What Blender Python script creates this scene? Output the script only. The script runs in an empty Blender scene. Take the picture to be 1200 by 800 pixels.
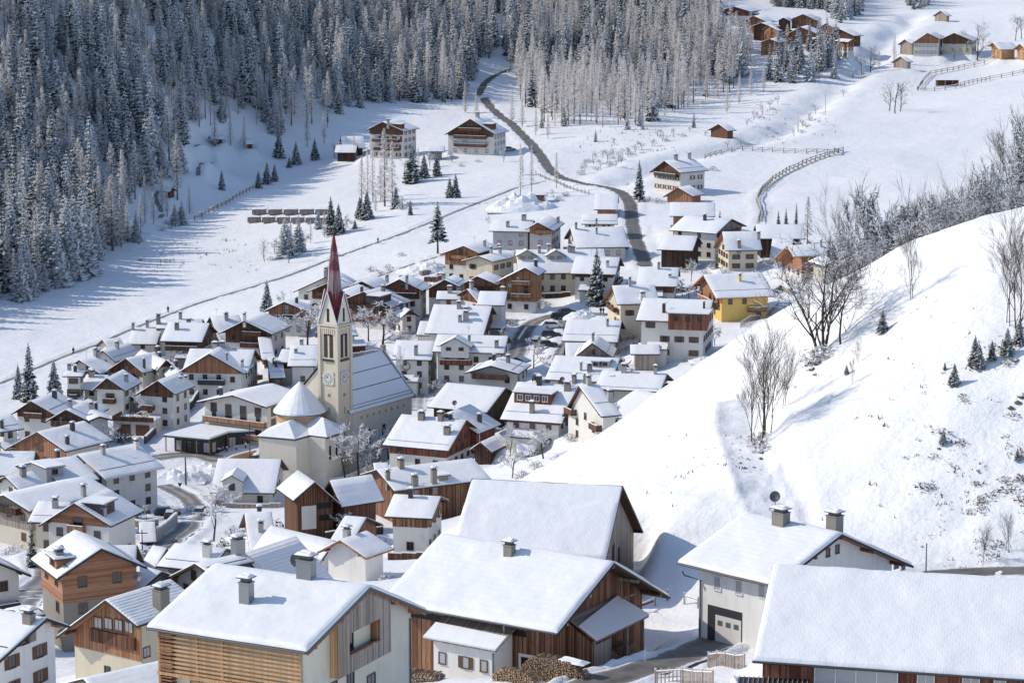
SUN, SKY, EXPO = 2.85, 0.15, 0.3
import bpy, math, random
import numpy as np
from mathutils import Vector, Matrix
R = math.radians
rnd = random.Random(7)
scene = bpy.context.scene
COL = scene.collection
FPX = 3000.0; PITCH = R(10.0)
CP, SP = math.cos(PITCH), math.sin(PITCH)

# ------------------------------------------------------------------ camera geometry (only used to find where things stand)
def ray(u, v):
    a = (u - 600.0) / FPX; b = (400.0 - v) / FPX
    return np.array([a, CP + b * SP, -SP + b * CP])
def project(x, y, z):
    d = y * CP - z * SP
    return 600 + FPX * x / d, 400 - FPX * (y * SP + z * CP) / d
def at(u, v, y):
    r = ray(u, v); return r * (y / r[1])

# ------------------------------------------------------------------ terrain
def smooth01(t):
    t = np.clip(t, 0, 1); return t * t * (3 - 2 * t)
def _hash(ix, iy, s):
    h = (ix.astype(np.int64) * 374761393 + iy.astype(np.int64) * 668265263 + s * 982451653) & 0xffffffff
    h = ((h ^ (h >> 13)) * 1274126177) & 0xffffffff
    h = h ^ (h >> 16)
    return (h & 0xffffff) / float(0xffffff)
def vnoise(x, y, s=0):
    ix = np.floor(x); iy = np.floor(y); fx = x - ix; fy = y - iy
    fx = fx * fx * (3 - 2 * fx); fy = fy * fy * (3 - 2 * fy)
    a = _hash(ix, iy, s); b = _hash(ix + 1, iy, s); c = _hash(ix, iy + 1, s); d = _hash(ix + 1, iy + 1, s)
    return (a * (1 - fx) + b * fx) * (1 - fy) + (c * (1 - fx) + d * fx) * fy - 0.5
class TPS:
    def __init__(self, pts, lam=0.0):
        P = np.array(pts, float); self.c = P[:, :2] / 100.0; n = len(P)
        K = self.k(self.c[:, None, :], self.c[None, :, :]) + lam * np.eye(n)
        Q = np.hstack([np.ones((n, 1)), self.c])
        M = np.zeros((n + 3, n + 3)); M[:n, :n] = K; M[:n, n:] = Q; M[n:, :n] = Q.T
        self.w = np.linalg.solve(M, np.concatenate([P[:, 2], np.zeros(3)]))
    @staticmethod
    def k(a, b):
        r2 = ((a - b) ** 2).sum(-1); return 0.5 * r2 * np.log(r2 + 1e-12)
    def __call__(self, x, y):
        x = np.atleast_1d(np.asarray(x, float)) / 100; y = np.atleast_1d(np.asarray(y, float)) / 100
        out = np.empty(x.size); X = np.stack([x.ravel(), y.ravel()], 1); n = len(self.c)
        for i in range(0, len(X), 20000):
            q = X[i:i + 20000]
            out[i:i + 20000] = self.k(q[:, None, :], self.c[None]) @ self.w[:n] + self.w[n] + q @ self.w[n + 1:]
        return out.reshape(x.shape)
# (u, v, depth) samples of the valley floor and the slopes behind it
VAL = [(0,860,205),(300,850,205),(600,830,210),(900,800,215),(1200,800,200),(150,800,250),(-60,790,255),
 (400,800,236),(640,790,228),(840,750,239),(885,737,243),(700,800,222),(1000,700,250),(1200,690,250),(900,770,228),
 (100,775,262),(80,700,318),(-80,700,320),(200,690,300),(150,610,395),(0,640,372),(60,560,450),(250,600,430),
 (350,640,352),(420,640,360),(480,650,352),(340,575,468),(470,590,420),(600,560,420),(660,540,420),
 (250,520,500),(120,500,520),(0,460,565),(130,400,620),(250,400,600),(530,470,520),(430,500,500),(640,470,500),
 (640,370,592),(550,330,642),(470,350,620),(860,388,545),(835,408,515),(780,440,500),(720,470,480),(700,400,560),(760,330,620),(960,330,590),
 (0,360,655),(150,350,665),(200,300,730),(70,325,690),(300,250,800),(420,300,710),(130,290,748),(250,205,895),(170,250,800),(300,200,900),(450,190,880),
 (440,250,770),(560,240,770),(640,300,670),(735,300,665),(745,250,740),(720,225,790),(655,208,830),(620,170,900),(570,120,1000),
 (650,250,745),(800,205,810),(800,270,690),(900,285,670),(1000,240,735),(1100,190,830),(1100,250,700),(880,220,790),(1200,160,880),(950,170,870),(1100,120,985),(860,160,890),
 (0,200,775),(-60,200,770),(0,100,830),(0,0,890),(-100,0,850),(-60,300,690),(150,100,880),(150,0,960),(300,100,965),(300,0,1050),(450,100,1030),(450,0,1150),(600,0,1240),(560,90,1080),(700,110,1060),(700,0,1250),(850,110,1050),
 (850,20,1180),(930,60,1110),(1000,20,1230),(1200,10,1230),(1160,90,1060),(1060,70,1110),(930,130,985),
 (-60,-60,920),(300,-50,1180),(600,-40,1380),(900,-30,1400),(1250,-20,1400)]
vp = [tuple(at(*p)) for p in VAL]
for (x, y, z) in [(-420,300,-60),(-420,600,-95),(-450,900,-60),(-480,1300,60),(-200,1600,90),(100,1700,80),(400,1600,60),(380,1100,-40),(360,800,-50),(300,500,-60),
                  (-250,420,-100),(-260,200,-70),(0,100,-62),(150,120,-50),(-120,110,-70)]: vp.append((x, y, z))
VALF = TPS(vp, 0.02)
# the spur on the right: its near face, crest and the fall behind it
SPR = [(1250,675,250),(1200,665,252),(1100,670,250),(1000,650,262),(900,640,268),(780,650,262),(690,650,275),(620,640,292),(560,640,305),
 (1200,500,273),(1100,500,275),(1000,500,282),(1150,400,288),(1050,400,298),(1200,300,302),(1100,330,305),
 (890,512,292),(850,580,272),(860,490,302),(790,560,290),(730,600,285),(700,560,305),(660,590,300),(950,420,312),
 (1200,238,314),(1130,264,318),(1060,294,324),(1000,317,330),(940,350,336),(900,378,340),(860,402,343),(800,442,346),(740,474,348),(700,508,350),(660,540,352),(620,562,352),(590,580,340)]
sp = [tuple(at(*p)) for p in SPR]
for (u, v, y) in [(1200,238,314),(1130,264,318),(1060,294,324),(1000,317,330),(940,350,336),(900,378,340),(860,402,343),(800,442,346),(740,474,348),(700,508,350),(660,540,352),(620,562,352)]:
    x0, y0, z0 = at(u, v, y)
    sp.append((x0 * 1.03, y0 + 12, z0 - 2.6)); sp.append((x0 * 1.1, y0 + 40, z0 - 15)); sp.append((x0 * 1.15, y0 + 95, z0 - 52))
for (x, y, z) in [(200,300,10),(260,250,30),(260,400,-20),(100,150,-75),(180,200,-45),(0,330,-100),(-40,270,-100),(-60,360,-130),(60,200,-90),(0,220,-95),(-100,300,-130)]: sp.append((x, y, z))
SPRF = TPS(sp, 0.02)
def base_z(x, y, noise=True):
    x = np.asarray(x, float); y = np.asarray(y, float)
    v = VALF(x, y); s = SPRF(x, y)
    s = s - np.clip((y - 470) * 1.5, 0, 400)              # the spur ends here
    k = 2.5
    z = np.maximum(v, s) + k * np.exp(-np.abs(v - s) / k) * 0.5
    if noise:
        z = z + vnoise(x / 38, y / 38, 1) * 1.6 + vnoise(x / 14, y / 14, 2) * 0.7 + vnoise(x / 5.5, y / 5.5, 3) * 0.22
    return z.reshape(x.shape) if x.shape else float(z[0])
def ground_hit(u, v, y0=150.0):
    """where the ray through (u, v) meets the ground, searched from depth y0 on"""
    ys = np.arange(y0, 1700, 2.0); r = ray(u, v); X = r[0] / r[1] * ys; Z = r[2] / r[1] * ys
    g = Z - base_z(X, ys)
    i = int(np.argmax(g < 0)) if (g < 0).any() else len(ys) - 1
    if i == 0: yy = ys[0]
    else: yy = ys[i - 1] + 2.0 * g[i - 1] / (g[i - 1] - g[i] + 1e-9)
    return np.array([r[0] / r[1] * yy, yy, r[2] / r[1] * yy])
GULLY = None; TRACK = None
def gully_dist(x, y):
    global GULLY
    if GULLY is None:
        P = np.array([ground_hit0(u, v) for (u, v) in ((1075,18),(1062,30),(1042,44),(1030,60),(1018,78),(1000,92),(985,104),(972,112),(955,124),(940,138),(925,150),(905,158),(870,168),(820,180),(780,190),(745,205),(722,214))]); out = []
        for a, b in zip(P[:-1], P[1:]): out += [a + (b - a) * i / 8 for i in range(8)]
        GULLY = np.array(out)
    d = np.full(x.shape, 1e9)
    for a in GULLY: d = np.minimum(d, (x - a[0]) ** 2 + (y - a[1]) ** 2)
    return np.sqrt(d)
def ground_hit0(u, v):
    ys = np.arange(600, 1600, 4.0); r = ray(u, v); X = r[0] / r[1] * ys; g = r[2] / r[1] * ys - base_z(X, ys, False); i = int(np.argmax(g < 0)); return np.array([X[i], ys[i]])
PADS = []     # (cx, cy, yaw, half length, half width, z)
ROADS = []    # arrays of (x, y, z), half width, bank height
def gz(x, y):
    """final ground height, with the levelled house plots and ploughed roads"""
    x = np.atleast_1d(np.asarray(x, float)); y = np.atleast_1d(np.asarray(y, float))
    z = base_z(x, y)
    m = np.nonzero((y > 690) & (y < 1350) & (x > 20) & (x < 260))[0]
    if len(m):
        d = gully_dist(x[m], y[m]) + vnoise(x[m] / 9, y[m] / 9, 51) * 5; z[m] = z[m] - 2.4 * np.exp(-(d / 5.5) ** 2) * (1 + vnoise(x[m] / 14, y[m] / 14, 52)) + .5 * np.exp(-((d - 13) / 5.0) ** 2)
    for (cx, cy, yaw, hx, hy, pz) in PADS:
        rr = max(hx, hy) * 1.5 + 6
        m = (np.abs(x - cx) < rr) & (np.abs(y - cy) < rr)
        if not m.any(): continue
        dx = x[m] - cx; dy = y[m] - cy; c, s = math.cos(yaw), math.sin(yaw)
        lx = np.abs(dx * c + dy * s) - hx; ly = np.abs(-dx * s + dy * c) - hy
        d = np.hypot(np.maximum(lx, 0), np.maximum(ly, 0))
        w = 1 - smooth01(d / 4.5)
        z[m] = z[m] * (1 - w) + pz * w
    for (P, hw, bank) in ROADS:
        lo = P.min(0) - hw - 8; hi = P.max(0) + hw + 8
        m = np.nonzero((x > lo[0]) & (x < hi[0]) & (y > lo[1]) & (y < hi[1]))[0]
        if len(m) == 0: continue
        bd = np.full(len(m), 1e9); bz = np.zeros(len(m)); xm = x[m]; ym = y[m]
        for a in P:
            d = (xm - a[0]) ** 2 + (ym - a[1]) ** 2
            k = d < bd; bd[k] = d[k]; bz[k] = a[2]
        d = np.sqrt(bd)
        w = 1 - smooth01((d - hw - 0.2) / 4.0)
        nz = z[m] * (1 - w) + (bz - 0.12) * w
        if P is TRACK: nz -= w * (.06 + .34 * vnoise(xm / 1.3, ym / 1.8, 61) + .16 * vnoise(xm / .6, ym / .9, 62))
        nz += bank * np.exp(-((d - hw - 1.0) / 0.55) ** 2) * (0.7 + 0.8 * (vnoise(xm / 1.7, ym / 1.7, 5) + .5))
        z[m] = nz
    m = (y < 400) & (x > 0)
    if m.any(): q = vnoise(x[m] / 16, y[m] / 9, 73) * 1.3 + vnoise(x[m] / 7, y[m] / 4, 71) * .6 + vnoise(x[m] / 2.6, y[m] / 1.7, 72) * .26; z[m] = z[m] + q
    return z
def gz1(x, y): return float(gz([x], [y])[0])

# ------------------------------------------------------------------ mesh building
class MB:
    def __init__(s): s.v = []; s.f = []; s.m = []; s.uv = []
    def poly(s, pts, mat=0, uv=None):
        i = len(s.v); s.v.extend([tuple(p) for p in pts]); s.f.append(tuple(range(i, i + len(pts)))); s.m.append(mat)
        if uv is None:
            p0 = Vector(pts[0]); a = Vector(pts[1]) - p0; n = Vector((0, 0, 0))
            for k in range(1, len(pts) - 1): n += (Vector(pts[k]) - p0).cross(Vector(pts[k + 1]) - p0)
            if abs(n.z) > 0.85 * n.length or n.length < 1e-12: uv = [(p[0], p[1]) for p in pts]
            else:
                h = Vector((n.y, -n.x, 0)); h = h.normalized() if h.length > 1e-9 else Vector((1, 0, 0))
                uv = [(p[0] * h.x + p[1] * h.y, p[2]) for p in pts]
        s.uv.append(uv)
    def box(s, c, d, mat=0, rz=0.0, skip=()):
        hx, hy, hz = d[0] / 2, d[1] / 2, d[2] / 2; cr, sr = math.cos(rz), math.sin(rz)
        P = []
        for z in (-hz, hz):
            for (x, y) in ((-hx, -hy), (hx, -hy), (hx, hy), (-hx, hy)):
                P.append((c[0] + x * cr - y * sr, c[1] + x * sr + y * cr, c[2] + z))
        for k, q in (('b', (3, 2, 1, 0)), ('t', (4, 5, 6, 7)), ('f', (0, 1, 5, 4)), ('r', (1, 2, 6, 5)), ('k', (2, 3, 7, 6)), ('l', (3, 0, 4, 7))):
            if k not in skip: s.poly([P[i] for i in q], mat)
    def tube(s, pts, rad, n=5, mat=0, cap=True):
        pts = [Vector(p) for p in pts]; rings = []
        for i, p in enumerate(pts):
            a = pts[max(i - 1, 0)]; b = pts[min(i + 1, len(pts) - 1)]; t = (b - a).normalized()
            q = t.orthogonal().normalized() if i == 0 else (q - t * q.dot(t)).normalized()
            w = t.cross(q); r = rad[i] if hasattr(rad, '__len__') else rad
            rings.append([p + q * math.cos(2 * math.pi * k / n) * r + w * math.sin(2 * math.pi * k / n) * r for k in range(n)])
        for i in range(len(rings) - 1):
            for k in range(n): s.poly([rings[i][k], rings[i][(k + 1) % n], rings[i + 1][(k + 1) % n], rings[i + 1][k]], mat)
        if cap and n > 2: s.poly(rings[-1], mat); s.poly(rings[0][::-1], mat)
    def prism(s, poly, z0, z1, mat=0, top=True, bot=False):
        n = len(poly)
        for i in range(n):
            a = poly[i]; b = poly[(i + 1) % n]
            s.poly([(a[0], a[1], z0), (b[0], b[1], z0), (b[0], b[1], z1), (a[0], a[1], z1)], mat)
        if top: s.poly([(p[0], p[1], z1) for p in poly], mat)
        if bot: s.poly([(p[0], p[1], z0) for p in poly][::-1], mat)
    def mesh(s, name, mats, smooth=False):
        me = bpy.data.meshes.new(name); me.from_pydata(s.v, [], s.f)
        for m in mats: me.materials.append(m)
        if len(mats) > 1: me.polygons.foreach_set('material_index', s.m)
        if s.f:
            l = me.uv_layers.new(name='UVMap'); l.data.foreach_set('uv', [c for p in s.uv for q in p for c in q])
            if smooth: me.polygons.foreach_set('use_smooth', [True] * len(s.f))
        me.update(); return me
    def build(s, name, mats, parent=None, loc=None, smooth=False, rz=0.0):
        if not isinstance(mats, (list, tuple)): mats = [mats]
        return put(name, s.mesh(name, mats, smooth), parent, loc, rz)
def put(name, me, parent=None, loc=None, rz=0.0, scale=None):
    o = bpy.data.objects.new(name, me); COL.objects.link(o); o.parent = parent
    if loc is not None: o.location = [float(q) for q in loc]
    if rz: o.rotation_euler = (0, 0, rz)
    if scale is not None: o.scale = scale
    return o
def tag(o, label=None, cat=None, group=None, kind=None):
    if label: o['label'] = label
    if cat: o['category'] = cat
    if group: o['group'] = group
    if kind: o['kind'] = kind
    return o
def empty(name, loc, rz=0.0, label=None, cat=None, group=None):
    o = bpy.data.objects.new(name, None); COL.objects.link(o); o.location = [float(q) for q in loc]; o.rotation_euler = (0, 0, rz); o.empty_display_size = 1
    return tag(o, label, cat, group)
def big_mesh(name, V, F, mats, smooth=True):
    me = bpy.data.meshes.new(name); V = np.asarray(V, np.float32); F = np.asarray(F, np.int32); k = F.shape[1]
    me.vertices.add(len(V)); me.vertices.foreach_set('co', V.ravel())
    me.loops.add(F.size); me.loops.foreach_set('vertex_index', F.ravel())
    me.polygons.add(len(F)); me.polygons.foreach_set('loop_start', np.arange(0, F.size, k, dtype=np.int32))
    try: me.polygons.foreach_set('loop_total', np.full(len(F), k, np.int32))
    except Exception: pass
    if smooth: me.polygons.foreach_set('use_smooth', np.ones(len(F), bool))
    for m in mats: me.materials.append(m)
    me.update(calc_edges=True); me.validate(); return me

# ------------------------------------------------------------------ materials
def nmat(name, col=(.5, .5, .5), rough=.8, spec=.3, metal=0.0):
    m = bpy.data.materials.new(name); m.use_nodes = True; nt = m.node_tree; b = nt.nodes['Principled BSDF']
    b.inputs['Base Color'].default_value = (*col, 1); b.inputs['Roughness'].default_value = rough
    b.inputs['Specular IOR Level'].default_value = spec; b.inputs['Metallic'].default_value = metal
    return m, nt, b
def N(nt, t, **kw):
    n = nt.nodes.new(t)
    for k, v in kw.items():
        if k in n.inputs: n.inputs[k].default_value = v
        else: setattr(n, k, v)
    return n
def ramp(nt, fac, stops):
    r = nt.nodes.new('ShaderNodeValToRGB'); cr = r.color_ramp
    while len(cr.elements) < len(stops): cr.elements.new(0.5)
    for e, (p, c) in zip(cr.elements, stops): e.position = p; e.color = (*c, 1) if len(c) == 3 else c
    nt.links.new(fac, r.inputs[0]); return r.outputs[0]
def bump(nt, b, h, strength=.3, dist=.1):
    n = N(nt, 'ShaderNodeBump', Strength=strength, Distance=dist); nt.links.new(h, n.inputs['Height']); nt.links.new(n.outputs[0], b.inputs['Normal']); return n
def math_(nt, op, a, b=None, c=None):
    n = nt.nodes.new('ShaderNodeMath'); n.operation = op
    for i, q in enumerate((a, b, c)):
        if q is None: continue
        if isinstance(q, (int, float)): n.inputs[i].default_value = q
        else: nt.links.new(q, n.inputs[i])
    return n.outputs[0]
def snow_mat(name, kind='ground', col=(.86, .865, .88)):
    m, nt, b = nmat(name, col, .6, .25); L = nt.links
    tc = N(nt, 'ShaderNodeTexCoord')
    n1 = N(nt, 'ShaderNodeTexNoise', Scale=1.3 if kind == 'ground' else .8, Detail=6.0 if kind == 'ground' else 2.5, Roughness=.6 if kind == 'ground' else .45); L.new(tc.outputs['Object'], n1.inputs['Vector'])
    n2 = N(nt, 'ShaderNodeTexNoise', Scale=.28, Detail=4.0); L.new(tc.outputs['Object'], n2.inputs['Vector'])
    h = math_(nt, 'MULTIPLY_ADD', n2.outputs[0], 2.2, n1.outputs[0])
    if kind == 'track':
        n3 = N(nt, 'ShaderNodeTexNoise', Scale=2.6, Detail=5.0, Roughness=.7); L.new(tc.outputs['Object'], n3.inputs['Vector']); h = math_(nt, 'MULTIPLY_ADD', n3.outputs[0], 2.5, h)
    if kind == 'faint':
        uv = N(nt, 'ShaderNodeUVMap'); sep = N(nt, 'ShaderNodeSeparateXYZ'); L.new(uv.outputs[0], sep.inputs[0]); h = math_(nt, 'MULTIPLY_ADD', math_(nt, 'SINE', math_(nt, 'MULTIPLY', sep.outputs[1], 2 * math.pi / .8)), .07, h)
    if kind == 'rib':
        uv = N(nt, 'ShaderNodeUVMap'); sep = N(nt, 'ShaderNodeSeparateXYZ'); L.new(uv.outputs[0], sep.inputs[0])
        w = math_(nt, 'SINE', math_(nt, 'MULTIPLY', sep.outputs[1], 2 * math.pi / .42))
        h = math_(nt, 'MULTIPLY_ADD', w, .16, h)
    if kind == 'tile':
        uv = N(nt, 'ShaderNodeUVMap'); br = N(nt, 'ShaderNodeTexBrick', Scale=1.0); L.new(uv.outputs[0], br.inputs['Vector'])
        br.inputs['Brick Width'].default_value = .5; br.inputs['Row Height'].default_value = .42; br.inputs['Mortar Size'].default_value = .05; br.inputs['Mortar Smooth'].default_value = .8
        h = math_(nt, 'MULTIPLY_ADD', br.outputs['Fac'], -.13, h)
    bump(nt, b, h, .5 if kind == 'ground' else .42, .35 if kind == 'ground' else .18)
    v = N(nt, 'ShaderNodeTexNoise', Scale=.05, Detail=3.0); L.new(tc.outputs['Object'], v.inputs['Vector'])
    c2 = tuple(q * .96 for q in col)
    L.new(ramp(nt, v.outputs[0], [(.3, c2), (.7, col)]), b.inputs['Base Color'])
    return m
def stucco(name, col):
    m, nt, b = nmat(name, col, .9, .2); L = nt.links; tc = N(nt, 'ShaderNodeTexCoord')
    n1 = N(nt, 'ShaderNodeTexNoise', Scale=.45, Detail=5.0, Roughness=.65); L.new(tc.outputs['Object'], n1.inputs['Vector'])
    n2 = N(nt, 'ShaderNodeTexNoise', Scale=9.0, Detail=3.0); L.new(tc.outputs['Object'], n2.inputs['Vector'])
    mp = N(nt, 'ShaderNodeMapping'); mp.inputs['Scale'].default_value = (1.6, 1.6, .16); L.new(tc.outputs['Object'], mp.inputs['Vector']); n3 = N(nt, 'ShaderNodeTexNoise', Scale=1.0, Detail=5.0, Roughness=.7); L.new(mp.outputs[0], n3.inputs['Vector'])
    f = math_(nt, 'MULTIPLY_ADD', n3.outputs[0], .6, math_(nt, 'MULTIPLY', n1.outputs[0], .5))
    L.new(ramp(nt, f, [(.34, tuple(q * .80 for q in col)), (.50, tuple(q * .95 for q in col)), (.62, col)]), b.inputs['Base Color'])
    bump(nt, b, n2.outputs[0], .25, .02); return m
def wood(name, c1, c2, c3, w=.16, horiz=False):
    m, nt, b = nmat(name, c1, .8, .2); L = nt.links
    uv = N(nt, 'ShaderNodeUVMap'); sep = N(nt, 'ShaderNodeSeparateXYZ'); L.new(uv.outputs[0], sep.inputs[0])
    a, c = (sep.outputs[1], sep.outputs[0]) if horiz else (sep.outputs[0], sep.outputs[1])
    q = math_(nt, 'DIVIDE', a, w); fl = math_(nt, 'FLOOR', q); fr = math_(nt, 'FRACT', q)
    info = N(nt, 'ShaderNodeObjectInfo')
    comb = N(nt, 'ShaderNodeCombineXYZ'); L.new(fl, comb.inputs[0]); L.new(info.outputs['Random'], comb.inputs[1])
    wn = N(nt, 'ShaderNodeTexWhiteNoise', noise_dimensions='2D'); L.new(comb.outputs[0], wn.inputs['Vector'])
    c4 = N(nt, 'ShaderNodeCombineXYZ'); L.new(math_(nt, 'MULTIPLY', a, 6.0), c4.inputs[0]); L.new(math_(nt, 'MULTIPLY', c, .7), c4.inputs[1]); L.new(fl, c4.inputs[2])
    gr = N(nt, 'ShaderNodeTexNoise', Scale=1.2, Detail=4.0, Roughness=.6); L.new(c4.outputs[0], gr.inputs['Vector'])
    f = math_(nt, 'MULTIPLY_ADD', math_(nt, 'SUBTRACT', gr.outputs[0], .5), .9, math_(nt, 'MULTIPLY_ADD', wn.outputs['Value'], .75, .12))
    colr = ramp(nt, f, [(.05, c1), (.5, c2), (.95, c3)])
    gap = math_(nt, 'COMPARE', fr, .0, .07)
    mx = N(nt, 'ShaderNodeMix', data_type='RGBA'); L.new(gap, mx.inputs[0]); L.new(colr, mx.inputs[6]); mx.inputs[7].default_value = (*[q * .3 for q in c1], 1)
    L.new(mx.outputs[2], b.inputs['Base Color'])
    bump(nt, b, math_(nt, 'SUBTRACT', gr.outputs[0], math_(nt, 'MULTIPLY', gap, 1.5)), .5, .03)
    return m
M = {}
M['snow'] = snow_mat('snow', 'ground'); M['rsnow'] = snow_mat('roof_snow', 'roof'); M['ribsnow'] = snow_mat('ribbed_roof_snow', 'rib'); M['tilesnow'] = snow_mat('tiled_roof_snow', 'tile'); M['faintsnow'] = snow_mat('faintly_ribbed_roof_snow', 'faint'); M['snowtrack'] = snow_mat('trodden_snow', 'track', (.80, .82, .86))
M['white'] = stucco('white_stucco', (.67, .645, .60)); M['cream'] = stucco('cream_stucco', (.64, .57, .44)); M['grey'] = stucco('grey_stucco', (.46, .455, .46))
M['beige'] = stucco('beige_stucco', (.55, .51, .43)); M['white2'] = stucco('sun_lightened_stucco', (.80, .78, .74)); M['beige2'] = stucco('sun_lightened_beige_stucco', (.72, .66, .54)); M['yellow'] = stucco('yellow_stucco', (.74, .50, .16)); M['church'] = stucco('church_stucco', (.66, .58, .45)); M['churchlight'] = stucco('church_pale_stucco', (.70, .64, .54))  # brighter stucco copies for near walls, sun and bounce light put into the colour
M['orange'] = wood('larch_boards', (.21, .09, .048), (.34, .165, .09), (.46, .27, .17))
M['orangeh'] = wood('larch_boards_horizontal', (.23, .105, .06), (.34, .17, .10), (.43, .24, .15), .18, True)
M['brown'] = wood('brown_boards', (.075, .036, .024), (.14, .068, .043), (.23, .12, .078))
M['dark'] = wood('dark_boards', (.028, .020, .016), (.06, .038, .028), (.12, .07, .05))
M['weath'] = wood('weathered_boards', (.20, .165, .14), (.34, .28, .235), (.48, .41, .36))
M['red'] = wood('reddish_boards', (.10, .034, .026), (.18, .068, .045), (.32, .15, .10))
M['barnw'] = wood('sunburnt_boards', (.085, .042, .028), (.21, .10, .06), (.40, .24, .15))
M['pale'] = wood('pale_larch', (.46, .25, .12), (.56, .34, .18), (.64, .43, .26))
M['paleh'] = wood('pale_boards_horizontal', (.36, .24, .15), (.48, .34, .22), (.58, .43, .29), .3, True)
M['fascia'] = nmat('fascia', (.045, .035, .032), .7)[0]; M['fascial'] = nmat('pale_fascia', (.42, .24, .12), .7)[0]
M['gutter'] = nmat('gutter_metal', (.09, .09, .10), .45, .5, .6)[0]; M['metal'] = nmat('zinc', (.28, .30, .33), .4, .5, .7)[0]
M['glass'] = nmat('window_glass', (.02, .026, .032), .08, .8)[0]; M['curtain'] = nmat('curtained_glass', (.42, .43, .44), .25, .6)[0]
M['frame'] = nmat('window_frame_wood', (.16, .085, .05), .6)[0]; M['framew'] = nmat('window_frame_white', (.75, .75, .74), .5)[0]; M['shutter'] = nmat('shutter', (.13, .075, .045), .7)[0]
M['magenta'] = nmat('magenta_frame', (.30, .02, .07), .6)[0]
M['stone'] = stucco('stone', (.26, .24, .21)); M['concrete'] = stucco('concrete', (.38, .37, .36)); M['ochre'] = stucco('ochre_render', (.52, .33, .19))
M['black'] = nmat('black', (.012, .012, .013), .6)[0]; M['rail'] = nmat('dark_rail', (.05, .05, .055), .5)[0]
M['door'] = nmat('door_wood', (.22, .11, .045), .7)[0]; M['teal'] = nmat('blue_black_paint', (.03, .05, .062), .6)[0]
def leafmat(name, col, var=.35, rough=.75, trans=0.0):
    m, nt, b = nmat(name, col, rough, .2); L = nt.links; info = N(nt, 'ShaderNodeObjectInfo'); g = N(nt, 'ShaderNodeTexCoord')
    n1 = N(nt, 'ShaderNodeTexNoise', Scale=1.1, Detail=2.0); L.new(g.outputs['Object'], n1.inputs['Vector'])
    f = math_(nt, 'MULTIPLY_ADD', info.outputs['Random'], .5, math_(nt, 'MULTIPLY', n1.outputs[0], .5))
    rc = ramp(nt, f, [(.2, tuple(q * (1 - var) for q in col)), (.8, tuple(min(1, q * (1 + var)) for q in col))]); L.new(rc, b.inputs['Base Color'])
    if trans:
        t = N(nt, 'ShaderNodeBsdfTranslucent'); L.new(rc, t.inputs['Color']); mx = N(nt, 'ShaderNodeMixShader'); mx.inputs[0].default_value = trans; L.new(b.outputs[0], mx.inputs[1]); L.new(t.outputs[0], mx.inputs[2]); L.new(mx.outputs[0], nt.nodes['Material Output'].inputs['Surface'])
    return m
M['bark'] = leafmat('bark', (.075, .055, .043), .3)
# ------------------------------------------------------------------ roads
def poly_px(pts, y0=150.0, step=1.5, smooth=9):
    P = np.array([ground_hit(u, v, y0) for (u, v) in pts])
    # smooth curve through the points
    out = []
    for i in range(len(P) - 1):
        p0 = P[max(i - 1, 0)]; p1 = P[i]; p2 = P[i + 1]; p3 = P[min(i + 2, len(P) - 1)]
        n = max(2, int(np.linalg.norm((p2 - p1)[:2]) / step))
        for k in range(n):
            t = k / n
            out.append(.5 * ((2 * p1) + (-p0 + p2) * t + (2 * p0 - 5 * p1 + 4 * p2 - p3) * t * t + (-p0 + 3 * p1 - 3 * p2 + p3) * t ** 3))
    out.append(P[-1]); out = np.array(out)
    z = base_z(out[:, 0], out[:, 1], True); k = np.ones(smooth) / smooth
    zp = np.pad(z, smooth // 2, mode='edge'); out[:, 2] = np.convolve(zp, k, 'valid')[:len(out)]
    return out
def road(name, pts, hw, mat, label=None, bank=.45, y0=150.0, kind='structure', step=1.5):
    P = poly_px(pts, y0, step); ROADS.append((P, hw, bank))
    return dict(name=name, P=P, hw=hw, mat=mat, label=label, kind=kind)
def build_road(r):
    P = r['P']; hw = r['hw']; V = []; F = []; n = 5
    T = np.gradient(P[:, :2], axis=0); T /= np.linalg.norm(T, axis=1)[:, None] + 1e-9
    for i in range(len(P)):
        for k in range(n):
            o = (k / (n - 1) * 2 - 1) * (hw + .35 * abs(k - 2) / 2 * (math.sin(i * 1.7) * .4 + math.sin(i * .6 + k) * .4))
            V.append((P[i, 0] - T[i, 1] * o, P[i, 1] + T[i, 0] * o, P[i, 2] + .0 - abs(o) * .01))
    for i in range(len(P) - 1):
        for k in range(n - 1):
            a = i * n + k; F.append((a, a + 1, a + n + 1, a + n))
    me = big_mesh(r['name'], V, F, [r['mat']])
    uv = me.uv_layers.new(name='UVMap'); co = np.empty(len(me.loops) * 2); li = np.empty(len(me.loops), np.int32); me.loops.foreach_get('vertex_index', li)
    co[0::2] = (li % n) / (n - 1) * 2 - 1; co[1::2] = (li // n) * 1.5; uv.data.foreach_set('uv', co)
    o = put(r['name'], me); tag(o, kind=r['kind'])
    return o
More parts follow.
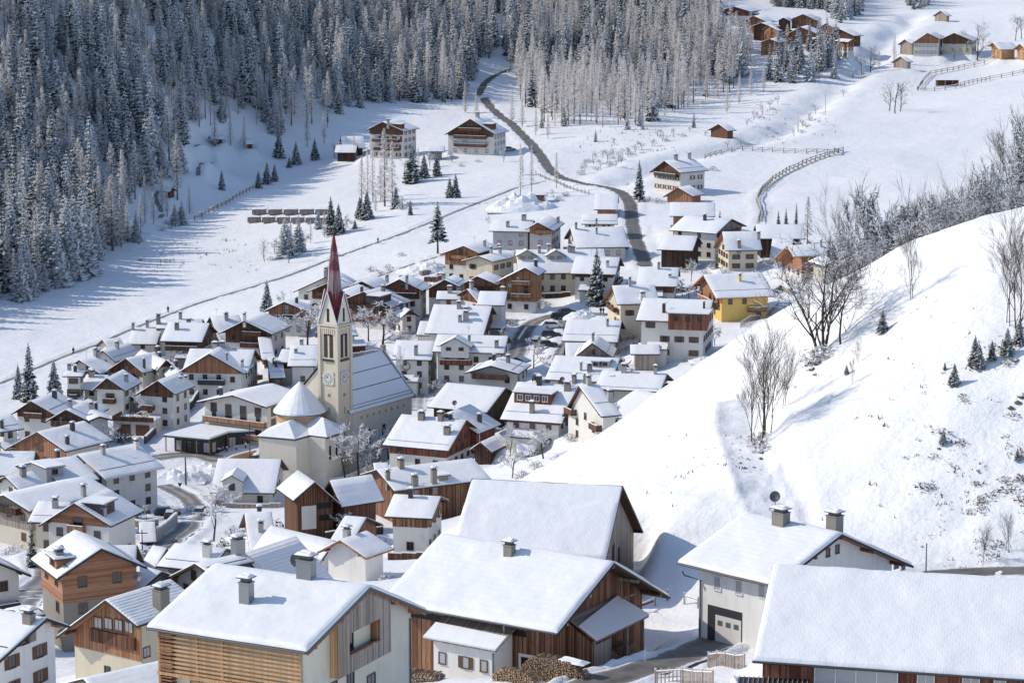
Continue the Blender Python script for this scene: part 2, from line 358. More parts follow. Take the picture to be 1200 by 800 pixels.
def asphalt(name, base, wet, snowy):
    m, nt, b = nmat(name, base, .75, .4); L = nt.links; tc = N(nt, 'ShaderNodeTexCoord')
    n1 = N(nt, 'ShaderNodeTexNoise', Scale=.35, Detail=6.0, Roughness=.7); L.new(tc.outputs['Object'], n1.inputs['Vector'])
    uv = N(nt, 'ShaderNodeUVMap'); sep = N(nt, 'ShaderNodeSeparateXYZ'); L.new(uv.outputs[0], sep.inputs[0])
    ed = math_(nt, 'POWER', math_(nt, 'ABSOLUTE', sep.outputs[0]), 4.0)
    mid = math_(nt, 'SUBTRACT', 1.0, math_(nt, 'MULTIPLY', math_(nt, 'ABSOLUTE', math_(nt, 'SUBTRACT', math_(nt, 'ABSOLUTE', sep.outputs[0]), .45)), 3.0))
    f = math_(nt, 'ADD', math_(nt, 'MULTIPLY_ADD', ed, .55, math_(nt, 'MULTIPLY', n1.outputs[0], .9)), math_(nt, 'MULTIPLY', mid, -snowy * .25))
    L.new(ramp(nt, f, [(.28, wet), (.5, base), (.60 + .12 * (1 - snowy), tuple(q * 1.3 for q in base)), (.74 + .14 * (1 - snowy), (.72, .74, .78))]), b.inputs['Base Color'])
    n2 = N(nt, 'ShaderNodeTexNoise', Scale=6.0, Detail=4.0); L.new(tc.outputs['Object'], n2.inputs['Vector']); bump(nt, b, n2.outputs[0], .3, .05)
    return m
M['asphalt'] = asphalt('asphalt', (.17, .16, .15), (.09, .085, .08), .25)
M['slush'] = asphalt('slushy_road', (.30, .29, .28), (.16, .15, .15), .9)
M['track'] = asphalt('packed_snow_road', (.55, .55, .57), (.35, .34, .35), .9)
RD = [
 road('road', [(566,112),(572,122),(585,135),(604,150),(622,168),(636,186),(648,202),(665,210),(690,216),(716,221),(732,229),(739,242),(741,262),(745,280),(752,298),(756,312)], 2.3, M['asphalt'], bank=.55, y0=560),
 road('road', [(560,112),(568,98),(582,88),(600,80)], 1.9, M['asphalt'], bank=.5, y0=900),
 road('road', [(640,830),(690,803),(740,786),(790,770),(840,752),(885,736),(930,724),(985,708)], 2.3, M['asphalt'], bank=.55, y0=170),
 road('road', [(1085,676),(1120,670),(1160,668),(1215,668),(1290,670)], 2.0, M['asphalt'], bank=.45, y0=200),
 road('lane', [(568,480),(580,455),(602,420),(612,395),(622,380),(640,372),(665,367),(690,367),(712,368)], 2.6, M['slush'], bank=.4, y0=400),
 road('lane', [(604,382),(590,375)], 1.5, M['track'], bank=.2, y0=400),
 road('lane', [(190,640),(205,628),(222,612),(232,600),(222,585),(205,575),(190,568)], 2.3, M['slush'], bank=.4, y0=340),
 road('lane', [(168,613),(190,606),(215,603),(232,600)], 2.4, M['track'], bank=.25, y0=340),
 road('lane', [(12,722),(25,706),(40,690),(58,672),(50,652)], 2.6, M['slush'], bank=.35, y0=280),
 road('lane', [(180,536),(205,533),(235,533),(262,540),(300,530)], 3.2, M['slush'], bank=.2, y0=400),
 road('lane', [(470,400),(486,382),(490,372),(500,368)], 2.4, M['track'], bank=.25, y0=480),
 road('lane', [(487,480),(490,462),(500,452)], 2.2, M['track'], bank=.25, y0=430),
 road('lane', [(700,452),(660,480),(640,470),(655,420),(668,392),(660,375)], 1.8, M['slush'], bank=.3, y0=430),
 road('footpath', [(-20,456),(60,424),(140,392),(200,368),(290,338),(380,307),(440,285),(500,262),(560,238),(600,222),(640,212)], .9, M['slush'], bank=.5, y0=520),
 road('footpath', [(470,352),(485,338),(520,322),(545,312)], 1.1, M['slush'], bank=.35, y0=560),
 road('footpath', [(420,332),(440,325),(480,311),(520,299),(560,288)], .7, M['slush'], bank=.6, y0=560),
 road('footpath', [(888,262),(893,250),(888,238),(890,228),(905,216),(935,198),(975,182),(986,178)], .8, M['track'], bank=.5, y0=560),
 road('footpath', [(186,222),(182,232),(190,250),(188,256)], 1.0, M['slush'], bank=.3, y0=700),
 road('footpath', [(232,206),(235,192),(250,180),(248,172),(238,166),(228,172)], .9, M['slush'], bank=.5, y0=700),
]
TRACK = poly_px([(915,625),(902,596),(885,560),(873,525),(863,495),(866,472)], 235); ROADS.append((TRACK, 1.7, .3))
# ------------------------------------------------------------------ houses
DEBUG = False
TALLY = {}
def solve_corner(Apt, n, u, v, pitch, wprior=.3):
    best = None
    for sg in (1, -1):
        D0 = Apt[1] * CP - Apt[2] * SP; rows = []; rhs = []
        nn = np.array([n[0] * sg, n[1] * sg, 0.0]); dz = np.array([0, 0, -1.0])
        def lin(vec): return vec[1] * CP - vec[2] * SP
        du = u - 600; dv = 400 - v
        for f, d in ((lambda q: FPX * q[0] - du * lin(q), 0), (lambda q: FPX * (q[1] * SP + q[2] * CP) - dv * lin(q), 0)):
            rows.append([f(nn) / D0, f(dz) / D0]); rhs.append(-f(Apt) / D0)
        w = wprior * FPX / D0; rows.append([-w * math.tan(pitch), w]); rhs.append(0)
        A_ = np.array(rows); b_ = np.array(rhs); x, *_ = np.linalg.lstsq(A_, b_, rcond=None)
        res = np.abs(A_ @ x - b_).sum() + (1e4 if x[0] < 0 else 0)
        if best is None or res < best[0]: best = (res, sg, float(x[0]), float(x[1]))
    return best
WCACHE = {}
def window_meshes(w, h, style, frame, sh=False):
    k = (round(w, 2), round(h, 2), style, frame, sh)
    if k in WCACHE: return WCACHE[k]
    f = MB(); t = .09; d = .07
    f.box((-w / 2, -d / 2, 0), (t, d, h + t)); f.box((w / 2, -d / 2, 0), (t, d, h + t))
    f.box((0, -d / 2, h / 2), (w - t, d, t)); f.box((0, -d / 2 - .03, -h / 2), (w + .16 - t, d + .06, t))
    if w > .85: f.box((0, -d / 2 + .012, 0), (.06, d - .03, h - t))
    if w > 1.7:
        for q in (-.25, .25): f.box((q * w, -d / 2 + .012, 0), (.05, d - .03, h - t))
    mats = [M[frame]]
    if sh:
        for sg in (-1, 1): f.box((sg * (w / 2 + .05 + w * .26), -.035, 0), (w * .5, .05, h + .05), 1)
        mats.append(M['shutter'])
    p = MB(); p.box((0, -.012, 0), (w, .02, h))
    WCACHE[k] = (f.mesh('window', mats), p.mesh('pane', [M['curtain' if style == 'c' else 'glass']])); return WCACHE[k]
def add_window(root, x, y, z, rz, w=.95, h=1.2, style='g', frame='frame', pane=True, sh=False):
    a, b = window_meshes(w, h, style, frame, sh)
    o = put('window', a, root, (x, y, z), rz)
    if pane: put('pane', b, o, (0, 0, 0))
    return o
CHC = {}
def chimney(root, x, y, z, w=.8, d=.8, h=1.7, mat='concrete', hat=True, cap='slab'):
    k = (w, d, h, mat, hat, cap)
    if k not in CHC:
        m = MB(); m.box((0, 0, h / 2 - .8), (w, d, h + 1.6)); m.box((0, 0, h + .22), (w * .75, d * .75, .36), 1)
        m.box((0, 0, h + .02), (w + .12, d + .12, .10))
        m.box((0, 0, h + .43), (w + .3, d + .3, .08), 1)
        sn = MB(); snow_lump(sn, 0, 0, h + .46, (w + .3) / 2, (d + .3) / 2, .26)
        CHC[k] = (m.mesh('chimney', [M[mat], M['gutter']]), sn.mesh('snow_cap', [M['rsnow']], True))
    o = put('chimney', CHC[k][0], root, (x, y, z))
    if hat: put('snow_cap', CHC[k][1], o, (0, 0, 0))
    return o
def snow_lump(mb, cx, cy, z, hx, hy, h, n=6):
    g = [[None] * (n + 1) for _ in range(n + 1)]
    for i in range(n + 1):
        for j in range(n + 1):
            a = i / n * 2 - 1; b = j / n * 2 - 1
            e = (1 - a ** 4) * (1 - b ** 4)
            g[i][j] = (cx + a * hx, cy + b * hy, z + h * e ** .5 * (.85 + .25 * math.sin(3 * a + 5 * b)) + (0 if e > 0 else 0))
    for i in range(n):
        for j in range(n): mb.poly([g[i][j], g[i + 1][j], g[i + 1][j + 1], g[i][j + 1]])
def roof_parts(root, L, prof, s1, s2, sn=.28, rib='rsnow', fas='fascia', under='brown', near=1.0, x0=None, seed=0, bare=0.0, overl=0.0, slip=0.0):
    """gable roof along x from -L/2 to L/2; prof(y) gives the height of the snow's top"""
    th = .16; h2 = L / 2
    def zt(y): return prof(y) - sn * .95
    r = MB()
    ys = [-s2, 0, s1]
    for (ya, yb) in ((-s2, 0), (0, s1)):
        a, b = zt(ya), zt(yb)
        r.poly([(-h2, ya, a), (h2, ya, a), (h2, yb, b), (-h2, yb, b)], 0)
        r.poly([(-h2, yb, b - th), (h2, yb, b - th), (h2, ya, a - th), (-h2, ya, a - th)], 1)
        for x in (-h2, h2):
            q = [(x, ya, a - th - .06), (x, yb, b - th - .06), (x, yb, b + .05), (x, ya, a + .05)]
            r.poly(q if x > 0 else q[::-1], 0)
    for y in (-s2, s1):
        z = zt(y); r.box((0, y + (.05 if y > 0 else -.05), z - th / 2), (L, .1, th + .04), 0)
    ro = r.build('roof', [M[fas], M[under]], root)
    # snow blanket
    nx = max(4, int(L * near)); ny = max(4, int((s1 + s2) * near * 1.2)); rs = random.Random(seed)
    V = []; F = []
    def ed(a, w): return 1.0 if a > w else math.sqrt(max(0, 1 - (1 - a / w) ** 2))
    xs = [-h2 + .02, -h2 + .06, -h2 + .16] + [-h2 + .16 + (L - .32) * i / nx for i in range(1, nx)] + [h2 - .16, h2 - .06, h2 - .02]
    yy = [-s2 - .04, -s2 + .02, -s2 + .14]; m1 = max(2, int(ny * s2 / (s1 + s2))); m2 = max(2, ny - m1)
    yy += [-s2 + .14 + (s2 - .14) * i / m1 for i in range(1, m1 + 1)]
    yy += [(s1 - .14) * i / m2 for i in range(1, m2 + 1)] + [s1 - .02, s1 + .04]
    o1, o2 = rs.random() * 50, rs.random() * 50
    X, Y = np.meshgrid(np.array(xs), np.array(yy), indexing='ij')
    nz = vnoise(X / 2.3 + o1, Y / 2.3 + o2, 11) * .5 + vnoise(X / .9 + o1, Y / .9 + o2, 12) * .22
    for i, x in enumerate(xs):
        for j, y in enumerate(yy):
            e = ed(min(x + h2, h2 - x) - .02 + 1e-6, .16) * ed(min(y + s2 + .04, s1 + .04 - y), .22)
            rr = .10 * math.exp(-(y / .35) ** 2) * sn / .28
            yc = max(-s2, min(s1, y))
            if slip and sn > .2:
                fr = abs(y) / (s1 if y > 0 else s2); lim = slip + .10 * nz[i, j] + .05 * math.sin(x * .7); e *= .30 + .70 * min(1, max(0, (fr - lim) / .05))
            jx = 0 if near < 1.5 else (nz[i, j] * .16 if j < 3 or j > len(yy) - 3 else 0)
            V.append((x, y + jx, zt(yc) + .015 + sn * e * (.93 + (.35 if near < 1.5 else .75) * nz[i, j]) - rr))
    ny_ = len(yy)
    for i in range(len(xs) - 1):
        for j in range(ny_ - 1):
            a = i * ny_ + j; F.append((a, a + ny_, a + ny_ + 1, a + 1))
    me = big_mesh('roof_snow', V, F, [M[rib]])
    uv = me.uv_layers.new(name='UVMap'); li = np.empty(len(me.loops), np.int32); me.loops.foreach_get('vertex_index', li); VV = np.array(V)
    co = np.empty(len(li) * 2); co[0::2] = VV[li, 0]; co[1::2] = np.abs(VV[li, 1]) * 1.1; uv.data.foreach_set('uv', co)
    so = put('roof_snow', me, ro)
    # snow stops: thin rails near the eaves
    if overl:
        for (yy0, sg) in ((s1 * overl, 1), (-s2 * overl, -1)):
            g = MB(); g.tube([(-h2 + .5, yy0, prof(yy0) + .04), (h2 - .5, yy0, prof(yy0) + .04)], .05, 4); g.build('snow_guard', M['gutter'], ro)
    return ro
HOUSES = {}
def house(name, A, B, C, Ht, label, lo='white', up='brown', clad='gable', hs=0.0, C2=None, og=1.0, oe=.9, y0=150, pitch=22, sn=.17, rib='rsnow',
          fas='fascia', ch=(), bal=(), dorm=(), cat='house', win=1, wst='g', frame='frame', group=None, seed=None, nwin=None, guard=0, near=None,
          sh=False, yaw=None, L=None, W=None, wp=.3, base=3.5, skipw=.12, attic=1, garage=(), fh=2.75, lit=0, W2=None, dz=0.0, stripe=None, big=1.0, vtol=1.3, fixyaw=False, wlim=None, Hkeep=True, slip=0.0):
    seed = seed if seed is not None else abs(hash_s(label)) % 10000
    if not guard and rib != 'tilesnow' and seed % 100 < 38 and win: guard = .72
    if rib == 'rsnow' and seed % 7 < 4: rib = 'faintsnow'
    if not sh and seed % 5 == 0 and big == 1.0: sh = True
    rs = random.Random(seed)
    rA, rB = ray(*A), (ray(*B) if B is not None else None)
    def ends(y):
        a = rA * (y / rA[1])
        if yaw is None: b = rB * (a[2] / rB[2])
        else:
            c, s = math.cos(R(yaw)), math.sin(R(yaw)); b = a - np.array([c, s, 0]) * L
        return a, b
    ys = np.arange(y0, 1500, 3.0); a = rA[None] * (ys / rA[1])[:, None]
    if yaw is None: b = rB[None] * (a[:, 2] / rB[2])[:, None]
    else: b = a - np.array([math.cos(R(yaw)), math.sin(R(yaw)), 0])[None] * L
    mid = (a + b) / 2; g = a[:, 2] - base_z(mid[:, 0], mid[:, 1], False) - Ht
    i = int(np.argmax(g < 0))
    if i == 0: yy = ys[0]
    else: yy = ys[i - 1] + 3.0 * g[i - 1] / (g[i - 1] - g[i])
    a, b = ends(yy); p = R(pitch)
    D0 = a[1] * CP - a[2] * SP; m2p = FPX / D0
    ax = a - b; L0 = float(np.hypot(ax[0], ax[1])); yw0 = math.atan2(ax[1], ax[0]); best = None
    for dy in (np.arange(-40, 40.1, 1.0) if (yaw is None and not fixyaw) else [0.0]):
        yw_ = yw0 + R(dy); e = np.array([math.cos(yw_), math.sin(yw_), 0])
        if yaw is None:       # length that brings the far ridge end closest to its pixel
            q0 = np.array(project(*a)); q1 = np.array(project(*(a - e * 10.0))); dq = (q1 - q0) / 10; tb = np.array(B) - q0
            L_ = float(max(2.5, (tb @ dq) / (dq @ dq))); L_ = min(L_, 45); pb = np.array(project(*(a - e * L_))); cost = ((pb[1] - B[1]) / vtol) ** 2 + ((pb[0] - B[0]) / 1.5) ** 2
        else: L_ = L; cost = 0
        n = np.array([-math.sin(yw_), math.cos(yw_), 0]); sd = {}
        for Cp in (C, C2):
            if Cp is None or W: continue
            c_ = solve_corner(a, n, Cp[0], Cp[1], p, .08)
            if c_[2] <= 0: cost += 400; continue
            lim = (wlim or (18 if m2p > 9 else 9.5)); s_ = min(max(c_[2], 2.2), lim); t_ = min(max(c_[3], .2 * s_), .95 * s_)
            P_ = a + n * c_[1] * s_ - np.array([0, 0, t_]); pc = project(*P_)
            cost += ((pc[0] - Cp[0]) / 1.2) ** 2 + ((pc[1] - Cp[1]) / 1.2) ** 2 + ((math.degrees(math.atan2(t_, s_)) - pitch) / 4.5) ** 2 + ((s_ - 5.5) / (3.5 if m2p < 9 else 6)) ** 2 * .4
            if c_[1] in sd: cost += 300
            sd[c_[1]] = (s_, t_)
        cost += (dy / 22.0) ** 2 + (max(0, (L_ - 16) / 4) ** 2 if m2p < 10 else 0)
        if best is None or cost < best[0]: best = (cost, yw_, L_, sd)
    cost, yw, Lr, sd = best; n = np.array([-math.sin(yw), math.cos(yw), 0]); b = a - np.array([math.cos(yw), math.sin(yw), 0]) * Lr
    mid = (a + b) / 2; gr = a[2] - Ht
    if DEBUG and cost > 12: print('COST %5.1f L %4.1f' % (cost, Lr), {k: (round(v[0], 1), round(v[1], 1)) for k, v in sd.items()}, 'y', round(yy), label[:60])
    s = {1: sd.get(1), -1: sd.get(-1)}
    if W: s[1] = s[-1] = (W / 2, W / 2 * math.tan(p))
    if s[1] is None: s[1] = s[-1]
    if s[-1] is None: s[-1] = s[1]
    if s[1] is None: s[1] = s[-1] = (4, 1.6)
    cs = None
    if C is not None and not W: cs = solve_corner(a, n, C[0], C[1], p, .08)[1]
    c1 = (0, cs) if cs else None
    (s1, t1), (s2, t2) = s[1], s[-1]
    if not Hkeep:      # keep at least a storey of wall under the lower eave
        need = 2.4 - (Ht - max(t1, t2) - .3)
    scale = FPX / (a[1] * CP - a[2] * SP)
    if scale > 8.5 and lo in ('white', 'beige'): lo += '2'  # near walls take the stucco copies lightened in place of sunlight
    near = near or (2.0 if scale > 11 else (.7 if scale > 5 else .35))
    H = Ht - .02
    def prof(y): return H - (t1 * y / s1 if y >= 0 else t2 * -y / s2)
    root = empty(name, (mid[0], mid[1], gr), yw, label, cat, group)
    PADS.append((mid[0], mid[1], yw, Lr / 2 + .3 - og, max(s1, s2) + .2 - oe * .5, gr))
    roof_parts(root, Lr, prof, s1, s2, sn, rib, fas, up if up in ('orange', 'pale') else 'brown', near, seed=seed, overl=guard, slip=slip)
    og = min(og, Lr * .2); w1 = s1 - min(oe, s1 * .3); w2 = s2 - min(oe, s2 * .3); hl = Lr / 2 - og
    off = sn * .95 + .17
    def zw(y): return prof(y) - off
    def body(mb, z0, e=0.0, mat=0, ymax=None):
        za, zb = zw(w1), zw(-w2)
        for x, sg in ((hl + e, 1), (-hl - e, -1)):
            pts = [(x, -w2 - e, z0), (x, w1 + e, z0), (x, w1 + e, za), (x, 0, zw(0)), (x, -w2 - e, zb)]
            mb.poly(pts if sg > 0 else pts[::-1], mat)
        mb.poly([(-hl - e, -w2 - e, z0), (hl + e, -w2 - e, z0), (hl + e, -w2 - e, zb), (-hl - e, -w2 - e, zb)], mat)
        mb.poly([(hl + e, w1 + e, z0), (-hl - e, w1 + e, z0), (-hl - e, w1 + e, za), (hl + e, w1 + e, za)], mat)
    wm = MB(); body(wm, -base); wm.build('wall', M[lo], root)
    he = min(zw(w1), zw(-w2))
    hsz = he - hs          # where the timber starts
    if clad == 'all':
        c = MB(); body(c, hsz, .06); c.build('timber_cladding', M[up], root)
    elif clad == 'gable':
        for sg in (1, -1):
            c = MB(); x = sg * (hl + .0)
            def zz(y): return zw(y)
            if hs <= 0:
                f1 = max(0.0, (zw(0) - max(hsz, zw(w1))) / (zw(0) - zw(w1))); f2 = max(0.0, (zw(0) - max(hsz, zw(-w2))) / (zw(0) - zw(-w2)))
            else: f1 = f2 = 1
            ya, yb = w1 * f1, -w2 * f2
            outer = [(yb, hsz), (ya, hsz)] + ([(ya, zw(ya))] if hs > 0 else []) + [(0, zw(0))] + ([(yb, zw(yb))] if hs > 0 else [])
            xo = sg * (hl + .09)
            q = [(xo, y, z) for y, z in outer]; c.poly(q if sg > 0 else q[::-1])
            c.poly([(sg * hl, yb, hsz), (sg * hl, ya, hsz), (xo, ya, hsz), (xo, yb, hsz)] if sg < 0 else [(xo, yb, hsz), (xo, ya, hsz), (sg * hl, ya, hsz), (sg * hl, yb, hsz)])
            c.build('timber_cladding', M[up], root)
    # faces: (origin point, direction along, outward normal angle, width)
    faces = {'A': ((hl, 0), 0.0, w1 + w2, (w1 - w2) / 2), 'B': ((-hl, 0), math.pi, w1 + w2, -(w1 - w2) / 2), 'P': ((0, w1), math.pi / 2, 2 * hl, 0), 'N': ((0, -w2), -math.pi / 2, 2 * hl, 0)}
    info = dict(root=root, hl=hl, w1=w1, w2=w2, he=he, prof=prof, zw=zw, s1=s1, s2=s2, L=Lr, yaw=yw, gr=gr, mid=mid, scale=scale, H=H, y=yy, rs=rs, t1=t1, t2=t2)
    vis = {}
    for k, (o, an, wd, sh_) in faces.items():
        wa = yw + an; nx_, ny_ = math.cos(wa), math.sin(wa)
        wx = mid[0] + o[0] * math.cos(yw) - o[1] * math.sin(yw); wy = mid[1] + o[0] * math.sin(yw) + o[1] * math.cos(yw)
        vis[k] = -(nx_ * wx + ny_ * wy) / math.hypot(wx, wy)
    info['vis'] = vis; info['faces'] = faces
    def onface(k, q, z, e=0.0):
        o, an, wd, shf = faces[k]; tx, ty = -math.sin(an), math.cos(an); q = q + (shf if k in 'AB' else 0)
        return (o[0] + tx * q + math.cos(an) * e, o[1] + ty * q + math.sin(an) * e, z, an + math.pi / 2)
    info['onface'] = onface
    balz = {}
    for (k, zf, wf, *rest) in bal:
        if k == 'C': k = 'P' if (c1 and c1[1] == 1) else 'N'
        zb = zf if zf > 0 else he + zf
        wd = faces[k][2] * wf; offq = rest[0] * faces[k][2] if rest else 0; railm = rest[1] if len(rest) > 1 else up if up not in ('white',) else 'brown'
        x, y, z, rz = onface(k, offq, zb); bm = MB(); bm.box((0, -.55, 0), (wd, 1.1, .16))
        bo = bm.build('balcony', M['fascia'], root, (x, y, z), rz=rz)
        rm = MB(); rm.box((0, -1.07, .55), (wd + .06, .08, .95)); rm.box((-wd / 2, -.55, .55), (.08, 1.0, .93)); rm.box((wd / 2, -.55, .55), (.08, 1.0, .93))
        rm.build('railing', M[railm], bo); balz.setdefault(k, []).append((zb, offq, wd))
        sm = MB(); sm.box((0, -1.07, 1.07), (wd + .1, .16, .1)); sm.build('rail_snow', M['rsnow'], bo)
    if win:
        for k in faces:
            if vis[k] < (-.05 if scale > 5 else .12): continue
            wd = faces[k][2]; top = he
            nf = max(1, int(round(he / fh)))
            rows = [(j + .52) * he / nf + .15 for j in range(nf)]
            if k in 'AB' and attic and zw(0) - he > 1.9: rows.append(he + .75)
            nc = nwin if (nwin and k in 'AB') else max(1, int((wd - .8) / 2.7))
            for ri, z in enumerate(rows):
                nn = nc
                if z > he: nn = max(1, int(nc * .4))
                for c in range(nn):
                    if rs.random() < skipw: continue
                    span = wd if z < he else wd * .45
                    q = ((c + .5) / nn - .5) * span * .94
                    style = wst if wst != 'm' else rs.choice('ggc'); w_, h_ = (.95, 1.15) if not big > 1 else (.95 * big, 1.15 * big)
                    for (bz, bo_, bw) in balz.get(k, []):
                        if 0 < z - bz < 2.6 and abs(q - bo_) < bw / 2: h_ = 1.9; z = bz + 1.05; w_ = rs.choice([.9, 1.4]); break
                    e = .0
                    if (clad == 'all' and z > hsz - .3): e = .07
                    if clad == 'gable' and k in 'AB' and z > hsz - .3: e = .1
                    x, y, zz_, rz = onface(k, q, z, e + .005)
                    add_window(root, x, y, zz_, rz, w_, h_, style, frame, scale > 4.5, sh)
    if not ch and win and scale > 4:
        for q_ in range(rs.choice([1, 1, 2])):
            xx = rs.uniform(-.35, .35) * Lr; sd_ = rs.choice((-1, 1)); yy_ = sd_ * rs.uniform(.12, .5) * (s1 if sd_ > 0 else s2); chimney(root, xx, yy_, prof(yy_) - .1, *rs.choice([(.6, .6, 1.0, 'rail'), (.75, .75, 1.2, 'concrete'), (.9, .7, 1.3, 'stone')]))
    if win and scale > 4.5 and rs.random() < .4:
        xx = rs.uniform(-.3, .3) * Lr; am = MB(); am.tube([(xx, .3, prof(.3) - .3), (xx, .3, prof(.3) + 1.9)], .03, 4); am.box((xx, .3, prof(.3) + 1.7), (.9, .04, .04)); am.box((xx, .3, prof(.3) + 1.4), (.6, .04, .04)); am.build('antenna', M['metal'], root)
    for (u, v, *rest) in ch:
        o = dict(w=.75, d=.75, h=1.25, mat='concrete', hat=True); 
        if rest: o.update(rest[0])
        p_ = local_roof_hit(info, u, v, o.pop('far', False))
        chimney(root, p_[0], p_[1], p_[2] - .1, **o)
    for (u, v, wd, ht, *rest) in dorm:
        o = rest[0] if rest else {}
        dormer(info, u, v, wd, ht, **o)
    HOUSES[label] = info
    if win and 4.3 < scale < 9.5:
        if vis['A'] > .2 and not bal and rs.random() < .6 and he > 4.5:
            x, y, z, rz = onface('A', rs.uniform(-.1, .1) * faces['A'][2], he - 1.15); wd = faces['A'][2] * rs.uniform(.45, .85); bm = MB(); bm.box((0, -.5, 0), (wd, 1.0, .14)); bo = bm.build('balcony', M['fascia'], root, (x, y, z), rz=rz)
            rm = MB(); rm.box((0, -.97, .52), (wd + .06, .08, .9)); rm.box((-wd / 2, -.5, .52), (.08, .9, .88)); rm.box((wd / 2, -.5, .52), (.08, .9, .88)); rm.build('railing', M[rs.choice(['brown', 'dark', up if up in ('orange', 'brown', 'red') else 'brown'])], bo)
        if rs.random() < .3 and he > 4.5:
            k = 'P' if vis['P'] > vis['N'] else 'N'; lw = rs.uniform(3, 5.5); q = rs.uniform(-.25, .25) * faces[k][2]; x, y, z, rz = onface(k, q, 0); am = MB(); am.box((0, -1.2, .6), (lw, 2.4, 4.0)); ao = am.build('annex', M[rs.choice([lo, 'brown', 'white', 'stone'])], root, (x, y, z), rz=rz)
            rm = MB(); rm.poly([(-lw / 2 - .3, -2.8, 2.55), (lw / 2 + .3, -2.8, 2.55), (lw / 2 + .3, 0, 3.4), (-lw / 2 - .3, 0, 3.4)]); rm.box((0, -2.8, 2.5), (lw + .6, .1, .2)); rm.build('annex_roof', M['fascia'], ao)
            rm = MB(); rm.poly([(-lw / 2 - .28, -2.78, 2.8), (lw / 2 + .28, -2.78, 2.8), (lw / 2 + .28, 0, 3.65), (-lw / 2 - .28, 0, 3.65)]); rm.poly([(-lw / 2 - .28, -2.78, 2.58), (lw / 2 + .28, -2.78, 2.58), (lw / 2 + .28, -2.78, 2.8), (-lw / 2 - .28, -2.78, 2.8)]); rm.build('annex_snow', M['rsnow'], ao)
    return info
def hash_s(s):
    h = 5381
    for c in s: h = (h * 33 + ord(c)) & 0x7fffffff
    return h
def to_local(info, P):
    d = np.array(P) - info['mid']; c, s = math.cos(info['yaw']), math.sin(info['yaw'])
    return np.array([d[0] * c + d[1] * s, -d[0] * s + d[1] * c, P[2] - info['gr']])
def local_roof_hit(info, u, v, far=False):
    r = ray(u, v); O = to_local(info, (0, 0, 0)); D = to_local(info, r) - O; best = None
    for sg, s_, t_ in ((1, info['s1'], info['t1']), (-1, info['s2'], info['t2'])):
        k = t_ / s_                       # z = H - k*sg*y
        den = D[2] + k * sg * D[1]; q = (info['H'] - O[2] - k * sg * O[1]) / den; P = O + D * q
        ok = P[1] * sg >= -.3
        if ok and (best is None or (q < best[0]) != far): best = (q, P)
    P = best[1] if best else np.array([0, 0, info['H']]); P[0] = max(-info['L'] / 2 + .4, min(info['L'] / 2 - .4, P[0])); return P
def dormer(info, u, v, wd, ht, mat='dark', win=2, frame='frame', depth=None, over=.35, roofm='rsnow', label=None, gable=False):
    """a shed or gabled dormer whose front foot stands on the roof at pixel (u, v)"""
    P = local_roof_hit(info, u, v); sg = 1 if P[1] >= 0 else -1; rz = math.pi if sg > 0 else 0.0    # local -y of the dormer points down the slope
    slope = (info['t1'] / info['s1']) if sg > 0 else (info['t2'] / info['s2']); dp = depth or ht / slope * .95
    m = MB(); z1 = ht; zb = ht + dp * .04
    m.poly([(-wd / 2, 0, -1.2), (wd / 2, 0, -1.2), (wd / 2, 0, z1), (-wd / 2, 0, z1)])
    m.poly([(wd / 2, 0, -1.2), (wd / 2, dp, -1.2 + dp * slope), (wd / 2, dp, zb), (wd / 2, 0, z1)]); m.poly([(-wd / 2, dp, -1.2 + dp * slope), (-wd / 2, 0, -1.2), (-wd / 2, 0, z1), (-wd / 2, dp, zb)])
    if gable: m.poly([(-wd / 2, 0, z1), (wd / 2, 0, z1), (0, 0, z1 + wd * .3)])
    o = m.build('dormer', M[mat], info['root'], P, rz=rz)
    r = MB()
    if gable:
        gh = wd * .3
        for s2 in (-1, 1):
            a = (s2 * (wd / 2 + over), -over, z1 - .12); b = (0, -over, z1 + gh + .05); dd = dp + 1.2
            for (dz, mt) in ((0, 0), (.16, 1)):
                q = [(a[0], a[1], a[2] + dz), (b[0], b[1], b[2] + dz), (b[0], dd, b[2] + dz), (a[0], dd, a[2] + dz)]
                r.poly(q if s2 < 0 else q[::-1], mt)
            q = [(a[0], a[1], a[2]), (b[0], b[1], b[2]), (b[0], b[1], b[2] + .16), (a[0], a[1], a[2] + .16)]; r.poly(q, 0)
    else:
        r.box((0, dp / 2 - over / 2, z1 + .05), (wd + over * 2, dp + over, .1), 0); r.box((0, dp / 2 - over / 2, z1 + .22), (wd + over * 2 - .1, dp + over - .1, .24), 1)
    r.build('dormer_roof', [M['fascia'], M[roofm]], o)
    for i in range(win):
        q = ((i + .5) / win - .5) * wd * .9; add_window(o, q, -.012, ht * .55, 0, min(1.0, wd / max(win, 1) * .7), ht * .55, 'g', frame, info['scale'] > 5)
    return o
h = house; DEBUG = DEBUG or False
RG = dict(rib='ribsnow'); TG = dict(rib='tilesnow')
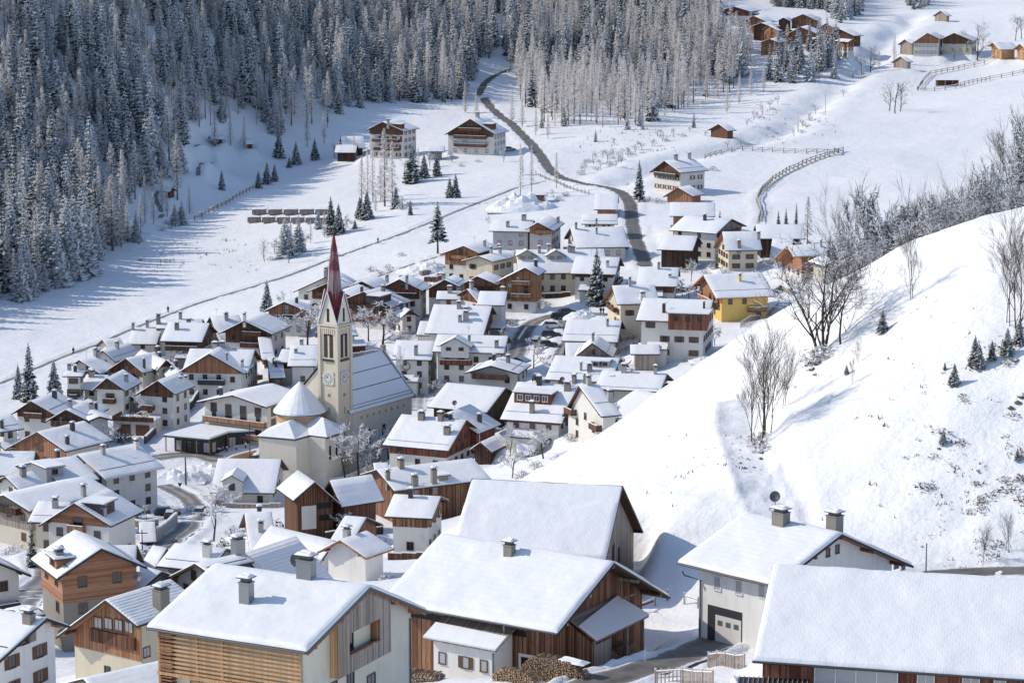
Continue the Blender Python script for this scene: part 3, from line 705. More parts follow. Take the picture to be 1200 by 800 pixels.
# ---- lower left
h('chalet',(86.5,588),(126,570),(129.5,615),9.5,'white chalet with orange boarded gable and a dark glazed dormer on its striped roof',lo='white',up='orangeh',C2=(46,614),y0=300,ch=[(122,604,dict(w=.6,d=.6,h=1.2,mat='metal'))],dorm=[(128,602,3.2,1.7,dict(mat='rail',win=1))],bal=[('A',-1.0,.25,.0,'orange')],**RG)
h('house',(44,586),(84,586),(32,610),7,'low wing with a ribbed white roof left of the orange gabled chalet',lo='cream',up='brown',y0=300,clad='none',**RG)
h('house',(4,579),(104,557),(35,598),8,'long low roofed house with weathered boarded gable and slatted screen at the left edge',lo='beige',up='weath',clad='all',hs=3.4,y0=320,ch=[(98,581,dict(w=.6,d=.6,h=1.5))],**RG)
h('house',(6,557),(38,550),(22,573),7,'narrow white gable with tall windows at the left edge',lo='white',y0=380,clad='none')
h('house',(-14,528),(42,534),(-20,556),8,'plain house under a broad smooth snow roof at the left edge',lo='white',y0=400,clad='none')
h('house',(89,533),(42,537),(117,560),8.5,'side wing with bluish ribbed roof and small glazed roof box',lo='white',clad='none',y0=370,dorm=[(48,561,3.0,1.6,dict(mat='metal',win=1))],C2=None,**RG)
h('house',(91,531),(161,518),(123,560),10,'large white house with a broad striped roof and a row of three windows',lo='white',clad='none',y0=370,ch=[(121,532,dict(w=.6,d=.6)),(160,525,dict(w=.7,d=.7,mat='white'))],bal=[],fas='white',**RG)
h('chalet',(43,505),(99,492),(77,528),7.5,'chalet with tall sunlit orange gable and checkered roof snow',lo='white',up='orange',hs=1.5,C2=(8,524),y0=380,ch=[(85,504,dict(w=.8,d=.6,mat='rail')),(79,520,dict(w=.6,d=.6,mat='rail'))],**TG)
h('chalet',(36,469),(65,456),(64,485),9,'chalet with brown timber gable balcony and shuttered green window near the three tall spruces',lo='white',up='brown',hs=1.0,C2=(13,484),y0=420,ch=[(64,466,dict(w=.8,d=.8,mat='rail'))],bal=[('A',-1.0,.5,.0,'brown')],**RG)
h('chalet',(77,479),(104,466),(101,491),8,'white chalet with plain brown triangle gable below the balcony chalet',lo='white',up='brown',C2=(53,493),y0=420,hs=.2,ch=[(82,477),(107,480)],**RG)
h('house',(117,487),(100,471),(105,492),7,'grey walled side house with blank gable beside the brown triangle gable',lo='grey',clad='none',C2=(132,491),y0=420,**RG)
h('house',(13,484),(-14,489),(28,501),8,'house with lilac white wall and rounded roof vent at the left edge',lo='white',clad='none',y0=420,ch=[(2,501,dict(w=.6,d=.6,mat='rail'))])
h('chalet',(125,442),(144,431),(147,457),8.5,'tall chalet with orange brown gable and balcony above a garage terrace',lo='white',up='brown',C2=(107,457),y0=430,hs=.3,ch=[(148,447)],bal=[('A',2.9,.45,.0,'brown')],**RG)
h('house',(101,438),(128,440),(92,455.5),7,'cross wing with smooth roof joined to the tall chalet',lo='white',clad='none',y0=430)
h('chalet',(184.5,445),(208,434),(205,461),10.5,'white chalet with brown boarded half gable and twin chimneys',lo='white',up='brown',hs=.6,C2=(158,462),y0=430,ch=[(212,450,dict(mat='white',w=.6,d=.6)),(218,449,dict(mat='white',w=.6,d=.6))],bal=[('A',4.0,.35,-.25,'brown')])
h('chalet',(245,413.5),(258,404),(286,437),10.5,'broad white chalet with orange gable panels and black balcony',lo='white',up='orange',hs=.5,C2=(208,436),y0=450,ch=[(266,422,dict(w=.4,d=.4)),(284,430,dict(mat='white',w=.6,d=.6)),(216,428,dict(w=.6,d=.6))],bal=[('A',3.6,.45,.0,'rail')])
h('house',(299,409),(222,407),(291,436),9.5,'cross wing with wide smooth roof behind the black balcony chalet',lo='white',clad='none',y0=455,ch=[(252,409,dict(w=1.2,d=.9)),(262,405,dict(w=1.2,d=.9))])
h('house',(246,378),(197,374),(237,400),9.5,'house with dark wood band and long brown balcony under a broad roof',lo='white',up='brown',clad='all',hs=2.4,y0=480,bal=[('C',-2.3,.95,0,'brown')])
h('house',(238,373),(185,372),(236,384),8,'house with two stone chimneys half hidden behind the broad roof',lo='white',clad='none',y0=500,ch=[(184,379,dict(mat='stone',w=.9,d=.9,h=2)),(234,372)])
h('house',(190,383),(155,382),(184,402.5),7,'white house with low roof and row of windows facing the lane',lo='white',clad='none',y0=480,ch=[(156,386,dict(w=.6,d=.6)),(193,382,dict(w=.6,d=.6))])
h('chalet',(147,419),(183,409),(167,436),8,'brown gabled chalet with a tall dark chimney pipe',lo='white',up='brown',C2=(124,434),y0=450,hs=.8,ch=[(169,431,dict(w=.45,d=.45,h=1.8,mat='rail')),(185,414,dict(mat='rail'))],**RG)
h('house',(92.5,421),(113,414),(117,437),8,'white house with dark edged gable and two stubby chimneys',lo='white',clad='none',C2=(86,427),y0=450,ch=[(112,416),(124,416)])
h('house',(100,434),(76,434),(97,440),9,'narrow grey block with flat snow roof and dark balcony behind the spruces',lo='white',clad='none',y0=440,bal=[('C',3.3,.6,0,'rail')],pitch=8)
h('house',(120,410),(150,399),(135,423),7,'small house with steep snow roof among the left rooftops',lo='white',clad='none',y0=470,up='brown')
h('house',(195,421),(165,408),(187,436),7.5,'brown house with snowy tiled roof and open porch',lo='beige',up='brown',y0=455,clad='gable',**TG)
h('house',(212,436),(196,420),(205,446),6,'small blue shaded roof between the porch house and the broad chalet',lo='white',clad='none',y0=455)
h('chalet',(286,375),(310,365),(319,391),9.5,'chalet with stacked brown balconies under a steep overhanging roof',lo='white',up='brown',hs=2.5,C2=(256,390),y0=480,clad='gable',og=2.0,bal=[('A',3.1,.5,.1,'brown'),('A',5.7,.4,.1,'brown')],ch=[(257,387,dict(w=.6,d=.6,mat='white'))])
h('house',(280,368),(246,372),(268,388),7,'low house with sunny ribbed roof and capped chimney left of the stacked balconies',lo='white',clad='none',y0=500,ch=[(265,374,dict(w=.9,d=.9))])
h('chalet',(333,353),(342,348),(361,364.5),8.5,'chalet with big orange boarded gable and white shuttered windows',lo='white',up='orange',C2=(309,364),y0=500,hs=1.8,bal=[('A',-1.9,.4,.1,'rail')],wst='c')
h('house',(381,324),(398,317),(400,335),7.5,'cream house with dark roof edge left of the spire',lo='white',clad='none',C2=(344,341),y0=520,ch=[(352,336,dict(mat='stone',w=.8,d=.8,h=2)),(361,332,dict(mat='concrete'))])
h('house',(384,331),(402,324),(404,342),7,'house with brown gable directly left of the spire',lo='white',up='brown',C2=(360,341),y0=510,hs=2.0,ch=[(373,342,dict(mat='white',w=.6,d=.6))])
h('house',(368,352),(344,348),(372,357),5.5,'low dark walled shed with flat snow roof above the orange gable',lo='dark',clad='none',y0=500,win=0)
h('chalet',(402,342),(420,332),(430,355),8,'chalet with orange wall and single square window right of the spire',lo='orange',up='orange',y0=500,nwin=1,clad='none',ch=[(424,343,dict(w=.6,d=.6,mat='rail'))])
h('chalet',(426,341),(456,333),(458,359),9,'brown shingled chalet with a glazed dormer band above the frosted trees',lo='white',up='red',C2=(398,352),y0=490,hs=4.5,dorm=[(452,354,5.0,1.6,dict(mat='rail',win=3))],clad='gable')
h('chalet',(468,326.5),(478,320),(495,340),10,'white chalet with dark timber gable and double wooden barn door',lo='white',up='red',hs=2.4,C2=(447,336.5),y0=520,bal=[('A',-1.9,.75,.05,'dark')],garage=[],nwin=2,ch=[(461,341,dict(w=.6,d=.6))])
h('chalet',(521,327),(532,321),(538,335),9,'narrow brown chalet squeezed right of the barn door chalet',lo='white',up='brown',hs=2.0,C2=(497,340),y0=520)
h('chalet',(559,323),(570,317),(583,333),8.5,'chalet with sunlit orange gable right of the narrow brown chalet',lo='orange',up='orange',C2=(538,334),y0=520,clad='none',ch=[(548,326,dict(w=.6,d=.6,mat='rail')),(554,321)])
h('house',(424,329),(442,323),(440,337),6,'small roof with brown gable behind the glazed dormer chalet',lo='white',up='red',y0=520,ch=[(455,329,dict(w=.7,d=.7))])
h('chalet',(543,287.5),(568,281),(561,296),9.5,'chalet with orange boarded upper floor and white base at the upper village edge',lo='white',up='orange',clad='all',hs=2.8,C2=(516,297),y0=560,ch=[(568,289,dict(w=.6,d=.6))])
h('house',(561,299.5),(590,294),(578,306),8,'cream house with low gable beside the orange upper chalet',lo='cream',clad='none',C2=(540,305),y0=560,ch=[(564,298,dict(w=.6,d=.6)),(586,297,dict(w=.6,d=.6))])
h('house',(604,293),(576,293),(601,305),7.5,'grey wing with three windows joined to the cream house',lo='grey',clad='none',y0=560)
h('row_house',(708,291),(604,291.5),(702,305),10,'long beige row house with two balcony bays and many chimneys',lo='beige',up='pale',y0=560,clad='none',ch=[(632,296,dict(w=.7,d=.7)),(643,294),(668,295,dict(w=1.2,d=.7)),(672,296)],big=1.1,dorm=[(617,304,4.2,.9,dict(mat='beige',win=2,gable=True,over=.5)),(651,304,4.2,.9,dict(mat='beige',win=2,gable=True,over=.5))],bal=[('C',2.9,.22,.17,'brown'),('C',5.4,.22,.17,'brown'),('C',5.4,.2,-.28,'brown')])
h('house',(626,257.5),(577,256),(622,271),9.5,'pale grey house with magenta framed windows',lo='grey',clad='none',y0=600,frame='magenta',skipw=.3,ch=[(614,258,dict(w=1.2,d=.9)),(595,266,dict(w=.8,d=.8))])
h('house',(630,260),(643,251),(649,270),9.5,'grey house with orange boarded gable joined to the magenta windows',lo='grey',up='orange',hs=1.2,y0=600,C2=(616,268),frame='magenta',nwin=1,ch=[(629,256),(654,261)])
h('house',(730,265),(668,265.5),(722,277.5),8,'wide white house with recessed balcony and two round chimneys',lo='white',clad='none',y0=580,ch=[(675,268,dict(w=.6,d=.6)),(699,274,dict(w=.5,d=.5))],bal=[('A',2.8,.8,0,'brown')])
h('house',(724,250.5),(681,252),(724,262),6.5,'smooth snow roof rising behind the wide white house',lo='white',clad='none',y0=620,ch=[(699,263,dict(w=.5,d=.5))])
h('garage',(725,227.5),(697,228),(724,245),6,'snow roofed shed with open dark bays left of the road bend',lo='orange',clad='none',up='brown',y0=660,win=0)
h('house',(727,301),(674,300.5),(722,321),9.5,'white house with brown eaves band behind the tall village spruce',lo='white',up='brown',clad='all',hs=1.1,y0=540,ch=[(712,313,dict(mat='white',w=.7,d=.7))],bal=[('A',3.0,.7,0,'brown')])
h('chalet',(615,313),(624,307),(631,322),11,'tall all timber chalet on a white base with stacked balconies',lo='white',up='orange',clad='all',hs=4.8,C2=(581,330),y0=540,bal=[('A',3.6,.55,.1,'orange'),('A',6.6,.5,.1,'orange')],ch=[(628,312,dict(w=.7,d=.7,mat='rail'))],wst='m')
h('house',(547,338),(557,331.5),(562,356),8,'pale house with tiny red gable panel among the clustered roofs',lo='white',up='red',C2=(527,349),y0=500,ch=[(550,336)],**RG)
h('house',(541,340.5),(512,340),(540,350),7,'flat snow roofed house behind the chimney cluster',lo='white',clad='none',y0=500,ch=[(527,343,dict(w=1.0,d=.8))])
h('house',(577,358),(508,358),(567,392),9.5,'big roofed old house crowned with a cluster of dark chimneys',lo='white',up='red',y0=450,ch=[(538,361,dict(w=.9,d=.9)),(546,375,dict(w=1.1,d=.9,h=1.8)),(539,377,dict(w=.7,d=.7)),(546,368,dict(w=.9,d=.9))],hs=1.0)
h('house',(531,378),(538,370.5),(552,390),6.5,'low house with brown gable and two small shutters below the chimney cluster',lo='white',up='red',C2=(510,390),y0=450,hs=1.2,wst='c')
h('house',(516,376),(492,375),(512,392),6,'snow roofed annex left of the small shutter gable',lo='white',clad='none',y0=450,win=0)
h('house',(595,341),(562,338),(592,357),10,'tall plain white house end standing above the parking place',lo='white',clad='none',y0=480,skipw=.6)
h('house',(512,399),(464,399.5),(506,421),10,'white house with a painted sundial and blue garage door',lo='white',clad='none',y0=440,skipw=.35,ch=[(487.5,416,dict(w=.7,d=.7,h=1.8))])
h('house',(596,393),(512,393),(591,413),10,'long white house with brown balcony, gabled bay and glazed veranda',lo='white',up='brown',y0=440,clad='gable',ch=[(550,401,dict(w=.5,d=.5)),(582,407,dict(w=.8,d=.8))],bal=[('C',4.6,.5,-.2,'red')],wst='g',dorm=[(533,412.5,6.0,1.2,dict(mat='white',win=2,gable=True,over=.6))])
h('house',(575,427.5),(590,417),(608,437),8,'grey hall with shallow gable and small glazed balcony',lo='grey',clad='none',C2=(545,436),y0=420,skipw=.3,**RG)
h('shed',(605,418),(611,415),(614,423),3.5,'tiny snow topped shed behind the grey hall',lo='weath',clad='none',y0=430,win=0)
h('barn',(593,453.5),(523,448),(571,482),8,'barn with one huge plain snow roof right of the church nave',lo='dark',up='dark',y0=400,clad='none',win=0)
h('farmhouse',(547,491),(470,483),(526,527),8.5,'brown timber farmhouse with four squat stone chimneys below the plain snow barn',lo='white',up='red',clad='all',hs=1.9,y0=380,ch=[(494,491,dict(mat='stone',w=1.1,d=1.0)),(516.5,492,dict(mat='stone',w=.9,d=.9)),(524,508,dict(mat='stone',w=1.1,d=1.0)),(528,490,dict(w=.6,d=.6,mat='rail',h=.6))],guard=.85)
h('house',(523,483),(551,472),(560,507),7.5,'house with a blue shaded roof half hidden behind the brown farmhouse',lo='red',up='red',clad='none',y0=400,ch=[(562,494,dict(w=.7,d=.7,mat='rail'))])
h('shed',(563,517),(584,505),(570,528),4.5,'low blue roofed outbuilding right of the brown farmhouse',lo='dark',clad='none',y0=380,win=0)
h('chalet',(678,451),(606,446),(659,495),10.5,'wide fronted chalet with a long dark dormer and brick chimney pipe',lo='white',up='red',clad='all',hs=.9,y0=360,ch=[(623.5,483,dict(mat='stone',w=.75,d=.75,h=1.7)),(632,450,dict(w=.8,d=.8,mat='rail')),(665,457,dict(mat='stone',w=1.1,d=.8))],dorm=[(624,473,7.0,1.9,dict(mat='red',win=4,frame='framew'))],guard=.8)
h('chalet',(678,451),(701,442),(705,487),10.5,'white gabled chalet with timber corner balcony and steep blue shaded roof',lo='white',up='brown',clad='none',C2=(659,495),y0=430,pitch=32,bal=[('A',4.6,.22,-.36,'brown'),('A',3.8,.22,.36,'brown')],ch=[(727,469,dict(w=.9,d=.7,h=1.7)),(700,444)],guard=.6,nwin=2)
h('house',(782,437),(705,435),(774,458),7.5,'long roofed old house with brown boarded gable cut by the snowy slope',lo='white',up='brown',y0=380,ch=[(731,436,dict(w=.9,d=.7)),(768,438,dict(w=.5,d=.5))],guard=.9)
h('house',(757,448),(712,446),(753,462),6,'lower roof with small brown windows above the snowy slope',lo='stone',up='brown',y0=375,clad='all',hs=.8)
h('house',(727,419),(650,418),(716,447),8.5,'broad snow roofed house with two square skylight dormers',lo='white',clad='none',y0=390,ch=[(691,435,dict(mat='stone',w=.9,d=.8)),(681,434,dict(w=.4,d=.4)),(672,448,dict(w=.6,d=.6,mat='stone'))],dorm=[(698,430,1.3,1.0,dict(mat='white',win=1)),(709,430,1.3,1.0,dict(mat='white',win=1))])
h('house',(690,445),(668,437),(693,458),6.5,'small roof with paired chimneys wedged behind the wide fronted chalet',lo='white',clad='none',y0=385,ch=[(673,448,dict(w=.7,d=.7,mat='stone')),(687,447,dict(w=.9,d=.8,mat='stone'))])
h('house',(694,401),(699,391),(718,418),7.5,'cream house with clipped gable and tiny chimney below the blue white houses',lo='cream',up='weath',C2=(671,419),y0=430,ch=[(695,399,dict(w=.5,d=.5))],hs=.3)
h('house',(690,401),(662,402),(688,416),6,'side roof left of the clipped cream gable',lo='dark',clad='none',y0=430,win=0)
h('house',(729,375),(664,376),(724,400),7,'low house with thick rounded snow roof beside the parked cars',lo='white',up='dark',clad='none',y0=450,ch=[(712,382,dict(w=.5,d=.5))])
h('house',(717,334),(767,331),(723,356),11.5,'tall cream white house with half hipped orange roof edge and white chimney',lo='cream',up='orange',clad='none',C2=(705,350),y0=480,ch=[(753,350,dict(mat='white',w=1.1,d=1.0)),(738,333,dict(w=.5,d=.5))],skipw=.3)
h('house',(836,351),(753,351),(829,377),11.5,'blue white house with red brown roof loggia and glass balustrade',lo='white',up='red',clad='none',y0=450,ch=[(778,366,dict(w=.6,d=.6,h=1.6,mat='rail')),(825,362,dict(w=.4,d=.4,mat='rail'))],dorm=[(806,380,8.0,2.1,dict(mat='red',win=3,frame='frame'))],skipw=.25)
h('house',(796,313),(748,313),(794,335),8,'house with dark timber upper floor beneath a thick roof with skylight',lo='white',up='brown',clad='all',hs=1.8,y0=500,ch=[(772,315,dict(w=.6,d=.6)),(785,325,dict(w=.7,d=.7,h=.5,mat='white'))])
h('chalet',(824,321),(893,320),(840,349),9.5,'bright yellow chalet with orange timber gable and long wooden balcony',lo='yellow',up='orange',C2=(811,334),y0=500,hs=1.6,fas='fascial',og=1.6,bal=[('C',2.2,.4,.26,'orange'),('A',3.2,.8,0,'orange')],ch=[(867,329,dict(mat='yellow',w=.6,d=.6))],skipw=.5)
h('barn',(818,276),(776,275),(812,293),8,'dark wooden barn with rough snow roof right of the road',lo='dark',up='dark',clad='none',y0=560,win=0)
h('house',(858,256),(802,254),(840,273),10,'white house with snow dusted decorative gable below the wood faced barn',lo='white',up='weath',y0=580,ch=[(826,258,dict(w=.7,d=.7,mat='rail'))],hs=.4)
h('barn',(838,237),(785,235),(838,253),8.5,'broad roofed barn with warm boarded end wall and ribbed snow',lo='orange',up='orange',clad='none',y0=620,win=0,**RG)
h('shed',(794,219),(808,215),(812,229.5),5,'small orange boarded gable shed below the white farmhouse',lo='orange',up='orange',clad='none',C2=(777,230),y0=650,win=0)
h('farmhouse',(778.5,188),(812,183),(797,202),10,'white farmhouse with brown gable, balcony and outside stair above the road bend',lo='white',up='brown',C2=(761,201),hs=.9,y0=700,bal=[('A',-1.1,.8,0,'rail')],ch=[(792,187,dict(mat='metal',w=1,d=.8)),(808,185,dict(mat='metal'))],nwin=5)
h('house',(846,271),(889,271),(850,294),9.5,'cream hipped house with orange soffit and two slim cypress like spruces in front',lo='cream',up='orange',clad='none',C2=(834,288),y0=560,ch=[(866,289,dict(mat='stone',w=.8,d=.8)),(889,279,dict(w=.8,d=.8))])
h('barn',(941,262.5),(885,262),(944,279),8,'dark boarded barn with rough snow roof near the bare birch',lo='dark',up='dark',clad='none',y0=600,win=0)
h('chalet',(922,287),(992,287),(930,300),8,'house with glowing orange roof soffit behind the snowy apple tree',lo='white',up='orange',clad='all',hs=1.5,C2=(902,305),y0=560,og=2.5,fas='fascial',ch=[(962,289,dict(w=.4,d=.4))])
h('house',(981,303.5),(962,298),(998,312),6,'small beige gable house touching the white hill edge',lo='beige',clad='none',C2=(966,311),y0=520,skipw=.9)
# ---- far houses
h('hotel',(448,142.5),(466,139),(474,153.5),13,'brown gabled guest house with balconies in front of the shaded forest',lo='white',up='brown',hs=1.5,C2=(429,152),y0=780,bal=[('A',3.0,.8,0,'brown'),('A',5.9,.8,0,'brown')],ch=[(436,149,dict(w=.8,d=.8))],dorm=[(472,151,3,1.6,dict(mat='brown',win=2))],nwin=4)
h('hotel',(551,139),(568,135),(580,157),12.5,'pale guest house with three balcony rows and half hipped gable',lo='white',up='brown',hs=.8,C2=(521,157),y0=780,bal=[('A',2.8,.7,0,'brown'),('A',5.6,.7,0,'brown'),('A',8.2,.5,0,'brown')],ch=[(555,137,dict(w=1.6,d=1))],dorm=[(579,152,4,2,dict(mat='brown',win=2))],nwin=4)
h('barn',(426,159),(399,162),(424,170),6.5,'black sided barn uphill from the small dark barn',lo='dark',clad='none',y0=780,win=0)
h('barn',(419,169.5),(394,169.5),(417,178.5),5.5,'small dark barn with smooth white roof left of the brown guest house',lo='dark',clad='none',y0=760,win=0)
h('garage',(521,171),(499,171.5),(521,177),4.5,'flat topped garage wing left of the pale guest house',lo='stone',clad='none',y0=780,win=0)
h('cabin',(642,224.5),(619,225),(642,228),3.0,'tiny timber cabin with snow lid on the bank left of the road',lo='orange',clad='none',y0=650,win=0,pitch=10)
FARV=dict(y0=900)
h('chalet',(860,7.5),(872,5),(880,13.5),8,'topmost chalet with dark brown upper floor and white base',lo='white',up='red',C2=(843,13),hs=2,**FARV)
h('chalet',(883,18.5),(893,17),(900,26),7.5,'orange gabled chalet just below the topmost one',lo='orange',up='orange',clad='none',C2=(871,25),**FARV)
h('chalet',(892,26.5),(902,25),(905,32),7.5,'brown chalet with snowy balcony in the upper hamlet',lo='brown',up='brown',clad='none',C2=(880,31),**FARV)
h('chalet',(941,16.5),(947,14),(957,24),7,'bright orange chalet with wide glazed gable in the upper hamlet',lo='orange',up='orange',clad='none',C2=(925,23),**FARV)
h('chalet',(918,20.5),(921,18),(926,25),6.5,'small brown gable left of the bright orange chalet',lo='brown',up='brown',clad='none',C2=(910,25),**FARV)
h('chalet',(938,31.5),(946,29.5),(959,40),8,'wide chalet with thick snow verge in the middle of the hamlet',lo='orange',up='orange',clad='none',C2=(920,41),**FARV)
h('chalet',(983,33.5),(994,32),(1001,42),7.5,'chalet with dark gable right of the hamlet spruces',lo='brown',up='brown',clad='none',C2=(972,41),**FARV)
h('chalet',(999,46),(973,41.5),(997,49),8,'orange walled chalet on a white base at the hamlet edge',lo='white',up='orange',clad='all',hs=2.5,**FARV)
h('chalet',(900,29.5),(905,28),(912,36),8,'orange brown chalet at the left end of the hamlet slope',lo='orange',up='orange',clad='none',C2=(893,35),y0=880)
h('chalet',(902,45.5),(912,43),(913,50),7,'lowest chalet of the left hamlet group behind frosted larches',lo='orange',up='orange',clad='none',C2=(889,50),y0=880)
h('chalet',(957,44),(953,42),(963,49),6,'narrow red brown chalet behind the snowy hamlet spruces',lo='red',up='red',clad='none',y0=880)
h('barn',(1060,46),(1068,44),(1069,52),6.5,'grey hay barn left of the long windowed house',lo='weath',up='weath',clad='none',C2=(1052,52),y0=880,win=0)
h('house',(1087,38.5),(1092,34),(1102,46),10,'white house with orange gable and a long row of windows',lo='white',up='orange',C2=(1068,51),y0=880,hs=.2,nwin=6)
h('house',(1118,38.5),(1124,34),(1141,48),9,'brown house behind bare trees on the upper right',lo='beige',up='brown',C2=(1102,46),y0=880,hs=1.5)
h('hut',(1055,66),(1061,63),(1064,72.5),5,'lone grey log hut below the windowed house',lo='weath',up='weath',clad='none',C2=(1044,73),y0=860,win=0)
h('hut',(1102,12.5),(1107,10.5),(1110,18.5),5,'lone weathered hay hut high on the open slope',lo='weath',up='weath',clad='none',C2=(1093,18.5),y0=900,win=0)
h('house',(1163,49.5),(1186,48),(1171,58),7,'modern house with glowing slatted larch gable near the right edge',lo='pale',up='orange',clad='none',C2=(1157,54),y0=880,og=1.5,fas='fascial',big=1.5)
h('house',(1195,51),(1216,49),(1204,59),7,'twin slatted larch gable cut by the right edge',lo='pale',up='orange',clad='none',C2=(1187,57),y0=880,og=1.5,fas='fascial',big=1.5)
h('hut',(842,145),(852,143.5),(853,153),5,'collapsed looking brown cabin with snow cap below the larch wood',lo='brown',up='brown',clad='none',C2=(829,152),y0=840,win=0)
h('hut',(160,255),(140,262),(163,271),5,'white stable with dark doorways half hidden by frosted larches',lo='white',up='brown',clad='none',y0=640,win=0,C2=None)
h('hut',(203,219),(196,217),(205,223),3.4,'reddish hay hut behind the two lit spruces',lo='red',clad='none',y0=680,win=0)
h('hut',(262,158),(245,160),(262,162),2.6,'low dark feed shed by the winding path',lo='dark',clad='none',y0=780,win=0)
h('hut',(297,162),(288,162),(297,166),3.4,'small brown hut at the forest foot',lo='brown',clad='none',y0=780,win=0)
# ---- lower middle
h('barn',(369,563.5),(349,549),(344,585),9,'old dark timber barn with open hay lofts in its gable',lo='brown',up='brown',clad='none',y0=330,win=0,C2=(399,593),pitch=30)
h('barn',(386,562),(435,548),(400,594),8.5,'right half of the old timber barn with blue shaded roof',lo='brown',up='brown',clad='none',y0=330,win=0,pitch=30)
h('barn',(441,549),(555,536),(462,574),8,'long low barn with brick chimneys and snow covered roof box',lo='barnw',up='barnw',clad='none',y0=350,win=0,ch=[(470,548,dict(mat='stone',w=.8,d=.8)),(486,569,dict(mat='stone',w=.9,d=.8,h=1.5)),(508.5,566,dict(mat='stone',w=.8,d=.7,h=2.2)),(451,562,dict(mat='stone',w=.6,d=.6))],dorm=[(520,563,1.6,.8,dict(mat='stone',win=0))])
h('house',(517,580.5),(461,580.5),(507,606),8,'white house with dark board upper floor and rounded snow roof behind the striped barn',lo='white',up='barnw',clad='all',hs=1.7,y0=300)
h('house',(398,631),(430,620),(429,652),5.5,'small white garage house with orange verge boards and fenced yard',lo='white',clad='none',C2=(372,645),y0=300,fas='orange',skipw=.8)
h('house',(393,632),(316,613),(372,662),5.5,'flat looking snow roof left of the small garage house',lo='white',clad='none',y0=300,win=0)
h('house',(284,647),(346,625),(330,700),8,'house with roof of bold parallel snow ribs behind the front roof',lo='grey',clad='none',y0=270,win=0,**RG)
h('house',(228,658.5),(282,644),(239,667),8,'grey gabled house peeking over the front roof',lo='concrete',clad='none',C2=(194,676),y0=240,ch=[(284,646,dict(mat='metal',w=1.3,d=1.0,h=1.6))])
h('house',(204,635),(266,641),(183,661),7,'smooth snow roofed house with white chimney in the lower left',lo='concrete',clad='none',y0=270,ch=[(243,651,dict(mat='white',w=.9,d=.8,h=1.4))])
h('house',(196,641),(180,631),(184,664),6,'little snow roof between the lane and the smooth roofed house',lo='concrete',clad='none',y0=280,win=0)
h('house',(136,653),(190,668),(93,689),7,'wide smooth snow roof beside the stone based chalet',lo='stone',clad='none',y0=250,win=0)
h('chalet',(119,641),(87,619),(67,676),11.5,'larch clad chalet on a grey stone base with cut out roof terrace',lo='stone',up='orangeh',clad='all',hs=3.4,y0=260,C2=None,ch=[(69,661,dict(mat='metal',w=1.0,d=.8,h=1.5)),],fas='fascia',wst='g')
h('house',(121,638),(161,636),(131,658),7.5,'annex with blue shaded ribbed roof right of the larch clad chalet',lo='white',clad='none',y0=280,win=0,**RG)
h('house',(-8,655),(-34,640),(36,672),9,'white walled house with grey balcony at the left edge',lo='white',up='rail',clad='gable',hs=-1.2,y0=270,bal=[('A',2.4,.9,0,'rail')],og=1.5)
h('house',(55,722),(-24,708),(-3,774),9.5,'white plaster house with snow roof and brown eaves in the bottom left corner',lo='white',up='orange',clad='none',y0=210,C2=(81,731),ch=[(34,729,dict(mat='stone',w=.9,d=.8,h=.9))],bal=[],sh=False,fas='fascia')
h('chalet',(123,701),(200,676),(160,731),10,'chalet with a band of four white windows in its timber gable',lo='cream',up='orange',clad='gable',hs=1.6,C2=(66,744),y0=210,ch=[(189,712,dict(mat='stone',w=1.3,d=1.1,h=2.0))],win=0,og=1.6,**RG)
h('house',(97,793),(196,771),(130,830),5,'low blue shaded snow roof at the bottom left',lo='cream',clad='none',y0=190,win=0)
F1 = h('house',(434,683),(249,657.5),(360,758),14.5,'large modern chalet with slatted larch screen and weathered board gable',lo='beige',up='weath',clad='none',C2=(501,711),y0=150,og=1.0,oe=1.0,sn=.34,fas='gutter',win=0,ch=[(289,704,dict(mat='metal',w=.9,d=.8,h=1.6)),(359,676,dict(mat='metal',w=1.3,d=.9,h=1.5))],base=6)
F2 = h('barn',(720,655),(512,622),(654,737),11.5,'big sunburnt timber barn with snow roof, lean-to and stacked firewood',lo='barnw',up='barnw',clad='none',C2=(785,695),y0=150,og=2.2,oe=1.6,sn=.38,win=0,base=6,ch=[(597,649,dict(mat='stone',w=.9,d=.8,h=1.0))])
F3 = h('barn',(730,565),(552,560),(710,651),13,'grey weathered barn with tile patterned snow roof behind the big barn',lo='weath',up='weath',clad='none',C2=(754,619),y0=230,og=1.0,oe=.5,sn=.36,win=0,base=8,pitch=33,slip=.30,**TG)
F4 = h('house',(987,622),(872,597),(909,682),10.5,'white house with garage door and satellite dish on its snow roof',lo='white',up='orange',clad='none',C2=(1070,659),y0=170,og=1.6,oe=1.3,sn=.34,win=0,base=7,ch=[(915,613,dict(mat='stone',w=1.4,d=1.1,h=1.2))])
F5 = h('barn',(905,658),(1290,683),(882,768),9.5,'long barn with red brown boards and huge snow roof at the lower right',lo='red',up='red',clad='none',y0=150,og=.7,oe=1.0,sn=.40,win=0,base=7,**TG)

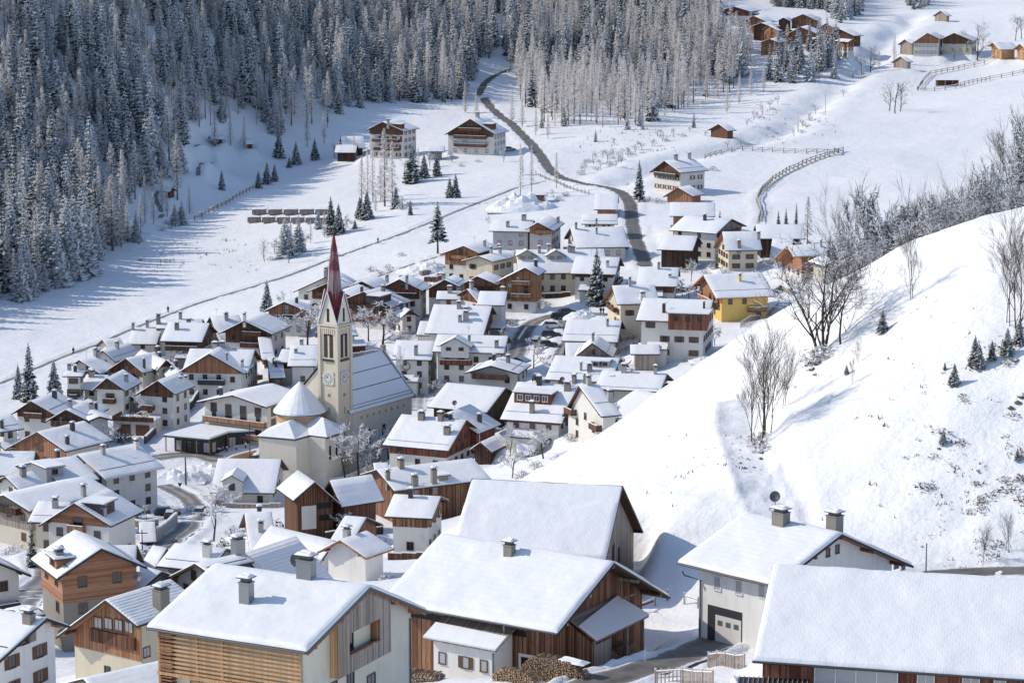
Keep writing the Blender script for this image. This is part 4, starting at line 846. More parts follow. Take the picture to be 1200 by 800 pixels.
R1 = h('hotel',(272,462),(320,449),(312,475),9.5,'guest house with two full width orange balconies above the black pavilion',lo='white',up='orange',clad='none',C2=(230,470),y0=440,pitch=13,og=1.6,bal=[('A',3.3,.98,0,'orange'),('A',.5,.98,0,'orange')],nwin=4,big=1.5,ch=[(259,463,dict(w=.6,d=.6,mat='rail'))],attic=0)
h('house',(352,409),(330,409),(346,424),7,'white house with smooth roof left behind the church tower',lo='white',clad='none',y0=440,ch=[(353,417,dict(w=.6,d=.6))],skipw=.5)
h('house',(375,404),(340,404),(372,428),7.5,'blue shaded white house directly behind the church tower',lo='white',clad='none',y0=440,skipw=.5)
h('house',(330,537),(255,540),(322,577),7.5,'house with wide ribbed roof and small gabled bay behind the frosted birch',lo='white',up='brown',clad='none',y0=330,skipw=.3,dorm=[(272,578,3.4,2.2,dict(mat='white',win=1,gable=True))],pitch=20)
h('house',(318,598),(286,600),(311,614),5,'low snow roofed house left of the old timber barn',lo='white',clad='none',y0=330,skipw=.5)
h('house',(455,541),(437,543),(457,551),4,'tiny shed roof at the top of the long low barn',lo='barnw',clad='none',y0=380,win=0)
h('shed',(627,509),(604,510),(625,517),3.2,'little log cabin with snow roof in front of the wide fronted chalet',lo='orange',clad='none',y0=400,win=0)
h('shed',(773,403),(738,405),(774,414),5,'snow roofed barn with weathered boards below the terrace fence',lo='weath',clad='none',y0=420,win=0)
h('house',(430,605),(404,603),(449,613),4.5,'low lean-to roof on the right side of the old timber barn',lo='barnw',clad='none',y0=335,win=0)
h('house',(800,362),(770,362),(798,372),7,'brown timber wing hiding behind the glass balustrade house',lo='red',clad='none',y0=480)
h('chalet',(762,401),(752,401),(760,409),4,'small porch roof beside the glass balustrade house',lo='white',clad='none',y0=440,win=0)
h('house',(745,455),(780,459),(790,470),5,'low house roof tucked behind the crest near the long roofed old house',lo='white',clad='none',y0=420,win=0)
h('house',(905,279),(930,281),(908,293),6,'small blue shaded roof between the cream house and the orange soffit house',lo='white',clad='none',y0=560,win=0)
h('house',(20,462),(2,466),(28,473),6,'small roof beside the three spruces at the left edge',lo='white',clad='none',y0=440,win=0) if False else None

h('house',(318,394),(302,396),(314,405),6,'small brown balconied house between the broad chalet and the stacked balconies',lo='white',up='red',clad='all',hs=1.5,y0=470)
h('house',(331,418),(313,420),(328,428),6,'low house with red brown shed front left of the church tower',lo='red',up='red',clad='none',y0=450)
h('shed',(182,610),(168,611),(181,616),3.0,'low snow roofed carport behind the parked black car',lo='dark',clad='none',y0=300,win=0)
h('house',(140,395),(120,402),(150,409),6.5,'low roof behind the steep snow roof among the left rooftops',lo='white',clad='none',y0=480,win=0)
h('house',(481,362),(470,357),(492,370),6,'small white house in front of the barn door chalet',lo='white',up='brown',y0=480)
h('house',(40,708),(22,712),(50,716),5,'small roof between the stone based chalet and the corner house',lo='stone',clad='none',y0=260,win=0)
h('house',(415,381),(398,385),(420,392),6.5,'snow roofed house hidden behind the church tower gables',lo='white',clad='none',y0=470)
h('house',(470,437),(462,431),(480,446),5,'little grey porch house between the nave gable and the sundial house',lo='beige',clad='none',y0=440,win=0)

h('chalet',(873,11),(879,9.5),(884,16),6.5,'small dark chalet squeezed between the topmost one and the orange gable',lo='brown',up='brown',clad='none',C2=(866,15.5),**FARV)
h('chalet',(926,34),(933,32.5),(937,40),6.5,'brown chalet with low eaves left of the thick snow verge',lo='brown',up='brown',clad='none',C2=(915,40),**FARV)
h('chalet',(968,27),(974,25.5),(978,33),6.5,'small orange chalet behind the hamlet spruces',lo='orange',up='orange',clad='none',C2=(959,33),**FARV)
h('house',(1080,49),(1087,47),(1091,56),6,'grey shed like house before the long row of windows',lo='weath',up='weath',clad='none',C2=(1071,55),y0=870)
# ------------------------------------------------------------------ the church
def plane_px(u, v, z):
    r = ray(u, v); return r * (z / r[2])
def church():
    th = R(33); e1 = np.array([math.sin(th), math.cos(th)]); e2 = np.array([-math.cos(th), math.sin(th)])
    y0 = 478.0; x0 = (396.9 - 600) / FPX * (y0 * CP + 108 * SP); z0 = -110.5
    root = empty('church', (x0, y0, z0), 0, 'cream village church with a tall clock tower and a slender red spire', 'church')
    yaw = math.atan2(e1[1], e1[0])      # local x runs along e1, local y along e2
    root.rotation_euler = (0, 0, yaw)
    PADS.append((x0 + e1[0] * 8 + e2[0] * 6, y0 + e1[1] * 8 + e2[1] * 6, yaw, 17, 10, z0))
    a = 4.15; zc = 29.3
    ST, STL, SN, DK = M['church'], M['churchlight'], M['rsnow'], M['gutter']
    t = MB(); t.box((a / 2, a / 2, zc / 2 - 1.5), (a, a, zc + 3)); t.build('tower', ST, root)
    tr = MB()
    for (x, y) in ((0, 0), (a, 0), (0, a), (a, a)): tr.box((x, y, 12), (.6, .6, zc * 2 - 24 - .02), 0)
    for z, e in ((zc - .15, .9), (zc - .75, .5), (19.3, .35), (22.6, .25), (11, .25)): tr.box((a / 2, a / 2, z), (a + e, a + e, .28), 0)
    tr.build('pilasters', M['church'], root)
    fr = MB()
    for k in range(9):
        q = (k + .5) / 9 * a
        fr.box((q, -.13, zc - 1.4), (.22, .14, 1.0)); fr.box((-.13, q, zc - 1.4), (.14, .22, 1.0)); fr.box((a + .13, q, zc - 1.4), (.14, .22, 1.0))
    fr.build('frieze', STL, root)
    def face(k):       # place on the two visible faces: 'R' is y = 0 (facing right), 'L' is x = 0 (facing left)
        return (lambda q, z, e=.0: (q, -e, z)) if k == 'R' else (lambda q, z, e=.0: (-e, q, z))
    def arch(mb, w, h, n=8):
        pts = [(-w / 2, 0), (w / 2, 0)] + [(w / 2 * math.cos(math.pi * i / n), h - w / 2 + w / 2 * math.sin(math.pi * i / n)) for i in range(n + 1)]; return pts
    for k in 'RL':
        F = face(k); rz = 0 if k == 'R' else -math.pi / 2
        pan = MB(); pan.poly([(-1.55, -.02, 0), (1.55, -.02, 0), (1.55, -.02, 6.6), (-1.55, -.02, 6.6)]); pan.build('belfry_panel', STL, root, F(a / 2, 22.2, .0), rz=rz)
        for q in (-.65, .65):
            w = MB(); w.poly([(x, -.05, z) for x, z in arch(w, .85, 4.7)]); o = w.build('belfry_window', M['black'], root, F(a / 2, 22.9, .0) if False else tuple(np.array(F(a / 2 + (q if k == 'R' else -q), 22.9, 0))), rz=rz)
            s = MB()
            for i in range(11): s.box((0, -.09, .35 + i * .36), (.74, .06, .2))
            s.build('louvre', M['shutter'], o)
        b = MB(); b.box((0, -.18, 0), (2.6, .25, .45)); b.build('belfry_sill', M['rail'], root, F(a / 2, 22.4, 0), rz=rz)
        ro = MB(); ro.tube([(0, -.02, 0), (0, -.07, 0)], .28, 10); ro.build('roundel', M['black'], root, F(a / 2, 28.0 - .6, 0), rz=rz)
        c = MB(); c.box((0, -.12, 0), (2.5, .2, 2.5)); co = c.build('clock_face', M['white'], root, F(a / 2, 19.9 - 1.0, 0), rz=rz)
        d = MB()
        for i in range(12):
            an = i * math.pi / 6; x, z = math.sin(an), math.cos(an); px, pz = z, -x
            for rr, ww in ((1.0, .07),): 
                d.poly([(x * .78 - px * ww, -.235, z * .78 - pz * ww), (x * .78 + px * ww, -.235, z * .78 + pz * ww), (x * 1.08 + px * ww, -.235, z * 1.08 + pz * ww), (x * 1.08 - px * ww, -.235, z * 1.08 - pz * ww)][::-1])
        for (sx, sz) in ((-1, -1), (1, -1), (1, 1), (-1, 1)): d.poly([(sx * 1.18, -.235, sz * 1.18), (sx * 1.18 - sx * .22, -.235, sz * 1.18), (sx * 1.18, -.235, sz * 1.18 - sz * .22)])
        ring = [(math.sin(i * math.pi / 12), math.cos(i * math.pi / 12)) for i in range(25)]
        for i in range(24): d.poly([(ring[i][0] * .66, -.235, ring[i][1] * .66), (ring[i + 1][0] * .66, -.235, ring[i + 1][1] * .66), (ring[i + 1][0] * .60, -.235, ring[i + 1][1] * .60), (ring[i][0] * .60, -.235, ring[i][1] * .60)])
        d.build('numerals', M['rail'], co)
        hd = MB()
        for an, L_, w_ in ((math.radians(-35), .55, .07), (math.radians(-60), .85, .05)):
            x, z = math.sin(an), math.cos(an); px, pz = z, -x
            hd.poly([(-px * w_, -.26, -pz * w_), (px * w_, -.26, pz * w_), (x * L_ + px * w_ * .4, -.26, z * L_ + pz * w_ * .4), (x * L_ - px * w_ * .4, -.26, z * L_ - pz * w_ * .4)])
        hd.build('clock_hands', M['black'], co)
        for z_, w_, h_ in ((15.6, .6, .6), (12.6, .28, 1.3), (8.0, .3, 1.3)):
            s = MB(); s.box((0, -.02, 0), (w_, .06, h_)); s.build('slit_window', M['stone'], root, F(a / 2, z_, 0), rz=rz)
    # four gables
    gh = 6.0
    for k, (cx, cy, rz) in enumerate(((a / 2, 0, 0), (0, a / 2, -math.pi / 2), (a, a / 2, math.pi / 2), (a / 2, a, math.pi))):
        g = MB(); w = a / 2 + .12
        g.poly([(-w, -.05, 0), (w, -.05, 0), (0, -.05, gh)]); go = g.build('gable', STL, root, (cx, cy, zc), rz=rz)
        rf = MB()
        for sg in (-1, 1):
            rf.poly([(sg * (w + .15), -.25, -.1), (0, -.25, gh + .25), (0, a / 2 - .05, gh + .25)][::(1 if sg < 0 else -1)])
        rf.build('gable_roof', M['spirered'], go)
        ed = MB()
        for sg in (-1, 1): ed.tube([(sg * (w + .12), -.28, 0), (0, -.28, gh + .3)], .11, 4)
        ed.build('coping', M['tsnow'], go)
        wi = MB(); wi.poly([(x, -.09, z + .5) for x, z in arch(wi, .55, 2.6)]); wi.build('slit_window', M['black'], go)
    # octagonal spire
    sb = zc + .6; tip = zc + 17.6; rb = 2.75
    s = MB(); n = 8; levels = [(0, 2.2), (.2, 1.7), (.36, 1.35), (.6, 1.05), (.83, .55), (1, .03)]
    ringp = [[(a / 2 + r * math.cos(math.pi / 8 + k * math.pi / 4), a / 2 + r * math.sin(math.pi / 8 + k * math.pi / 4), sb + (tip - sb) * f) for k in range(n)] for f, r in levels]
    for i in range(len(levels) - 1):
        for k in range(n): s.poly([ringp[i][k], ringp[i][(k + 1) % n], ringp[i + 1][(k + 1) % n], ringp[i + 1][k]], 0)
    sp = s.build('spire', M['spirered'], root)
    st = MB()
    for k in range(n):          # snow caught in the seams of the middle section
        for f in np.linspace(.0, .75, 4):
            def pt(lv_f, off):
                r = float(np.interp(lv_f, [q[0] for q in levels], [q[1] for q in levels])) * .97 + off
                A_ = (math.cos(math.pi / 8 + k * math.pi / 4), math.sin(math.pi / 8 + k * math.pi / 4)); B_ = (math.cos(math.pi / 8 + (k + 1) * math.pi / 4), math.sin(math.pi / 8 + (k + 1) * math.pi / 4))
                return Vector((a / 2 + r * (A_[0] * (1 - f) + B_[0] * f), a / 2 + r * (A_[1] * (1 - f) + B_[1] * f), sb + (tip - sb) * lv_f))
            l0, l1 = .26 + .04 * math.sin(k * 3 + f * 9), .72 + .06 * math.sin(k * 5 + f * 7)
            m_ = .5 * (l0 + l1); st.tube([pt(l0, .03), pt(m_, .05), pt(l1, .03)], [.016, .03, .014], 4, cap=False)
    st.build('snow_seams', M['tsnow'], sp)
    cr = MB(); cr.tube([(a / 2, a / 2, tip - .5), (a / 2, a / 2, tip + 1.7)], .05, 5); cr.box((a / 2, a / 2, tip + 1.1), (.75, .09, .09)); cr.tube([(a / 2, a / 2, tip - .1), (a / 2, a / 2, tip + .25)], [.18, .18], 6); cr.build('cross', DK, root)
    # nave
    x1, x2 = 3.2, 24.0; w = 7.1; ez = 12.0; rz_ = 19.7; ys = -.5
    nv = MB(); nv.box(((x1 + x2) / 2, w, ez / 2 - 1.5), (x2 - x1, 2 * w + .4, ez + 3))
    for x in (x1, x2): nv.poly([(x, -.2, ez), (x, 2 * w + .2, ez), (x, w, rz_)][::(1 if x == x2 else -1)])
    nv.build('nave_wall', STL, root)
    rf = MB()
    for sg in (-1, 1):
        yo = w + sg * (w + .7); q = [(x1 - .3, yo, ez - .3), (x2 + .2, yo, ez - .3), (x2 + .2, w, rz_ + .25), (x1 - .3, w, rz_ + .25)]; rf.poly(q if sg < 0 else q[::-1])
    rf.build('nave_roof', M['fascia'], root)
    sn = MB(); N_ = 14
    for sg in (-1, 1):
        for (f0, f1) in ((.0, .05), (.075, .11), (.135, .39), (.42, .70), (.73, 1.0)):
            for i in range(N_):
                xa, xb = x1 - .25 + (x2 - x1 + .4) * i / N_, x1 - .25 + (x2 - x1 + .4) * (i + 1) / N_
                def pz(x, f, d=.22): return (x, w + sg * (w + .65) * (1 - f), (ez - .3) + (rz_ - ez + .5) * f + d)
                q = [pz(xa, f0), pz(xb, f0), pz(xb, f1), pz(xa, f1)]; sn.poly(q if sg < 0 else q[::-1])
            q = [pz(x1 - .25, f0, 0), pz(x2 + .15, f0, 0), pz(x2 + .15, f0), pz(x1 - .25, f0)]; sn.poly(q if sg < 0 else q[::-1])
    sn.build('nave_snow', SN, root)
    gb = MB()        # stepped parapet of the far gable
    for sg in (-1, 1):
        yo = w + sg * (w + .6); P1 = Vector((x2 + .3, yo, ez)); P2 = Vector((x2 + .3, w, rz_ + .9)); q = [P1, P2, P2 + Vector((.5, 0, 0)), P1 + Vector((.5, 0, 0))]
        gb.poly([p - Vector((0, 0, .9)) for p in (P1, P2)] + [P2, P1]); gb.poly([p + Vector((.5, 0, -.9)) for p in (P2, P1)] + [P1 + Vector((.5, 0, 0)), P2 + Vector((.5, 0, 0))]); gb.poly(q, 1)
    gb.box((x2 + .55, w, rz_ + .9), (.8, .8, 1.2)); gb.build('parapet', [M['stone'], M['tsnow']], root)
    for i in range(8):
        w_ = MB(); w_.box((0, -.02, 0), (.5, .08, .55)); w_.build('frieze_window', M['ochre'], root, (x1 + 4 + i * 2.0, -.2, ez - 1.7))
    for x in (9.5, 14.5, 19.5):
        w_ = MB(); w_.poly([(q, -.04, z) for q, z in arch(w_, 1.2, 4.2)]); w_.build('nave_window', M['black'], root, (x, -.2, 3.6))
    # gable wall of the choir behind the drum
    # drum with conical roof
    cx, cy, rr = -2.6, 7.1, 4.4; n = 24; dz = 12.6
    dr = MB(); P = [(cx + rr * math.cos(2 * math.pi * k / n), cy + rr * math.sin(2 * math.pi * k / n)) for k in range(n)]; dr.prism(P, -1, dz, 0, top=False); dr.build('drum', ST, root, smooth=False)
    bd = MB(); P2 = [(cx + (rr + .12) * math.cos(2 * math.pi * k / n), cy + (rr + .12) * math.sin(2 * math.pi * k / n)) for k in range(n)]; bd.prism(P2, dz - 1.9, dz - .7, 0); bd.build('drum_band', M['ochre'], root)
    dn = MB()
    for k in range(n * 2):
        an = math.pi * k / n + .05; dn.box((cx + (rr + .05) * math.cos(an), cy + (rr + .05) * math.sin(an), dz - 2.8), (.12, .34, .8), 0, an)
    dn.build('drum_arcade', STL, root)
    cn = MB(); ro = rr + .75; prof_ = [(ro, dz - .15), (ro * .98, dz + .2), (ro * .6, dz + 2.5), (ro * .25, dz + 4.5), (.05, dz + 5.6)]
    for i in range(len(prof_) - 1):
        for k in range(n):
            a0, a1 = 2 * math.pi * k / n, 2 * math.pi * (k + 1) / n; (r0, z_0), (r1, z_1) = prof_[i], prof_[i + 1]
            cn.poly([(cx + r0 * math.cos(a0), cy + r0 * math.sin(a0), z_0), (cx + r0 * math.cos(a1), cy + r0 * math.sin(a1), z_0), (cx + r1 * math.cos(a1), cy + r1 * math.sin(a1), z_1), (cx + r1 * math.cos(a0), cy + r1 * math.sin(a0), z_1)])
    cn.build('cone_roof', SN, root, smooth=True)
    gt = MB(); gt.tube([(cx + (ro + .05) * math.cos(2 * math.pi * k / n), cy + (ro + .05) * math.sin(2 * math.pi * k / n), dz - .2) for k in range(n + 1)], .1, 4, cap=False); gt.build('gutter', M['gutter'], root)
    # low polygonal chapels round the drum
    ez2 = z0 + 9.4
    W2 = Matrix.Translation(Vector((x0, y0, z0))) @ Matrix.Rotation(yaw, 4, 'Z'); Wi = W2.inverted()
    def LP(u, v, z): return Wi @ Vector([float(q) for q in plane_px(u, v, z)])
    E = [LP(u, v, ez2) for (u, v) in ((303, 512), (347, 515.5), (361, 511.5), (381, 513.5), (399, 508))]
    back = [E[0] + Vector((7, 3, 0)), E[4] + Vector((5, 3, 0))]
    pl = MB(); ring = [back[0]] + E + [back[1]]
    for i in range(len(ring) - 1):
        p, q = ring[i], ring[i + 1]; pl.poly([(p.x, p.y, -2), (q.x, q.y, -2), (q.x, q.y, p.z), (p.x, p.y, p.z)])
    pl.poly([(q.x, q.y, q.z - .02) for q in ring]); pl.build('chapel_wall', STL, root)
    top = {0: LP(338, 494, ez2 + 2.4), 1: LP(361, 503, ez2 + .7), 2: LP(379, 489, ez2 + 2.7)}
    rt = MB(); up = Vector((0, 0, .25))
    cen = sum(E, Vector()) / 5
    def ov(p): d = (p - cen); d.z = 0; d.normalize(); return p + d * .35 + up
    Eo = [ov(p) for p in E]; bo = [b + up for b in back]
    for tri in ([bo[0], Eo[0], top[0]], [Eo[0], Eo[1], top[0]], [Eo[1], Eo[2], top[1]], [Eo[1], top[1], top[0]], [Eo[2], Eo[3], top[2]], [Eo[2], top[2], top[1]], [Eo[3], Eo[4], top[2]], [Eo[4], bo[1], top[2]]): rt.poly(tri)
    inner = Vector((cx, cy, top[0].z + .1))
    for tri in ([bo[0], top[0], inner], [top[0], top[1], inner], [top[1], top[2], inner], [top[2], bo[1], inner]): rt.poly(tri)
    rt.build('chapel_roof', SN, root)
    ga = MB(); ga.tube([p - up for p in [bo[0]] + Eo + [bo[1]]], .12, 4, cap=False); ga.build('gutter', M['gutter'], root)
    d = (E[4] - E[3]).normalized(); nrm = Vector((d.y, -d.x, 0)); rzw = math.atan2(d.y, d.x)
    for f in (.3, .72):
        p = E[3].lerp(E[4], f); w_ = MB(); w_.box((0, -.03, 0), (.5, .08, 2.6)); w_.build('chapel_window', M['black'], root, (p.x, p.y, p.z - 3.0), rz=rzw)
sr, snt, sb_ = nmat('spire_red', (.13, .03, .035), .6)
_w = N(snt, 'ShaderNodeTexNoise', Scale=.9, Detail=4.0); _tc = N(snt, 'ShaderNodeTexCoord'); snt.links.new(_tc.outputs['Object'], _w.inputs['Vector'])
snt.links.new(ramp(snt, _w.outputs[0], [(.3, (.10, .018, .022)), (.6, (.17, .04, .045)), (.78, (.21, .09, .09))]), sb_.inputs['Base Color']); M['spirered'] = sr
M['tsnow'] = leafmat('snow_on_branches', (.84, .86, .89), .04, .7, .35)
church()
def face_hit(info, k, u, v, e=0.0):
    """where the sight line through (u, v) meets a house face pushed out by e: (q along the face, z)"""
    o, an, wd, shf = info['faces'][k]; O = to_local(info, (0, 0, 0)); D = to_local(info, ray(u, v)) - O
    n = np.array([math.cos(an), math.sin(an)]); d0 = o[0] * n[0] + o[1] * n[1] + e
    t = (d0 - O[0] * n[0] - O[1] * n[1]) / (D[0] * n[0] + D[1] * n[1]); P = O + D * t
    tx = np.array([-math.sin(an), math.cos(an)]); return float(P[0] * tx[0] + P[1] * tx[1] - (shf if k in 'AB' else 0)), float(P[2])
TERR = []
# ------------------------------------------------------------------ details of the nearest houses
def vface(info):
    return [k for k in 'PN' if info['vis'][k] > 0][0]
def panel(info, k, pts, e, name, mat, parent=None, thick=0.0):
    """flat piece on a house face given as (q, z) corners, e in front of the wall"""
    m = MB(); P = [info['onface'](k, q, z, e)[:3] for q, z in pts]; m.poly(P, 0)
    if thick:
        Q = [info['onface'](k, q, z, e - thick)[:3] for q, z in pts]; n = len(P)
        for i in range(n): m.poly([Q[i], Q[(i + 1) % n], P[(i + 1) % n], P[i]], 0)
    return m.build(name, M[mat], info['root'])
def beams(info, k, lst, name, mat, e):
    """boxes between (q0, z0, q1, z1, size, depth)"""
    m = MB()
    for (q0, z0, q1, z1, s, d) in lst:
        x, y, z, rz = info['onface'](k, (q0 + q1) / 2, (z0 + z1) / 2, e)
        if abs(q1 - q0) > abs(z1 - z0): m.box((x, y, z), (abs(q1 - q0), d, s), 0, rz)
        else: m.box((x, y, z), (s, d, abs(z1 - z0)), 0, rz)
    return m.build(name, M[mat], info['root'])
def win_at(info, k, q, z, w, h_, e=.01, **kw):
    x, y, zz, rz = info['onface'](k, q, z, e); return add_window(info['root'], x, y, zz, rz, w, h_, **kw)
def win_px(info, k, u, v, wpx, hpx, **kw):
    q, z = face_hit(info, k, u, v); s = info['scale']; return win_at(info, k, q, z, wpx / s / max(.35, info['vis'][k]), hpx / s, **kw)
def rafters(info, k, n, e0, size=(.16, .22), mat='brown'):
    m = MB(); hl = info['hl']; s = 1 if k == 'P' else -1; w = info['w1'] if k == 'P' else info['w2']; S = info['s1'] if k == 'P' else info['s2']
    for i in range(n):
        x = -info['L'] / 2 + .5 + (info['L'] - 1.0) * i / (n - 1); y0, y1 = s * w, s * (S - .12); m.box((x, (y0 + y1) / 2, info['zw'](y1) + .02 + abs(y1 - y0) * .1), (size[0], abs(y1 - y0), size[1]), 0)
    m.build('rafters', M[mat], info['root'])
def purlins(info, sg, ys, mat='brown', s=.26):
    hl = info['hl']
    for y in ys:
        m = MB(); z = info['zw'](y) - s / 2 - .02; m.box((sg * (hl + (info['L'] / 2 - hl) / 2 - .05), y, z), ((info['L'] / 2 - hl) + .1, s, s)); m.build('purlin', M[mat], info['root'])
def gutter(info, k, mat='gutter', pipe=None):
    m = MB(); s = 1 if k == 'P' else -1; S = (info['s1'] if k == 'P' else info['s2']); z = info['prof'](s * S) - .42; h2 = info['L'] / 2
    m.tube([(-h2 + .05, s * (S + .14), z), (h2 - .05, s * (S + .14), z)], .09, 6)
    if pipe is not None:
        w = info['w1'] if k == 'P' else info['w2']; x = pipe * (info['hl'] - .15); m.tube([(x, s * (S + .1), z), (x, s * (w + .35), z - .5), (x, s * (w + .12), z - .9), (x, s * (w + .12), -2)], .06, 6)
    m.build('gutter', M[mat], info['root'])
for I_ in (F1, F2, F3, F4, F5):
    for k_ in 'PN': gutter(I_, k_)
# -- modern chalet with slats
k1 = vface(F1)
zt = F1['zw']
def gpoly(info, q0, q1, z0, gap=.12):
    """(q, z) outline on the A gable between q0 and q1 from z0 up to the roof"""
    o = (info['w1'] - info['w2']) / 2; f = lambda q: zt_(info, q + o) - gap
    pts = [(q0, z0), (q1, z0), (q1, f(q1))]
    if q0 < -o < q1: pts.append((-o, f(-o)))
    pts.append((q0, f(q0))); return pts
def zt_(info, y): return info['zw'](y)
r1 = 13.2 / F1['scale']
def Z1(z): return F1['H'] - (11.98 - z) * r1
qa = -5.1 * r1; qb = 4.2 * r1; zb = Z1(4.6); e_ = .8; qc = -3.2 * r1; qd = 2.25 * r1; z6, z8 = Z1(6.15), Z1(8.2)
pans = [gpoly(F1, qa, qc, zb), gpoly(F1, qd, qb, zb), gpoly(F1, qc, qd, z8), [(qc, zb), (qd, zb), (qd, z6), (qc, z6)]]
for P_ in pans: panel(F1, 'A', P_, e_, 'weathered_cladding', 'weath', thick=.16)
panel(F1, 'A', [(qa, zb), (qb, zb), (qb, zb + .01), (qa, zb + .01)], e_, 'bay_base', 'orange', thick=.8)
for q_ in (qa, qb):
    m_ = MB(); zz = zt_(F1, q_ + (F1['w1'] - F1['w2']) / 2) - .15; P_ = [F1['onface']('A', q_, z, e)[:3] for z, e in ((zb, 0), (zb, e_ - .01), (zz, e_ - .01), (zz, 0))]; m_.poly(P_ if q_ > 0 else P_[::-1])
    m_.build('side_cladding', M['pale'], F1['root'])
panel(F1, 'A', [(qd - .2, z6), (qd - .03, z6), (qd - .03, z8), (qd - .2, z8)], e_ - .17, 'loggia_cheek', 'orange', thick=.6)
panel(F1, 'A', [(qc, z6), (qd, z6), (qd, z6 + .12), (qc, z6 + .12)], e_ + .03, 'parapet_cap', 'orange', thick=.22)
panel(F1, 'A', [(qc, z6), (qd, z6), (qd, z8), (qc, z8)], .02, 'loggia_wall', 'beige2')
win_at(F1, 'A', -1.6, Z1(7.15), 1.2, 1.65, e=.03, frame='rail'); win_at(F1, 'A', -4.0, Z1(2.9), 1.1, 2.0, frame='rail'); win_at(F1, 'A', -1.4, Z1(3.2), 1.0, 2.4, frame='rail'); win_at(F1, 'A', 1.8, Z1(2.0), 1.2, 1.6, frame='rail')
L_ = []; hl1 = F1['hl']; n10 = 10
for i in range(n10): L_.append((-hl1 - .2, Z1(8.35 - i * .38), hl1 + .3, Z1(8.35 - i * .38), .17, .10))
for i in range(5): L_.append((-hl1 * .55, Z1(4.2 - i * .45), hl1 * .2, Z1(4.2 - i * .45), .12, .08))
beams(F1, k1, L_, 'slat', 'pale', .75)
beams(F1, k1, [(q, Z1(-1.0), q, Z1(8.6), .20, .26) for q in (-hl1 - .1, -hl1 + 3.3, -hl1 + 5.6, hl1 - .2)], 'screen_post', 'pale', .62)
beams(F1, k1, [(-hl1 - .2, Z1(4.6), hl1 + .3, Z1(4.6), .22, 1.0)], 'floor_beam', 'pale', .45)
L_ = []
for i in range(26): L_.append((-hl1 - .1, Z1(8.5 - i * .30), -hl1 + 1.1, Z1(8.5 - i * .30), .09, .7))
beams(F1, k1, L_, 'shading_fin', 'orange', .55)
for q_ in (-3.3, .5, 3.9): win_at(F1, k1, q_, Z1(2.7), 1.2, 2.1, frame='rail')
purlins(F1, 1, [-F1['w2'] + .3, -F1['w2'] * .5, 0, F1['w1'] * .5, F1['w1'] - .3], 'orange', .3)
m_ = MB(); h_ = F1['L'] / 2 - .06
for sg, s_, t_ in ((1, F1['s1'], F1['t1']), (-1, F1['s2'], F1['t2'])):
    a_ = (h_, 0, F1['zw'](0) + .1); b_ = (h_, sg * (s_ - .1), F1['zw'](sg * (s_ - .1)) + .1); P_ = [a_, b_, (b_[0], b_[1], b_[2] - .34), (a_[0], a_[1], a_[2] - .34)]; m_.poly(P_ if sg < 0 else P_[::-1])
m_.build('barge_board', M['orange'], F1['root'])
x_, y_, z_, rz_ = F1['onface']('A', F1['w1'] * 0 + (F1['w1'] + F1['w2']) / 2 - .25, 4, .1); m_ = MB(); m_.tube([(x_, y_, -3), (x_, y_, Z1(6.3))], .07, 6); m_.build('downpipe', M['gutter'], F1['root'])
# -- sunburnt barn
k2 = vface(F2); w2f = F2['w2'] if k2 == 'N' else F2['w1']; sg2 = -1 if k2 == 'N' else 1
def lp(info, k, q, z, e=0.0): return info['onface'](k, q, z, e)[:3]
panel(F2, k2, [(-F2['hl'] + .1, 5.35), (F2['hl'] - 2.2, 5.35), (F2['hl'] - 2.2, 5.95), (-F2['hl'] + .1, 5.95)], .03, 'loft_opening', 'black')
panel(F2, k2, [(4.6, 2.3), (9.1, 2.3), (9.1, 3.75), (4.6, 3.75)], .03, 'whitewashed_wall', 'white2'); panel(F2, k2, [(2.0, -2), (9.1, -2), (9.1, 2.3), (2.0, 2.3)], .03, 'whitewashed_wall', 'white2')
panel(F2, k2, [(4.9, 1.7), (5.7, 1.7), (5.7, 3.45), (4.9, 3.45)], .06, 'stable_door', 'black'); panel(F2, k2, [(7.0, 1.7), (8.3, 1.7), (8.3, 3.4), (7.0, 3.4)], .06, 'stable_door', 'dark')
rafters(F2, k2, 16, 0)
purlins(F2, 1, [-F2['w2'] + .2, -F2['w2'] * .5, 0, F2['w1'] * .5, F2['w1'] - .2], 'weath', .3)
m_ = MB(); x_, y_, z_ = lp(F2, 'A', 7.0, 5, 0); 
for (qq, zz, ll) in ((3.6, 6.2, 3.4), (7.4, 4.6, 2.2)): P0_ = Vector(lp(F2, 'A', qq, zz, .1)); P1_ = Vector(lp(F2, 'A', qq + .3, zz + .9, 2.0)); m_.tube([P0_, P1_], .09, 5)
m_.build('brace', M['weath'], F2['root'])
# lean-to roof on the gable, with posts and stacked logs beneath
A1, A2 = lp(F2, 'A', -5.2, 6.5), lp(F2, 'A', 3.6, 6.5); B1, B2 = lp(F2, 'A', -5.1, 4.75, 3.1), lp(F2, 'A', 4.7, 4.75, 3.1)
lt = MB(); V3 = Vector
def slab(mb, a, b, c, d, th, mat=0, mt=None):
    P = [V3(p) for p in (a, b, c, d)]; n = (P[1] - P[0]).cross(P[3] - P[0]).normalized(); n = n if n.z > 0 else -n; T = [p + n * th for p in P]
    cc = sum(T, V3()) / 4
    def add(q, mm):
        nn = (q[1] - q[0]).cross(q[2] - q[0]); m0 = sum(q, V3()) / len(q); ref = m0 - (cc - n * th / 2); mb.poly(q if nn.dot(ref) > 0 else q[::-1], mm)
    add(T, mat if mt is None else mt); add(P, mat)
    for i in range(4): add([P[i], P[(i + 1) % 4], T[(i + 1) % 4], T[i]], mat)
slab(lt, A1, A2, B2, B1, .14); lt.build('lean_to_roof', M['weath'], F2['root'])
